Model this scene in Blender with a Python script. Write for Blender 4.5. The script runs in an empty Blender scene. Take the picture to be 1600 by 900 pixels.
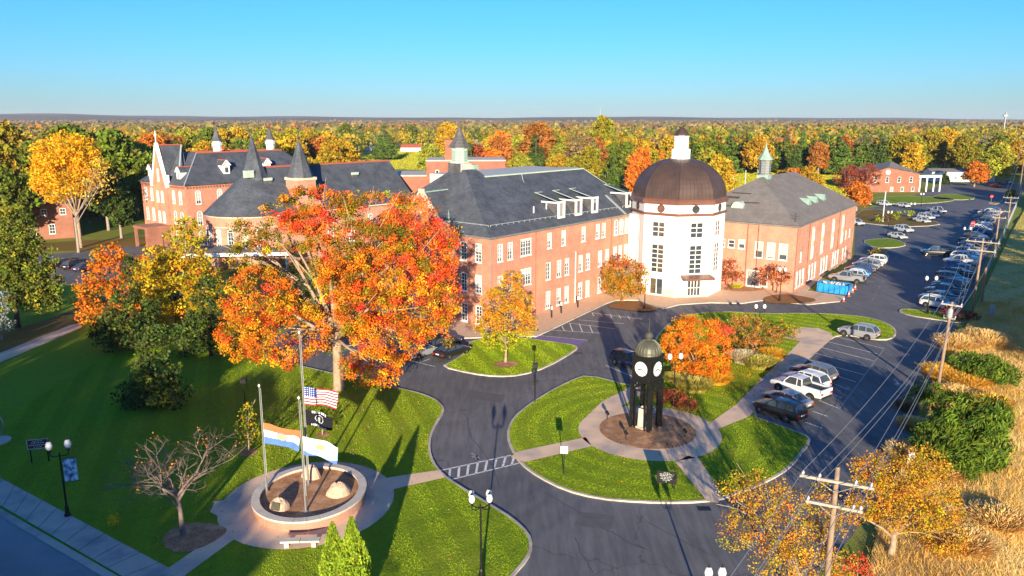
import bpy, math, random
import numpy as np
from mathutils import Vector, Matrix
R = math.radians
random.seed(7)
rng = np.random.default_rng(11)
scene = bpy.context.scene
col = scene.collection

# ------------------------------------------------------------------ camera
FPX, CAMH, HOR = 1200.0, 26.5, 186.0
PITCH = math.atan((450 - HOR) / FPX)
cam = bpy.data.cameras.new('camera')
cam.sensor_width = 36; cam.lens = FPX * 36 / 1600
cam.clip_start = 0.5; cam.clip_end = 60000
camo = bpy.data.objects.new('camera', cam); col.objects.link(camo)
camo.location = (0, 0, CAMH); camo.rotation_euler = (R(90) - PITCH, 0, 0)
scene.camera = camo
# ------------------------------------------------------------------ light
SUN_EL, SUN_AZ = R(11.6), R(1.3)          # the light travels towards +Y, a little to the right
w = bpy.data.worlds.new('World'); scene.world = w; w.use_nodes = True
nt = w.node_tree; bg = nt.nodes['Background']
sky = nt.nodes.new('ShaderNodeTexSky'); sky.sky_type = 'NISHITA'; sky.sun_disc = False
sky.sun_elevation = SUN_EL; sky.sun_rotation = R(180) + SUN_AZ
sky.altitude = 0; sky.air_density = 1.3; sky.dust_density = 0.0; sky.ozone_density = 10.0
nt.links.new(sky.outputs[0], bg.inputs[0]); bg.inputs[1].default_value = 0.115
sd = bpy.data.lights.new('sun', 'SUN'); sd.energy = 5.0; sd.angle = R(0.5); sd.color = (1.0, 0.86, 0.64)
so = bpy.data.objects.new('sun', sd); col.objects.link(so)
d = Vector((math.sin(SUN_AZ) * math.cos(SUN_EL), math.cos(SUN_AZ) * math.cos(SUN_EL), -math.sin(SUN_EL)))
so.rotation_euler = d.to_track_quat('-Z', 'Y').to_euler(); so.location = (0, -60, 60)
vs = scene.view_settings
vs.view_transform = 'Standard'; vs.look = 'None'; vs.exposure = 1.14; vs.gamma = 1.0; vs.use_curve_mapping = False

# ------------------------------------------------------------------ helpers
def gp(u, v, z=0.0):                       # photograph pixel -> point at height z
    a = (u - 800) / FPX; b = (v - 450) / FPX
    dy = math.cos(PITCH) - b * math.sin(PITCH); dz = -math.sin(PITCH) - b * math.cos(PITCH)
    t = (z - CAMH) / dz
    return (a * t, dy * t)
def zat(v, Y):
    b = (v - 450) / FPX
    dy = math.cos(PITCH) - b * math.sin(PITCH); dz = -math.sin(PITCH) - b * math.cos(PITCH)
    return CAMH + dz * Y / dy
def tag(o, label=None, cat=None, group=None, kind=None):
    if label: o['label'] = label
    if cat: o['category'] = cat
    if group: o['group'] = group
    if kind: o['kind'] = kind
    return o
def empty(name, loc=(0, 0, 0), rz=0.0, label=None, cat=None, group=None):
    o = bpy.data.objects.new(name, None); col.objects.link(o)
    o.empty_display_size = .3
    o.location = loc; o.rotation_euler = (0, 0, rz)
    return tag(o, label, cat, group)
def link(name, me, mat=None, parent=None, loc=None, rz=None):
    o = bpy.data.objects.new(name, me); col.objects.link(o)
    if mat is not None and len(me.materials) == 0: me.materials.append(mat)
    if parent: o.parent = parent
    if loc is not None: o.location = loc
    if rz is not None: o.rotation_euler = (0, 0, rz)
    return o
def copy_tree(o, parent=None):
    c = o.copy(); col.objects.link(c); c.parent = parent
    for ch in o.children: copy_tree(ch, c)
    return c
class MB:
    def __init__(s): s.v = []; s.f = []; s.m = []
    def add(s, vs_, fs, m=0):
        k = len(s.v); s.v.extend([tuple(p) for p in vs_])
        for f in fs: s.f.append(tuple(i + k for i in f)); s.m.append(m)
        return s
    def quad(s, a, b, c, d_, m=0): return s.add([a, b, c, d_], [(0, 1, 2, 3)], m)
    def box(s, x0, x1, y0, y1, z0, z1, m=0):
        return s.add([(x0,y0,z0),(x1,y0,z0),(x1,y1,z0),(x0,y1,z0),(x0,y0,z1),(x1,y0,z1),(x1,y1,z1),(x0,y1,z1)],
                     [(0,3,2,1),(4,5,6,7),(0,1,5,4),(1,2,6,5),(2,3,7,6),(3,0,4,7)], m)
    def bar(s, a, b, wx, wz=None, m=0):      # square bar between two points
        a = Vector(a); b = Vector(b); wz = wz or wx; dd = (b - a).normalized()
        up = Vector((0, 0, 1)) if abs(dd.z) < .95 else Vector((0, 1, 0))
        sx = dd.cross(up).normalized() * wx / 2; sz = sx.cross(dd).normalized() * wz / 2
        vs_ = [a-sx-sz, a+sx-sz, a+sx+sz, a-sx+sz, b-sx-sz, b+sx-sz, b+sx+sz, b-sx+sz]
        return s.add(vs_, [(0,1,2,3),(7,6,5,4),(0,4,5,1),(1,5,6,2),(2,6,7,3),(3,7,4,0)], m)
    def tube(s, pts, rad, n=6, m=0, cap=True):
        pts = [Vector(p) for p in pts]; k0 = len(s.v)
        if not hasattr(rad, '__len__'): rad = [rad] * len(pts)
        ref = None
        for i, p in enumerate(pts):
            t = (pts[min(i+1, len(pts)-1)] - pts[max(i-1, 0)]).normalized()
            if ref is None: ref = Vector((1, 0, 0)) if abs(t.x) < .9 else Vector((0, 1, 0))
            x = (ref - t * ref.dot(t)).normalized(); y = t.cross(x); ref = x
            for j in range(n):
                an = 2 * math.pi * j / n; q = p + (x * math.cos(an) + y * math.sin(an)) * rad[i]; s.v.append(tuple(q))
        for i in range(len(pts) - 1):
            for j in range(n):
                a = k0 + i*n + j; b = k0 + i*n + (j+1) % n
                s.f.append((a, b, b+n, a+n)); s.m.append(m)
        if cap:
            s.f.append(tuple(k0 + j for j in reversed(range(n)))); s.m.append(m)
            s.f.append(tuple(k0 + (len(pts)-1)*n + j for j in range(n))); s.m.append(m)
        return s
    def lathe(s, prof, n=16, c=(0, 0), m=0, rot=0.0, sx=1.0, sy=1.0):   # prof [(r,z)...] bottom to top
        k0 = len(s.v)
        for r, z in prof:
            for j in range(n):
                a = 2*math.pi*j/n + rot; s.v.append((c[0] + r*sx*math.cos(a), c[1] + r*sy*math.sin(a), z))
        for i in range(len(prof)-1):
            for j in range(n):
                a = k0+i*n+j; b = k0+i*n+(j+1) % n
                s.f.append((a, b, b+n, a+n)); s.m.append(m)
        s.f.append(tuple(k0+j for j in reversed(range(n)))); s.m.append(m)
        s.f.append(tuple(k0+(len(prof)-1)*n+j for j in range(n))); s.m.append(m)
        return s
    def prism(s, poly, z0, z1, m=0):          # CCW polygon
        n = len(poly); vs_ = [(x, y, z0) for x, y in poly] + [(x, y, z1) for x, y in poly]
        fs = [tuple(reversed(range(n))), tuple(range(n, 2*n))] + [(i, (i+1) % n, n+(i+1) % n, n+i) for i in range(n)]
        return s.add(vs_, fs, m)
    def mesh(s, name, mats, smooth=False):
        me = bpy.data.meshes.new(name); me.from_pydata(s.v, [], s.f)
        for mt in (mats if isinstance(mats, (list, tuple)) else [mats]): me.materials.append(mt)
        if len(me.materials) > 1: me.polygons.foreach_set('material_index', s.m)
        if smooth: me.polygons.foreach_set('use_smooth', [True]*len(me.polygons))
        me.update(); return me
    def build(s, name, mats, parent=None, smooth=False, loc=None, rz=None):
        return link(name, s.mesh(name, mats, smooth), None, parent, loc, rz)
def sheet(name, poly, z, mat, kind='structure', parent=None):
    mb = MB(); mb.add([(x, y, z) for x, y in poly], [tuple(range(len(poly)))])
    me = mb.mesh(name, mat)
    import bmesh as _b
    bm = _b.new(); bm.from_mesh(me); _b.ops.triangulate(bm, faces=bm.faces[:]); 
    for f in bm.faces:
        if f.normal.z < 0: f.normal_flip()
    bm.to_mesh(me); bm.free()
    o = link(name, me, None, parent)
    if kind and not parent: o['kind'] = kind
    return o
def area2(p): return sum(p[i][0]*p[(i+1) % len(p)][1] - p[(i+1) % len(p)][0]*p[i][1] for i in range(len(p)))
def ccw(p): return list(p) if area2(p) > 0 else list(reversed(p))
def smooth_poly(p, it=2, closed=True):
    for _ in range(it):
        q = []; n = len(p)
        rngs = range(n) if closed else range(n-1)
        if not closed: q.append(p[0])
        for i in rngs:
            a, b = p[i], p[(i+1) % n]
            q.append((a[0]*.75+b[0]*.25, a[1]*.75+b[1]*.25)); q.append((a[0]*.25+b[0]*.75, a[1]*.25+b[1]*.75))
        if not closed: q.append(p[-1])
        p = q
    return p
def offset_poly(p, dd, closed=True):         # + = to the left of travel (inward for CCW)
    n = len(p); out = []
    for i in range(n):
        a = p[(i-1) % n] if (closed or i > 0) else p[i]; b = p[i]; c = p[(i+1) % n] if (closed or i < n-1) else p[i]
        v1 = Vector((b[0]-a[0], b[1]-a[1])); v2 = Vector((c[0]-b[0], c[1]-b[1]))
        if v1.length < 1e-6: v1 = v2
        if v2.length < 1e-6: v2 = v1
        v1.normalize(); v2.normalize()
        n1 = Vector((-v1.y, v1.x)); n2 = Vector((-v2.y, v2.x)); m_ = n1 + n2
        if m_.length < .2: m_ = n1
        m_.normalize(); k = 1/max(.5, m_.dot(n1))
        out.append((b[0]+m_.x*dd*k, b[1]+m_.y*dd*k))
    return out
def inside(px, py, poly):
    px = np.asarray(px); py = np.asarray(py); r = np.zeros(px.shape, bool); n = len(poly)
    for i in range(n):
        x0, y0 = poly[i]; x1, y1 = poly[(i+1) % n]
        if y0 == y1: continue
        c = ((y0 > py) != (y1 > py)) & (px < (x1-x0)*(py-y0)/(y1-y0)+x0); r ^= c
    return r
def raised(name, poly, z, topmat, kerbmat, kerb=True, kw=.2):
    """a raised piece of ground: top sheet and a kerb ring round it"""
    poly = ccw(poly); inner = offset_poly(poly, kw) if kerb else poly
    o = sheet(name, inner, z - .015, topmat)
    if kerb:
        mb = MB(); n = len(poly)
        for i in range(n):
            j = (i+1) % n
            a, b, c, e = poly[i], poly[j], inner[j], inner[i]
            mb.quad((*a, z-.01), (*b, z-.01), (*c, z), (*e, z)); mb.quad((*a, -.05), (*b, -.05), (*b, z-.01), (*a, z-.01))
            mb.quad((*e, z), (*c, z), (*c, z-.08), (*e, z-.08))
        k = mb.build('kerb', kerbmat); k['kind'] = 'structure'
    return inner

# ------------------------------------------------------------------ materials
def nodes(name):
    m = bpy.data.materials.new(name); m.use_nodes = True; n = m.node_tree
    return m, n, n.nodes['Principled BSDF'], n.nodes, n.links
def lin(r, g, b): return tuple(((c/255)/12.92 if c/255 <= .04045 else ((c/255+.055)/1.055)**2.4) for c in (r, g, b))
def c4(c): return (c[0], c[1], c[2], 1)
def mat(name, c1, c2=None, scale=1.0, rough=.8, bump=0.0, bscale=None, metal=0.0, detail=5, spec=.3, third=None, tscale=.1, lo=.35, hi=.65):
    m, t, P, N, L = nodes(name)
    P.inputs['Roughness'].default_value = rough; P.inputs['Metallic'].default_value = metal
    P.inputs['Specular IOR Level'].default_value = spec
    if c2 is None:
        P.inputs['Base Color'].default_value = c4(c1)
    tc = N.new('ShaderNodeTexCoord')
    if c2 is not None:
        nz = N.new('ShaderNodeTexNoise'); nz.inputs['Scale'].default_value = scale; nz.inputs['Detail'].default_value = detail
        L.new(tc.outputs['Object'], nz.inputs['Vector'])
        rp = N.new('ShaderNodeValToRGB'); rp.color_ramp.elements[0].position = lo; rp.color_ramp.elements[1].position = hi
        rp.color_ramp.elements[0].color = c4(c1); rp.color_ramp.elements[1].color = c4(c2)
        L.new(nz.outputs['Fac'], rp.inputs[0]); out = rp.outputs[0]
        if third is not None:
            n2 = N.new('ShaderNodeTexNoise'); n2.inputs['Scale'].default_value = tscale; n2.inputs['Detail'].default_value = 6
            L.new(tc.outputs['Object'], n2.inputs['Vector'])
            r2 = N.new('ShaderNodeValToRGB'); r2.color_ramp.elements[0].position = .48; r2.color_ramp.elements[1].position = .66
            L.new(n2.outputs['Fac'], r2.inputs[0])
            mx = N.new('ShaderNodeMix'); mx.data_type = 'RGBA'
            L.new(r2.outputs[0], mx.inputs[0]); L.new(out, mx.inputs[6]); mx.inputs[7].default_value = c4(third); out = mx.outputs[2]
        L.new(out, P.inputs['Base Color'])
    if bump:
        nb = N.new('ShaderNodeTexNoise'); nb.inputs['Scale'].default_value = bscale or scale*3; nb.inputs['Detail'].default_value = 4
        L.new(tc.outputs['Object'], nb.inputs['Vector'])
        b = N.new('ShaderNodeBump'); b.inputs['Strength'].default_value = bump; b.inputs['Distance'].default_value = .05
        L.new(nb.outputs['Fac'], b.inputs['Height']); L.new(b.outputs[0], P.inputs['Normal'])
    return m
def masonry(name, c1, c2, mortar, bw, bh, rough=.85, zmul=1.0, noise=.35, msize=.012, stain=None, bumpd=.02):
    """coursed material: rows by height, runs along either local axis"""
    m, t, P, N, L = nodes(name); P.inputs['Roughness'].default_value = rough; P.inputs['Specular IOR Level'].default_value = .2
    tc = N.new('ShaderNodeTexCoord'); sp = N.new('ShaderNodeSeparateXYZ'); L.new(tc.outputs['Object'], sp.inputs[0])
    ad = N.new('ShaderNodeMath'); ad.operation = 'ADD'; L.new(sp.outputs[0], ad.inputs[0]); L.new(sp.outputs[1], ad.inputs[1])
    cb = N.new('ShaderNodeCombineXYZ'); L.new(ad.outputs[0], cb.inputs[0])
    mz = N.new('ShaderNodeMath'); mz.operation = 'MULTIPLY'; mz.inputs[1].default_value = zmul; L.new(sp.outputs[2], mz.inputs[0]); L.new(mz.outputs[0], cb.inputs[1])
    bt = N.new('ShaderNodeTexBrick'); bt.inputs['Scale'].default_value = 1; bt.inputs['Brick Width'].default_value = bw; bt.inputs['Row Height'].default_value = bh
    bt.inputs['Mortar Size'].default_value = msize; bt.inputs['Color1'].default_value = c4(c1); bt.inputs['Color2'].default_value = c4(c2); bt.inputs['Mortar'].default_value = c4(mortar)
    bt.inputs['Bias'].default_value = 0.0
    L.new(cb.outputs[0], bt.inputs['Vector'])
    nz = N.new('ShaderNodeTexNoise'); nz.inputs['Scale'].default_value = .5; nz.inputs['Detail'].default_value = 9; nz.inputs['Roughness'].default_value = .78
    L.new(tc.outputs['Object'], nz.inputs['Vector'])
    rp = N.new('ShaderNodeMapRange'); rp.inputs[1].default_value = .3; rp.inputs[2].default_value = .7; rp.inputs[3].default_value = 1-noise; rp.inputs[4].default_value = 1+noise*.5
    L.new(nz.outputs['Fac'], rp.inputs[0])
    mx = N.new('ShaderNodeMix'); mx.data_type = 'RGBA'; mx.blend_type = 'MULTIPLY'; mx.inputs[0].default_value = 1
    L.new(bt.outputs['Color'], mx.inputs[6]); L.new(rp.outputs[0], mx.inputs[7]); out = mx.outputs[2]
    if stain:
        n2 = N.new('ShaderNodeTexNoise'); n2.inputs['Scale'].default_value = .22; n2.inputs['Detail'].default_value = 5
        mp = N.new('ShaderNodeMapping'); mp.inputs['Scale'].default_value = (1.4, 1.4, .5); L.new(tc.outputs['Object'], mp.inputs[0]); L.new(mp.outputs[0], n2.inputs['Vector'])
        r2 = N.new('ShaderNodeValToRGB'); r2.color_ramp.elements[0].position = .52; r2.color_ramp.elements[1].position = .72; L.new(n2.outputs['Fac'], r2.inputs[0])
        m2 = N.new('ShaderNodeMix'); m2.data_type = 'RGBA'; L.new(r2.outputs[0], m2.inputs[0]); L.new(out, m2.inputs[6]); m2.inputs[7].default_value = c4(stain); out = m2.outputs[2]
    L.new(out, P.inputs['Base Color'])
    b = N.new('ShaderNodeBump'); b.inputs['Strength'].default_value = .5; b.inputs['Distance'].default_value = bumpd
    L.new(bt.outputs['Fac'], b.inputs['Height']); b.invert = True; L.new(b.outputs[0], P.inputs['Normal'])
    return m
def paint(name, rough=.3, metal=0.0, coat=.6):     # colour taken from the object
    m, t, P, N, L = nodes(name); oi = N.new('ShaderNodeObjectInfo'); L.new(oi.outputs['Color'], P.inputs['Base Color'])
    P.inputs['Roughness'].default_value = rough; P.inputs['Metallic'].default_value = metal; P.inputs['Coat Weight'].default_value = coat
    return m
def leafmat(name, trans=.3, rough=.6):
    m, t, P, N, L = nodes(name)
    at = N.new('ShaderNodeAttribute'); at.attribute_name = 'Col'; oi = N.new('ShaderNodeObjectInfo')
    mx = N.new('ShaderNodeMix'); mx.data_type = 'RGBA'; mx.blend_type = 'MULTIPLY'; mx.inputs[0].default_value = 1
    L.new(at.outputs['Color'], mx.inputs[6]); L.new(oi.outputs['Color'], mx.inputs[7])
    L.new(mx.outputs[2], P.inputs['Base Color']); P.inputs['Roughness'].default_value = rough; P.inputs['Specular IOR Level'].default_value = .15
    tr = N.new('ShaderNodeBsdfTranslucent'); L.new(mx.outputs[2], tr.inputs[0])
    ms = N.new('ShaderNodeMixShader'); ms.inputs[0].default_value = trans
    L.new(P.outputs[0], ms.inputs[1]); L.new(tr.outputs[0], ms.inputs[2]); L.new(ms.outputs[0], N['Material Output'].inputs[0])
    return m
MT = {}
MT['brick'] = masonry('brick', (.63,.225,.14), (.54,.18,.112), (.54,.30,.21), .22, .075, noise=.36, stain=(.66,.28,.16))
MT['brick_right'] = masonry('brick_right', (.63,.24,.15), (.55,.205,.13), (.56,.36,.26), .22, .075, noise=.32)
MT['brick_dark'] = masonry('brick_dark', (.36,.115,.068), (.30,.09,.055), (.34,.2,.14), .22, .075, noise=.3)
MT['slate'] = masonry('slate', (.088,.098,.118), (.112,.120,.136), (.05,.055,.066), .3, .2, rough=.55, zmul=1.3, noise=.55, msize=.015, bumpd=.01)
MT['slate_warm'] = masonry('slate_warm', (.105,.100,.104), (.14,.132,.132), (.06,.058,.06), .35, .24, rough=.6, zmul=1.3, noise=.6, msize=.015, bumpd=.01)
MT['shingle'] = masonry('shingle', (.21,.185,.165), (.25,.222,.198), (.15,.133,.12), .3, .16, rough=.85, zmul=1.6, noise=.3, msize=.012, bumpd=.01)
MT['shingle_new'] = mat('shingle_new', (.07,.05,.04), (.09,.065,.05), 2)
MT['shingle_pale'] = mat('shingle_pale', (.24,.2,.18), (.19,.165,.15), 2)
MT['white'] = mat('white_paint', (.80,.79,.76), (.74,.73,.70), .8, rough=.5)
MT['stucco'] = mat('white_stucco', (.80,.79,.75), (.74,.73,.69), .5, rough=.75, bump=.15, bscale=12)
MT['cream'] = mat('cream_stone', (.62,.54,.40), (.54,.46,.33), 1.5, bump=.2)
MT['limestone'] = mat('limestone', (.60,.53,.43), (.50,.44,.36), 1.2, bump=.2)
MT['concrete'] = mat('concrete', (.60,.49,.38), (.52,.43,.34), .7, rough=.9, bump=.15, bscale=20, third=(.36,.31,.27), tscale=.5)
MT['walk'] = mat('walk_concrete', (.86,.585,.365), (.78,.54,.345), .6, rough=.9, bump=.15, bscale=20, third=(.54,.42,.32), tscale=.35)
MT['joint'] = mat('joint', (.12,.10,.09), (.09,.08,.07), 3)
MT['paver'] = mat('tan_paver', (.72,.47,.29), (.64,.42,.265), 1.5, bump=.2, bscale=15)
MT['kerb'] = mat('kerb_concrete', (.58,.50,.40), (.50,.43,.35), 1.3, rough=.9, bump=.2, bscale=10, third=(.36,.30,.24), tscale=.5)
MT['copper_brown'] = mat('brown_copper', (.085,.056,.046), (.112,.072,.058), .6, rough=.42, metal=.35, bump=.03)
MT['copper_band'] = mat('copper_band', (.24,.105,.07), (.20,.09,.065), 1.0, rough=.4, metal=.3)
MT['verdigris'] = mat('verdigris', (.30,.42,.34), (.22,.34,.28), 2.5, rough=.7)
MT['verd_pale'] = mat('verdigris_pale', (.45,.52,.43), (.36,.45,.38), 2.0, rough=.7)
MT['grey_metal'] = mat('grey_metal', (.28,.28,.27), (.22,.22,.21), 2, rough=.5, metal=.4)
MT['lead'] = mat('lead_flashing', (.33,.36,.37), (.26,.29,.30), 3, rough=.5)
MT['terracotta'] = mat('red_ridge_tile', (.42,.10,.055), (.35,.085,.05), 3, rough=.7)
def blindmat():
    m, t, P, N, L = nodes('blinds_behind_glass'); oi = N.new('ShaderNodeObjectInfo'); tc = N.new('ShaderNodeTexCoord'); sp = N.new('ShaderNodeSeparateXYZ'); L.new(tc.outputs['Object'], sp.inputs[0])
    # each blind is drawn to its own height; dark room shows below it
    md = N.new('ShaderNodeMath'); md.operation = 'MULTIPLY'; md.inputs[1].default_value = 2.1; L.new(oi.outputs['Random'], md.inputs[0])
    gt = N.new('ShaderNodeMath'); gt.operation = 'GREATER_THAN'; L.new(sp.outputs[2], gt.inputs[0]); L.new(md.outputs[0], gt.inputs[1])
    rp = N.new('ShaderNodeValToRGB'); e_ = rp.color_ramp.elements; e_[0].color = (.22,.22,.21,1); e_[1].color = (.52,.50,.44,1); fr = N.new('ShaderNodeMath'); fr.operation = 'FRACT'; m7 = N.new('ShaderNodeMath'); m7.operation = 'MULTIPLY'; m7.inputs[1].default_value = 7.3; L.new(oi.outputs['Random'], m7.inputs[0]); L.new(m7.outputs[0], fr.inputs[0]); L.new(fr.outputs[0], rp.inputs[0])
    mx = N.new('ShaderNodeMix'); mx.data_type = 'RGBA'; L.new(gt.outputs[0], mx.inputs[0]); mx.inputs[6].default_value = (.07,.08,.09,1); L.new(rp.outputs[0], mx.inputs[7]); L.new(mx.outputs[2], P.inputs['Base Color'])
    P.inputs['Roughness'].default_value = .15; P.inputs['Specular IOR Level'].default_value = .6; return m
MT['blind'] = blindmat()
MT['glass'] = mat('window_glass', (.035,.045,.055), (.055,.065,.07), .8, rough=.06, spec=.9)
MT['glass_green'] = mat('greenish_glass', (.16,.24,.15), (.04,.08,.07), .7, rough=.07, spec=.9)
MT['glass_warm'] = mat('brownish_glass', (.13,.11,.07), (.05,.045,.04), .8, rough=.07, spec=.9)
MT['black_metal'] = mat('black_metal', (.014,.014,.014), (.022,.021,.02), 3, rough=.45, metal=.3)
MT['pole_metal'] = mat('brushed_aluminium', (.36,.34,.32), (.30,.29,.28), 3, rough=.4, metal=.6)
MT['globe'] = mat('white_globe', (.82,.80,.74), (.75,.73,.68), 4, rough=.3)
MT['wood_pole'] = mat('weathered_pole', (.33,.22,.14), (.24,.16,.11), 4, rough=.9, bump=.4)
MT['crossarm'] = mat('grey_crossarm', (.42,.36,.29), (.34,.29,.24), 4, rough=.9, bump=.3)
MT['porcelain'] = mat('insulator', (.62,.62,.6), (.55,.55,.55), 6, rough=.25)
MT['wire'] = mat('cable', (.30,.29,.28), (.26,.25,.24), 4, rough=.4, metal=.3)
MT['bark'] = mat('bark', (.40,.29,.19), (.26,.18,.12), 3, rough=.95, bump=.6, bscale=12)
MT['bark_grey'] = mat('bark_grey', (.34,.27,.21), (.24,.19,.15), 4, rough=.95, bump=.5, bscale=12)
MT['bark_dark'] = mat('bark_dark', (.09,.065,.045), (.06,.045,.03), 3, rough=.95, bump=.5, bscale=10)
MT['leaf'] = leafmat('leaf', .25)
MT['needle'] = leafmat('needle', .12, .7)
MT['rubber'] = mat('tyre_rubber', (.012,.012,.012), (.02,.02,.02), 6, rough=.85)
MT['rim'] = mat('alloy_rim', (.45,.45,.45), (.38,.38,.38), 5, rough=.3, metal=.8)
MT['paint'] = paint('car_paint')
MT['trim'] = mat('black_trim', (.012,.012,.013), (.018,.018,.018), 8, rough=.5)
MT['lamp_red'] = mat('red_lens', (.35,.01,.01), (.28,.01,.01), 5, rough=.2)
MT['lamp_clear'] = mat('clear_lens', (.6,.6,.6), (.5,.5,.5), 5, rough=.15)
# ------------------------------------------------------------------ ground
def lawnmat(name, ca, cb, cc, ang=None, width=1.1, ring=None):
    m, t, P, N, L = nodes(name); P.inputs['Roughness'].default_value = .9; P.inputs['Specular IOR Level'].default_value = .1
    tc = N.new('ShaderNodeTexCoord')
    nz = N.new('ShaderNodeTexNoise'); nz.inputs['Scale'].default_value = 2.2; nz.inputs['Detail'].default_value = 8; nz.inputs['Roughness'].default_value = .7; L.new(tc.outputs['Object'], nz.inputs['Vector'])
    rp = N.new('ShaderNodeValToRGB'); rp.color_ramp.elements[0].position = .3; rp.color_ramp.elements[1].position = .7
    rp.color_ramp.elements[0].color = c4(ca); rp.color_ramp.elements[1].color = c4(cb); L.new(nz.outputs['Fac'], rp.inputs[0])
    n2 = N.new('ShaderNodeTexNoise'); n2.inputs['Scale'].default_value = .16; n2.inputs['Detail'].default_value = 6; L.new(tc.outputs['Object'], n2.inputs['Vector'])
    r2 = N.new('ShaderNodeValToRGB'); r2.color_ramp.elements[0].position = .50; r2.color_ramp.elements[1].position = .75; L.new(n2.outputs['Fac'], r2.inputs[0])
    mx = N.new('ShaderNodeMix'); mx.data_type = 'RGBA'; L.new(r2.outputs[0], mx.inputs[0]); L.new(rp.outputs[0], mx.inputs[6]); mx.inputs[7].default_value = c4(cc)
    L.new(mx.outputs[2], P.inputs['Base Color'])
    b = N.new('ShaderNodeBump'); b.inputs['Strength'].default_value = .8; b.inputs['Distance'].default_value = .06
    n3 = N.new('ShaderNodeTexNoise'); n3.inputs['Scale'].default_value = 9; n3.inputs['Detail'].default_value = 5; L.new(tc.outputs['Object'], n3.inputs['Vector'])
    L.new(n3.outputs['Fac'], b.inputs['Height']); L.new(b.outputs[0], P.inputs['Normal'])
    return m
MT['lawn'] = lawnmat('mown_lawn', (.17,.25,.012), (.23,.32,.016), (.27,.30,.025))
MT['field'] = lawnmat('field_grass', (.20,.24,.035), (.27,.28,.05), (.33,.28,.08))
MT['leafy'] = lawnmat('leaf_strewn_lawn', (.14,.13,.03), (.26,.15,.035), (.36,.15,.04))
MT['straw'] = lawnmat('dry_straw_ground', (.60,.40,.14), (.72,.49,.19), (.42,.31,.09))
MT['mulch'] = mat('bark_mulch', (.50,.25,.115), (.27,.135,.065), 6, rough=.95, bump=1.0, bscale=14, third=(.60,.33,.16), tscale=1.2)
MT['needles'] = mat('pine_straw', (.36,.16,.045), (.24,.105,.03), 5, rough=.95, bump=1.0, bscale=18)
def asphaltmat():
    m, t, P, N, L = nodes('asphalt'); P.inputs['Roughness'].default_value = .8; P.inputs['Specular IOR Level'].default_value = .25
    tc = N.new('ShaderNodeTexCoord')
    def noise(s, d=5, rg=.6, src=None):
        n = N.new('ShaderNodeTexNoise'); n.inputs['Scale'].default_value = s; n.inputs['Detail'].default_value = d; n.inputs['Roughness'].default_value = rg
        L.new(src or tc.outputs['Object'], n.inputs['Vector']); return n
    a = noise(.11, 8, .7); r = N.new('ShaderNodeValToRGB'); r.color_ramp.elements[0].position = .3; r.color_ramp.elements[1].position = .72
    r.color_ramp.elements[0].color = (.112,.108,.108,1); r.color_ramp.elements[1].color = (.180,.173,.168,1); L.new(a.outputs['Fac'], r.inputs[0])
    mp = N.new('ShaderNodeMapping'); mp.inputs['Rotation'].default_value = (0, 0, R(38)); mp.inputs['Scale'].default_value = (2.2, .22, 1); L.new(tc.outputs['Object'], mp.inputs[0])
    s = noise(1.0, 6, .6, mp.outputs[0]); mr = N.new('ShaderNodeMapRange'); mr.inputs[1].default_value = .35; mr.inputs[2].default_value = .7; mr.inputs[3].default_value = .82; mr.inputs[4].default_value = 1.22; L.new(s.outputs['Fac'], mr.inputs[0])
    mx = N.new('ShaderNodeMix'); mx.data_type = 'RGBA'; mx.blend_type = 'MULTIPLY'; mx.inputs[0].default_value = 1; L.new(r.outputs[0], mx.inputs[6]); L.new(mr.outputs[0], mx.inputs[7])
    g = noise(26, 3, .7); g2 = N.new('ShaderNodeMapRange'); g2.inputs[3].default_value = .75; g2.inputs[4].default_value = 1.25; L.new(g.outputs['Fac'], g2.inputs[0])
    m2 = N.new('ShaderNodeMix'); m2.data_type = 'RGBA'; m2.blend_type = 'MULTIPLY'; m2.inputs[0].default_value = 1; L.new(mx.outputs[2], m2.inputs[6]); L.new(g2.outputs[0], m2.inputs[7])
    # hairline cracks and joints in the paving
    v = N.new('ShaderNodeTexVoronoi'); v.feature = 'DISTANCE_TO_EDGE'; v.inputs['Scale'].default_value = .085
    wn = noise(.5, 4); ad = N.new('ShaderNodeVectorMath'); ad.operation = 'MULTIPLY_ADD'; L.new(wn.outputs['Color'], ad.inputs[0]); ad.inputs[1].default_value = (3, 3, 0); L.new(tc.outputs['Object'], ad.inputs[2]); L.new(ad.outputs[0], v.inputs['Vector'])
    cr = N.new('ShaderNodeMapRange'); cr.inputs[1].default_value = .0; cr.inputs[2].default_value = .006; cr.inputs[3].default_value = .62; cr.inputs[4].default_value = 1; L.new(v.outputs['Distance'], cr.inputs[0])
    m3 = N.new('ShaderNodeMix'); m3.data_type = 'RGBA'; m3.blend_type = 'MULTIPLY'; m3.inputs[0].default_value = 1; L.new(m2.outputs[2], m3.inputs[6]); L.new(cr.outputs[0], m3.inputs[7])
    L.new(m3.outputs[2], P.inputs['Base Color'])
    b = N.new('ShaderNodeBump'); b.inputs['Strength'].default_value = .35; b.inputs['Distance'].default_value = .02; L.new(g.outputs['Fac'], b.inputs['Height']); L.new(b.outputs[0], P.inputs['Normal'])
    return m
MT['asphalt'] = asphaltmat()
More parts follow.
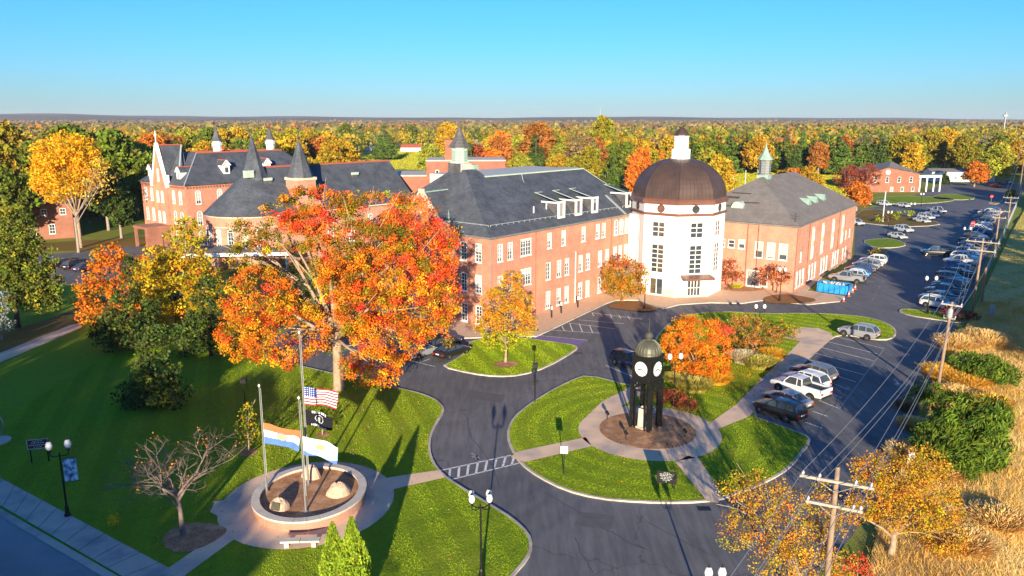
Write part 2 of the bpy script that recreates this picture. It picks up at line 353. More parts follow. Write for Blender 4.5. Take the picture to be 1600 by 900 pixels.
def worn(name, c):
    m, t, P, N, L = nodes(name); tc = N.new('ShaderNodeTexCoord'); nz = N.new('ShaderNodeTexNoise'); nz.inputs['Scale'].default_value = 3.5; nz.inputs['Detail'].default_value = 8; nz.inputs['Roughness'].default_value = .7
    L.new(tc.outputs['Object'], nz.inputs['Vector']); r = N.new('ShaderNodeValToRGB'); r.color_ramp.elements[0].position = .34; r.color_ramp.elements[1].position = .55
    r.color_ramp.elements[0].color = c4([k*.4+.03 for k in c]); r.color_ramp.elements[1].color = c4(c); L.new(nz.outputs['Fac'], r.inputs[0]); L.new(r.outputs[0], P.inputs['Base Color']); P.inputs['Roughness'].default_value = .7
    return m
MT['line'] = worn('white_road_paint', (.80,.78,.74)); MT['line_old'] = worn('worn_road_paint', (.28,.27,.26)); MT['purple'] = worn('purple_road_paint', (.20,.13,.36))
def PX(lst, z=0): return [gp(u, v, z) for u, v in lst]

# base ground to the horizon, dropping into the creek on the right
def creek_drop(x, y):
    # distance right of the lot's edge line
    ax, ay = gp(1440, 700); bx, by = gp(1600, 330)
    dx, dy = bx-ax, by-ay; L_ = math.hypot(dx, dy); nx, ny = dy/L_, -dx/L_
    dd = (x-ax)*nx + (y-ay)*ny
    k = np.clip((dd-5.0)/9.0, 0, 1); k = k*k*(3-2*k)
    f = np.clip((260-y)/80, 0, 1); back = np.clip((40-dd)/12, 0, 1)
    return -2.6*k*f*back
gx = np.concatenate([np.linspace(-30000, -400, 14), np.linspace(-300, -40, 14), np.linspace(-36, 130, 84), np.linspace(150, 400, 12), np.linspace(600, 30000, 13)])
gy = np.concatenate([np.linspace(-400, 20, 8), np.linspace(24, 260, 100), np.linspace(280, 900, 20), np.linspace(1100, 40000, 26)])
XX, YY = np.meshgrid(gx, gy); ZZ = creek_drop(XX, YY)
mb = MB(); nxg = len(gx)
mb.v = [tuple(p) for p in np.stack([XX.ravel(), YY.ravel(), ZZ.ravel()], 1).tolist()]
mb.f = [(j*nxg+i, j*nxg+i+1, (j+1)*nxg+i+1, (j+1)*nxg+i) for j in range(len(gy)-1) for i in range(nxg-1)]; mb.m = [0]*len(mb.f)
tag(mb.build('ground', MT['field'], smooth=True), kind='structure')

# asphalt of the drives and car parks
drive = PX([(780,1010),(1180,1010),(1330,840),(1372,770),(1415,690),(1452,610),(1497,505),(1545,398),(1571,345),(1598,300),(1605,288),(1560,284),(1475,288),(1395,318),(1338,330),
            (1335,400),(1290,460),(1100,474),(1000,470),(930,474),(840,512),(715,520),(640,505),(560,498),(470,505),(415,535),(405,556),(425,566),(600,640),(660,680),(655,760),(790,900)])
sheet('asphalt_drive', drive, .02, MT['asphalt'])
LZ = .15
left_lawn = PX([(-900,1150),(-300,820),(-300,560),(-60,470),(120,440),(260,450),(340,490),(395,551),(427,563),(520,584),(600,603),(645,612),(676,622),(692,634),(695,645),(684,661),(674,682),(672,704),(678,724),(692,742),(714,758),(764,788),(803,812),(828,836),(833,856),(826,876),(800,905),(770,945),(600,1100)])
L_in = raised('lawn', smooth_poly(left_lawn, 1), LZ, MT['lawn'], MT['kerb'])
clock_isl = PX([(918,586),(890,596),(850,617),(812,643),(796,662),(791,682),(797,702),(812,726),(840,747),(882,768),(932,781),(1000,787),(1070,788),(1120,784),(1150,775),(1205,752),(1235,733),(1255,708),(1268,690),(1262,682),(1215,665),(1173,650),
                (1200,620),(1240,582),(1270,553),(1300,528),(1322,524),(1365,532),(1392,532),(1402,522),(1396,511),(1372,500),(1330,493),(1262,490),(1195,491),(1120,487),(1062,494),(1030,518),(1012,556),(996,602),(985,604)])
C_in = raised('lawn_island', smooth_poly(clock_isl, 1), LZ, MT['lawn'], MT['kerb'])
small_isl = PX([(689,574),(735,585),(775,590),(815,588),(856,575),(900,549),(904,543),(893,539),(850,533),(800,527),(735,532),(729,545),(722,556),(705,566)])
S_in = raised('lawn_island', smooth_poly(small_isl, 1), LZ, MT['lawn'], MT['kerb'])
right_isl = PX([(1402,487),(1412,483),(1440,486),(1475,489),(1515,494),(1520,503),(1500,506),(1460,500),(1420,494)])
R_in = raised('lawn_island', smooth_poly(right_isl, 1), LZ, MT['lawn'], MT['kerb'])
far_isl = [raised('planted_island', smooth_poly(PX(p), 1), LZ, MT[m_], MT['kerb']) for p, m_ in (
    ([(1345,377),(1365,374),(1396,373),(1420,383),(1400,388),(1366,388)], 'lawn'),
    ([(1333,338),(1352,326),(1402,331),(1420,340),(1478,350),(1440,355),(1380,353),(1338,347)], 'leafy'),
    ([(1362,389),(1380,391),(1393,404),(1375,405),(1358,400)], 'mulch'),
    ([(1360,319),(1450,319),(1500,313),(1470,308),(1400,306),(1350,312)], 'lawn'),
    ([(1455,312),(1520,313),(1525,307),(1490,303),(1460,305)], 'lawn'),
    ([(1540,318),(1556,316),(1570,312),(1560,320)], 'mulch'))]
tag(far_isl and bpy.data.objects['planted_island'], kind='structure')
# paved court in front of the halls
front = PX([(560,505),(640,523),(705,530),(745,529),(800,526),(838,527),(860,517),(912,492),(946,476),(962,470),(1000,470),(1035,484),(1062,477),(1110,474),(1160,475),(1195,470),(1262,477),(1312,472),(1318,464),(1260,455),(1295,425),(1330,405),(1330,395),(1200,395),(1000,430),(800,480),(600,470)])
F_in = raised('front_walk', front, .16, MT['paver'], MT['kerb'])
sheet('mulch_bed', smooth_poly(PX([(944,479),(975,469),(1005,472),(1030,483),(1012,487),(980,484)],.17), 1), .175, MT['needles'])
sheet('mulch_bed', smooth_poly(PX([(1188,466),(1215,459),(1245,461),(1280,468),(1262,474),(1200,474)],.17), 1), .175, MT['needles'])
sheet('mulch_bed', smooth_poly(PX([(1124,452),(1150,443),(1190,444),(1200,452),(1165,456)],.17), 1), .175, MT['mulch'])
# concrete walks on the islands
WZ = LZ + .006
def walkpoly(lst, it=1): return smooth_poly(PX(lst, WZ), it) if it else PX(lst, WZ)
walks = []
def walk(lst, it=0, name='walk', z=WZ, m='walk'):
    p = ccw(walkpoly(lst, it)); walks.append(p); return sheet(name, p, z, MT[m])
def ell(cu, z=WZ, n=40, world=None):
    (cx, cy, rx, ry) = world; return [(cx+rx*math.cos(2*math.pi*i/n), cy+ry*math.sin(2*math.pi*i/n)) for i in range(n)]
CK = (11.75, 62.3)           # clock plaza centre
ring = ell(None, world=(CK[0]+.1, CK[1]-.1, 6.1, 6.0)); walks.append(ring); sheet('walk', ring, WZ, MT['walk'])
walk([(798,714),(806,706),(915,683),(925,697),(820,722)])
walk([(1055,722),(1075,712),(1092,716),(1128,772),(1122,786),(1105,783)])
walk([(1070,668),(1098,680),(1170,651),(1203,618),(1240,583),(1302,527),(1298,520),(1280,513),(1255,511),(1228,517),(1212,525),(1250,533),(1236,548),(1196,586),(1150,632),(1105,664)], z=WZ+.003)
walk([(960,641),(1005,615),(1003,604),(985,604),(940,628),(912,655),(910,680),(930,690)], z=WZ+.002)
bed = ell(None, world=(CK[0], CK[1]+.15, 4.15, 4.0)); sheet('mulch_bed', bed, WZ+.02, MT['mulch']); walks.append(bed)
# planter plaza and the walks that meet it
PC = (-14.4, 49.8)
pl = ell(None, world=(PC[0], PC[1], 6.0, 6.3)); walks.append(pl); sheet('walk', pl, WZ, MT['walk'])
walk([(590,752),(600,747),(688,734),(695,746),(604,767),(590,765)], z=WZ+.003)
walk([(255,893),(335,838),(385,806),(402,835),(372,838),(290,898),(282,915),(240,925)], z=WZ+.002)
walk([(328,800),(336,783),(402,775),(395,806),(340,806)], z=WZ+.003)
# concrete slabs of the street pavement, one by one
a0, a1 = Vector((*gp(-120, 685), 0)), Vector((*gp(420, 975), 0)); b0, b1 = Vector((*gp(-120, 722), 0)), Vector((*gp(330, 985), 0))
walks.append(ccw([(p.x, p.y) for p in (a0, a1, b1, b0)]))
pv = sheet('pavement', [(p.x, p.y) for p in (a0, a1, b1, b0)], LZ + .004, MT['joint'])
nsl = 22
for i in range(nsl):
    t0, t1 = (i+.02)/nsl, (i+.98)/nsl
    q = [a0.lerp(a1, t0), a0.lerp(a1, t1), b0.lerp(b1, t1), b0.lerp(b1, t0)]
    mb = MB(); mb.prism(ccw([(p.x, p.y) for p in q]), LZ + .002, LZ + .03 + random.uniform(-.006, .006)); mb.build('paving_slab', MT['concrete'], pv)
# street with its kerb
c0, c1 = Vector((*gp(-120, 733), 0)), Vector((*gp(310, 985), 0))
st = [(c0.x, c0.y), (c1.x, c1.y), (c1.x-8, c1.y-14), (c0.x-14, c0.y-10)]
MT['street'] = mat('street_asphalt', (.27,.26,.255), (.34,.325,.31), .5, rough=.85, bump=.2, bscale=25, third=(.22,.21,.205), tscale=.25)
walks.append(ccw(st)); sheet('street', st, LZ-.004, MT['street'])
mb = MB(); mb.bar((c0.x, c0.y, LZ+.0), (c1.x, c1.y, LZ+.0), .5, .09); tag(mb.build('kerb', MT['concrete']), kind='structure')
# leaf strewn ground and path on the far left
sheet('leaf_strewn_ground', smooth_poly(PX([(-60,572),(-60,535),(60,505),(118,480),(200,455),(250,470),(130,505),(40,545)],.15), 1), LZ+.01, MT['leafy'])
walk([(-60,575),(110,508),(126,505),(128,512),(-60,592)], z=WZ+.012)
# left rear car park
sheet('asphalt_lot', PX([(60,470),(95,480),(170,440),(230,415),(330,400),(330,380),(200,385),(130,392),(60,400)]), .03, MT['asphalt'])
sheet('grass_verge', PX([(60,392),(130,392),(200,385),(330,378),(330,360),(200,372),(60,380)]), .02, MT['leafy'])
# dry bank on the right
bank = PX([(1330,1010),(1380,790),(1428,690),(1470,600),(1515,500),(1560,405),(1610,300),(1700,300),(2000,560),(1900,1010)])
bx = np.array(bank)
nb = 60; bs = []
mb = MB(); us = np.linspace(0, 1, 40); vs2 = np.linspace(0, 1, 60)
E0 = [Vector((*gp(u, v), 0)) for u, v in ((1335,990),(1380,790),(1430,690),(1470,600),(1515,502),(1545,440),(1580,365),(1618,300))]
def along(t):
    k = t*(len(E0)-1); i = min(int(k), len(E0)-2); return E0[i].lerp(E0[i+1], k-i)
for j in vs2:
    p = along(j)
    for i in us:
        x = p.x + i*46; y = p.y - i*4; mb.v.append((x, y, float(creek_drop(np.array(x), np.array(y))) + .22 + .10*math.sin(x*1.1+y*.7)*min(1, i*8)))
mb.f = [(j*40+i, j*40+i+1, (j+1)*40+i+1, (j+1)*40+i) for j in range(59) for i in range(39)]; mb.m = [0]*len(mb.f)
tag(mb.build('dry_bank', MT['straw'], smooth=True), kind='structure')
MT['water'] = mat('creek_water', (.03,.04,.05), (.05,.05,.05), .6, rough=.08, spec=.8)
sheet('creek', PX([(1572,720),(1580,650),(1595,590),(1680,500),(1760,500),(1690,600),(1640,720),(1600,760)], -2.3), -2.3, MT['water'])

# ------------------------------------------------------------------ painted markings (parts of the drive)
asp = bpy.data.objects['asphalt_drive']
def stripe(a, b, wd=.13, m='line', z=.026):
    A = Vector((*gp(*a), 0)); B = Vector((*gp(*b), 0)); n = (B-A).normalized(); s = Vector((-n.y, n.x, 0))*wd/2
    mb = MB(); mb.add([(*(A-s).xy, z), (*(B-s).xy, z), (*(B+s).xy, z), (*(A+s).xy, z)], [(0, 1, 2, 3)])
    o = mb.build('painted_line', MT[m], asp); return o
for a, b in (((1306,526),(1381,545)),((1293,534),(1370,553)),((1283,543),(1365,564)),((1274,552),(1353,573)),((1263,562),(1350,586)),((1290,582),(1337,597)),((1288,594),(1326,609)),
             ((1284,609),(1315,622)),((1280,626),(1309,638)),((1270,643),(1293,651)),((1258,660),(1284,669))): stripe(a, b)
stripe((1381,546),(1311,640), .14, 'line_old')
# crossing
stripe((686,736),(802,711), .16); stripe((700,751),(811,724), .16)
for k in range(8):
    t = (k+.15)/8; stripe((700+111*t, 751-27*t), (686+116*(t+.13), 736-25*(t+.13)), .18)
# stalls before the hall
for a, b in (((925,489),(1003,499)),((904,500),(975,506)),((890,505),(961,514)),((862,516),(940,521)),((838,524),(918,532))): stripe(a, b, .13)
for a, b in (((925,489),(928,494)),((938,490),(941,495)),((953,491),(956,497)),((967,493),(970,498)),((981,494),(984,499)),((878,510),(882,517)),((890,505),(895,518)),((905,506),(910,519)),((921,508),(926,520))): stripe(a, b, .12)
sheet('painted_bay', PX([(838,526),(826,534),(905,540),(915,533)]), .0255, MT['purple'], parent=asp)
for a, b in (((946,571),(992,590)),): stripe(a, b, .14)
for a, b in (((497,529),(517,536)),((608,534),(626,527)),((623,548),(634,543)),((628,561),(655,548)),((655,567),(672,561)),((637,563),(680,573))): stripe(a, b)
for a, b in (((738,713),(748,719)),((745,712),(749,720)),((736,708),(746,714))): stripe(a, b, .25, 'line_old')
for a, b in (((1398,600),(1408,604)),((1402,598),(1404,604))): stripe(a, b, .3)
for i in range(12):                                   # worn centre dashes of the far drive
    u0 = 1362+i*5.2; v0 = 470-i*9.2; stripe((u0, v0), (u0+3.2, v0-5), .09, 'line_old')
for k in range(9): stripe((1340+k*4.5, 437-k*6.0), (1366+k*4.5, 441-k*6.2), .1)

# repaired patches, sealed cracks and drain grates in the asphalt
MT['patch'] = mat('asphalt_patch', (.105,.10,.10), (.125,.12,.118), 2, rough=.85); MT['seal'] = mat('crack_sealant', (.075,.073,.073), (.09,.088,.086), 3, rough=.6)
for p_ in ([(905,800),(960,806),(955,828),(898,822)], [(1335,690),(1352,676),(1372,684),(1356,699)], [(735,610),(790,618),(784,630),(728,622)], [(1390,585),(1408,572),(1418,577),(1402,590)], [(452,556),(492,547),(494,556),(466,560)]): sheet('asphalt_patch', PX(p_), .0245, MT['patch'], parent=asp)
rs_ = random.Random(12)
for a, b in (((720,640),(790,760)),((850,770),(1010,860)),((760,600),(900,560)),((1260,690),(1400,560)),((1300,640),(1330,560)),((1400,470),(1440,380)),((900,840),(930,895)),((1010,815),(1110,870)),((700,670),(760,640)),((1360,500),(1470,560))):
    A = Vector((*gp(*a), 0)); B = Vector((*gp(*b), 0)); n_ = Vector((-(B-A).y, (B-A).x, 0)).normalized(); ln = (B-A).length; pts = []; off = 0
    for k in range(15): off += rs_.uniform(-.06, .06)*ln*.3; pts.append(A.lerp(B, k/14)+n_*off*(1 if 0 < k < 14 else 1))
    mb = MB(); 
    for k in range(14): mb.quad(*(((q+n_*s_*.035).x, (q+n_*s_*.035).y, .0265) for q, s_ in ((pts[k], -1), (pts[k+1], -1), (pts[k+1], 1), (pts[k], 1))))
    mb.build('crack_seal', MT['seal'], asp)
for u, v in ((700,756),(1100,795),(904,552)):
    x, y = gp(u, v); mb = MB(); mb.box(x-.45, x+.45, y-.3, y+.3, .0, .03); o = mb.build('drain_grate', MT['black_metal'], asp)
# ------------------------------------------------------------------ buildings
TH = math.atan2(.7646, .6445)              # the campus grid: local x runs back to the right, local y back to the left
_wc = {}
def window_mesh(w_, h, cols, rows, arch=False, fr=.10, bar=.045, sill=True):
    key = (round(w_, 2), round(h, 2), cols, rows, arch, fr, bar, sill)
    if key in _wc: return _wc[key]
    mb = MB(); y0, y1 = -.03, .07          # +y is outward
    hw = w_/2
    mb.box(-hw, -hw+fr, y0, y1, 0, h); mb.box(hw-fr, hw, y0, y1, 0, h); mb.box(-hw+fr, hw-fr, y0, y1-.003, 0, fr)
    if not arch: mb.box(-hw+fr, hw-fr, y0, y1-.003, h-fr, h)
    for i in range(1, cols):
        x = -hw+fr+(w_-2*fr)*i/cols; b = bar if not (cols % 2 == 0 and i == cols//2 and w_ > 1.7) else .1
        mb.box(x-b/2, x+b/2, y0, y0+.055, fr, h-fr)
    for i in range(1, rows):
        z = fr+(h-2*fr)*i/rows; b = bar if i != rows//2 else .07
        mb.box(-hw+fr, hw-fr, y0+.004, y0+.05, z-b/2, z+b/2)
    if sill: mb.box(-hw-.08, hw+.08, y0, y1+.1, -.1, -.002)
    if arch:
        n = 10; r0 = hw; r1 = hw-fr
        for i in range(n):
            a, b = math.pi*i/n, math.pi*(i+1)/n
            A = [(r*math.cos(t), h+r*math.sin(t)) for r, t in ((r0, a), (r0, b), (r1, b), (r1, a))]
            vs_ = [(x, y, z) for y in (y0, y1) for x, z in A]
            mb.add(vs_, [(0,1,2,3),(7,6,5,4),(0,4,5,1),(1,5,6,2),(2,6,7,3),(3,7,4,0)])
        mb.box(-hw+fr, hw-fr, y0+.004, y0+.05, h-.03, h+.03)
    me = mb.mesh('window', MT['white'])
    gb = MB(); top = h
    gb.quad((-hw+.02, 0, .02), (hw-.02, 0, .02), (hw-.02, 0, top-.02), (-hw+.02, 0, top-.02))
    if arch:
        n = 10; pts = [((hw-.02)*math.cos(math.pi*i/n), 0, h-.02+(hw-.02)*math.sin(math.pi*i/n)) for i in range(n+1)]
        gb.add(pts, [tuple(range(n+1))])
    gms = {}
    for k in ('blind', 'glass', 'glass_green', 'glass_warm'):
        g_ = gb.mesh('pane', MT[k]); gms[k] = g_
    _wc[key] = (me, gms); return _wc[key]
def put_window(parent, x, y, z, rz, w_, h, cols=2, rows=4, glass='blind', arch=False, **kw):
    """rz: direction of the outward normal is local +y turned by rz"""
    me, gm = window_mesh(w_, h, cols, rows, arch, **kw)
    o = link('window', me, None, parent, (x, y, z), rz)
    link('pane', gm[glass], None, o, (0, -.02, 0)); return o
def facade(mb, p0, p1, z0, z1, ops, depth=.2, m=0):
    """wall from p0 to p1, outward on the right of travel; openings cut out with reveals"""
    P0 = Vector((*p0, 0)); P1 = Vector((*p1, 0)); L_ = (P1-P0).length; dx = (P1-P0)/L_; n = Vector((dx.y, -dx.x, 0))
    xs = sorted({0, L_} | {a for o in ops for a in (o[0], o[1])}); zs = sorted({z0, z1} | {a for o in ops for a in (o[2], o[3])})
    def pt(s, z, dep=0): q = P0 + dx*s - n*dep; return (q.x, q.y, z)
    for i in range(len(xs)-1):
        for j in range(len(zs)-1):
            cx, cz = (xs[i]+xs[i+1])/2, (zs[j]+zs[j+1])/2
            if any(o[0] < cx < o[1] and o[2] < cz < o[3] for o in ops): continue
            mb.quad(pt(xs[i], zs[j]), pt(xs[i+1], zs[j]), pt(xs[i+1], zs[j+1]), pt(xs[i], zs[j+1]), m)
    for a, b, c, e in [o[:4] for o in ops]:
        mb.quad(pt(a, c), pt(a, c, depth), pt(a, e, depth), pt(a, e), m); mb.quad(pt(b, c, depth), pt(b, c), pt(b, e), pt(b, e, depth), m)
        mb.quad(pt(a, c), pt(b, c), pt(b, c, depth), pt(a, c, depth), m); mb.quad(pt(a, e, depth), pt(b, e, depth), pt(b, e), pt(a, e), m)
def wall_with_windows(mb, parent, p0, p1, z0, z1, wins, set_in=.10):
    """wins: (s centre, width, zlow, height, cols, rows, glass[, arch])"""
    P0 = Vector((*p0, 0)); P1 = Vector((*p1, 0)); dx = (P1-P0).normalized(); n = Vector((dx.y, -dx.x, 0)); rz = math.atan2(n.y, n.x) - math.pi/2
    ops = []
    for wn in wins:
        s, w_, zl, h = wn[:4]; arch = len(wn) > 7 and wn[7]
        ops.append((s-w_/2, s+w_/2, zl, zl+h))
        q = P0 + dx*s - n*set_in
        if arch:                                  # the round head stands as a trim piece on the brick
            me, gm = window_mesh(w_, h-.02, wn[4], wn[5], True)
            q2 = P0 + dx*s - n*(-.025)
            o = link('window', me, None, parent, (q2.x, q2.y, zl), rz); link('pane', gm[wn[6]], None, o, (0, -.015, 0))
        else:
            put_window(parent, q.x, q.y, zl+.005, rz, w_-.01, h-.01, wn[4], wn[5], wn[6])
    facade(mb, p0, p1, z0, z1, [o for o, wn in zip(ops, wins) if not (len(wn) > 7 and wn[7])])
def gl(i):
    return ('blind', 'blind', 'blind', 'glass', 'blind', 'blind')[(i*7+3) % 6]
def slope_roof(mb, quads):
    for q in quads: mb.add(q, [tuple(range(len(q)))])

# ---- main hall
HA = empty('brick_hall', (-2.8, 95.8, .1), TH, 'three storey red brick hall with slate roof and green cupola beside the domed tower', 'building')
EV = 11.75
wb = MB()
wins = []
for i, s in enumerate((2.0, 4.0)):
    for zl in (8.45, 4.3, .3): wins.append((s, 1.05, zl, 2.3, 2, 4, 'blind' if zl > 1 else gl(i)))
for zl in (8.55, 4.5): wins.append((7.25, 2.3, zl, 2.3, 4, 4, 'blind'))
for s in (12.4, 15.7, 20.6): wins.append((s, 1.0, 8.85, 2.2, 2, 4, 'blind'))
for s in (24.3, 25.9): wins.append((s, 1.0, 8.85, 2.2, 2, 4, 'blind'))
for s in (12.2, 14.7, 16.6, 20.0, 21.9, 25.1, 27.0): 
    wins.append((s, 1.05, 4.45, 2.45, 2, 4, gl(int(s)))); wins.append((s, 1.05, .35, 2.45, 2, 4, 'blind'))
for s in (29.3, 30.8, 32.4): wins.append((s, .95, 8.85, 1.9, 2, 3, 'blind', True)); wins.append((s, 1.0, 4.6, 2.4, 2, 4, 'blind')); wins.append((s, 1.0, .5, 2.3, 2, 4, 'blind'))
wall_with_windows(wb, HA, (0, 0), (38, 0), 0, EV, wins)
PW = 23.0; gy0, gy1 = 7.7, 15.3            # end pavilion width and its gable
def endw(y0): return PW - y0
ew = []
for yc, in ((2.0,), (4.6,)):
    for zl in (8.4, 4.3, .2): ew.append((yc, 1.15, zl, 2.45, 2, 5, 'glass' if yc > 3 else gl(int(zl))))
# travel so that outward is towards -x: from y=gy0 to 0
wall_with_windows(wb, HA, (0, gy0), (0, 0), 0, EV, [(gy0-a, *r) for a, *r in ew])
wall_with_windows(wb, HA, (0, PW), (0, gy1), 0, EV, [(2.2, 1.15, z, 2.45, 2, 5, 'glass') for z in (8.4, 4.3, .2)] + [(5, 1.15, z, 2.45, 2, 5, 'blind') for z in (8.4, 4.3, .2)])
gw = []
for yc in (2.0, 5.6):
    for zl in (8.2, 4.1, .1): gw.append((yc, 1.15, zl, 2.5, 2, 5, 'glass'))
wall_with_windows(wb, HA, (-.8, gy1), (-.8, gy0), 0, 12.0, gw)
gp_z = 16.9; gm = (gy0+gy1)/2
wb.add([(-.8, gy1, 12.0), (-.8, gy0, 12.0), (-.8, gm, gp_z)], [(0, 1, 2)])
wb.quad((-.8, gy0, 0), (0.02, gy0, 0), (0.02, gy0, 12.2), (-.8, gy0, 12.2)); wb.quad((0.02, gy1, 0), (-.8, gy1, 0), (-.8, gy1, 12.2), (0.02, gy1, 12.2))
facade(wb, (22, PW), (0, PW), 0, EV, []); facade(wb, (38, 0), (38, 24), 0, 13, [])
wb.box(-.85, .3, gy0-.35, gy0+.35, 11.4, 13.1)     # gable shoulder
wb.build('wall', MT['brick'], HA)
mb = MB()
for a, b in (((gy0-.1, 12.6), (gm, 17.1)), ((gm, 17.1), (gy1+.1, 12.6))):
    mb.bar((-.75, a[0], a[1]), (-.75, b[0], b[1]), .6, .22)
mb.box(-1.0, -.45, gm-.3, gm+.3, 16.8, 17.35); mb.box(-1.05, .35, gy0-.5, gy0+.15, 13.1, 13.35)
mb.build('gable_coping', MT['cream'], HA)
mb = MB(); mb.box(-.88, -.8, gm-.25, gm+.25, 12.9, 14.6); mb.build('gable_niche', MT['limestone'], HA)
# roof
EO = .35; RZ, RY = 18.5, 9.0
rf = MB(); PT = 19.5; px0, px1 = 7.6, 10.5; pc = PW/2
E0z = EV+.12
slope_roof(rf, [
    [(-EO, -EO, E0z), (px0-1.2+.0, pc-1.2, PT), (px0-1.2, pc+1.2, PT), (-EO, PW+EO, E0z)][::-1],       # front of the pavilion
    [(-EO, -EO, E0z), (12.5, -EO, E0z), (8.8, pc-1.2, PT), (px0-1.2, pc-1.2, PT)],
    [(px0-1.2, pc-1.2, PT), (8.8, pc-1.2, PT), (8.8, pc+1.2, PT), (px0-1.2, pc+1.2, PT)],
    [(px0-1.2, pc+1.2, PT), (8.8, pc+1.2, PT), (20, PW+EO, E0z), (-EO, PW+EO, E0z)],
    [(8.8, pc-1.2, PT), (12.5, -EO, E0z), (20, PW+EO, E0z), (8.8, pc+1.2, PT)],
    [(6.2, 5.2, 15.6), (6.2, -EO+.02, E0z-.02), (38.3, -EO+.02, E0z-.02), (33, RY, RZ), (6.2, RY, RZ)],
    [(38.3, -EO, E0z), (38.3, 24, E0z), (33, 20, RZ-.1), (33, RY, RZ)]])
rf.build('roof', MT['slate'], HA)
mb = MB(); mb.box(9, 33.2, RY-.1, 20, 16, RZ-.02); mb.build('flat_roof', mat('pale_membrane', (.55,.52,.46), (.48,.45,.40), .5), HA)
mb = MB(); mb.bar((9, RY-.05, RZ+.02), (33, RY-.05, RZ+.02), .35, .2); mb.bar((33, RY-.05, RZ+.02), (38.3, -EO+.3, E0z+.05), .12, .05); mb.bar((12, 3.2, 14.1), (12+5, RY-.2, RZ-.1), .08, .04); mb.build('ridge_flashing', MT['verd_pale'], HA)
mb = MB(); mb.bar((31.5, 3.4, 14.6), (31.5, -EO, E0z+.06), .5, .1); mb.build('valley_flashing', MT['lead'], HA)
mb = MB()
mb.bar((-EO-.08, PW, EV+.02), (-EO-.08, -EO-.16, EV+.02), .18, .2); mb.bar((-EO-.16, -EO-.08, EV+.02), (38.3, -EO-.08, EV+.02), .18, .2)
mb.build('gutter', MT['grey_metal'], HA)
gr = MB()
def snow(a, b):
    A = Vector(a); B = Vector(b); gr.tube([A, B], .05, 5); n_ = int((B-A).length/1.1)
    for i in range(n_+1):
        q = A.lerp(B, i/n_); gr.bar(q+Vector((0, 0, -.22)), q+Vector((0, 0, .05)), .07)
snow((1.0, .75, 13.2), (30.5, .75, 12.98)); snow((.75, gy0-.6, 13.2), (.75, .9, 13.2)); snow((32.3, .75, 12.98), (37.5, .75, 12.98))
gr.build('snow_guard', MT['lead'], HA)
mb = MB()                                            # gable roof running back into the pavilion slope
slope_roof(mb, [[(-.7, gy0, 12.2), (0.6, gy0, 12.2), (4.6, gm, 16.8), (-.7, gm, 16.8)], [(-.7, gm, 16.8), (4.6, gm, 16.8), (0.6, gy1, 12.2), (-.7, gy1, 12.2)]])
mb.build('gable_roof', MT['slate'], HA)
mb = MB(); mb.bar((-.4, gm, 16.85), (4.6, gm, 16.95), .3, .14); mb.bar((4.6, gm-.1, 16.95), (.5, gy0-.1, 12.85), .35, .1); mb.build('gable_flashing', MT['verdigris'], HA)
for s in (2.5+.0, 9.3, 28.0):
    mb = MB(); mb.tube([(s if s != 2.5 else .12, -.08, 0), (s if s != 2.5 else .12, -.08, EV-.1)], .055, 6); mb.build('downpipe', MT['grey_metal'] if s == 2.5 else MT['brick_dark'], HA)
mb = MB(); mb.tube([(18.6, -.09, 0), (18.6, -.09, 7.6)], .07, 6); mb.build('downpipe', MT['white'], HA)
for s in (16.2, 20.4, 24.6, 34.2):                  # dormers
    dm = MB(); x0, x1 = s-.75, s+.75; yf = .9; zf0, zf1 = 12.9, 14.75; yb = 3.9
    dm.quad((x0, yf, zf0-.3), (x0, yf, zf1), (x0, yb-.7, zf1), (x0, yf, zf0-.3)); dm.quad((x1, yf, zf0-.3), (x1, yb-.7, zf1), (x1, yf, zf1), (x1, yf, zf0-.3))
    D = dm.build('dormer', MT['slate_warm'], HA)
    fr = MB(); fr.box(x0-.1, x1+.1, yf-.14, yf-.02, zf1, zf1+.3); fr.box(x0-.1, x0+.32, yf-.12, yf, zf0-.35, zf1); fr.box(x1-.32, x1+.1, yf-.12, yf, zf0-.35, zf1); fr.box(x0+.32, x1-.32, yf-.12, yf, zf0-.35, zf0+.05)
    fr.bar((x0-.06, yf-.1, zf1+.12), (x0-.06, yb-.1, zf1+.12), .14, .22); fr.build('dormer_frame', MT['white'], D)
    rr = MB(); rr.quad((x0, yf-.1, zf1+.24), (x1, yf-.1, zf1+.24), (x1, yb+1.2, zf1+1.3), (x0, yb+1.2, zf1+1.3)); rr.build('dormer_roof', MT['slate_warm'], D)
    fl = MB(); fl.bar((x0, yb+1.1, zf1+1.33), (x1, yb+1.1, zf1+1.33), .3, .06); fl.bar((x0, yb+1.1, zf1+1.33), (x0, yf, zf1+.3), .25, .06); fl.build('dormer_flashing', MT['verd_pale'], D)
    link('pane', window_mesh(.86, 1.75, 2, 3)[1]['blind'], None, D, (s, yf-.03, zf0+.02), math.pi)
for x, y, z in ((11.6, 2.2, 13.7), (15.0, 2.6, 13.9)):
    mb = MB(); mb.lathe([(.09, z), (.09, z+.9)], 8, (x, y)); mb.build('vent_pipe', MT['white'], HA)
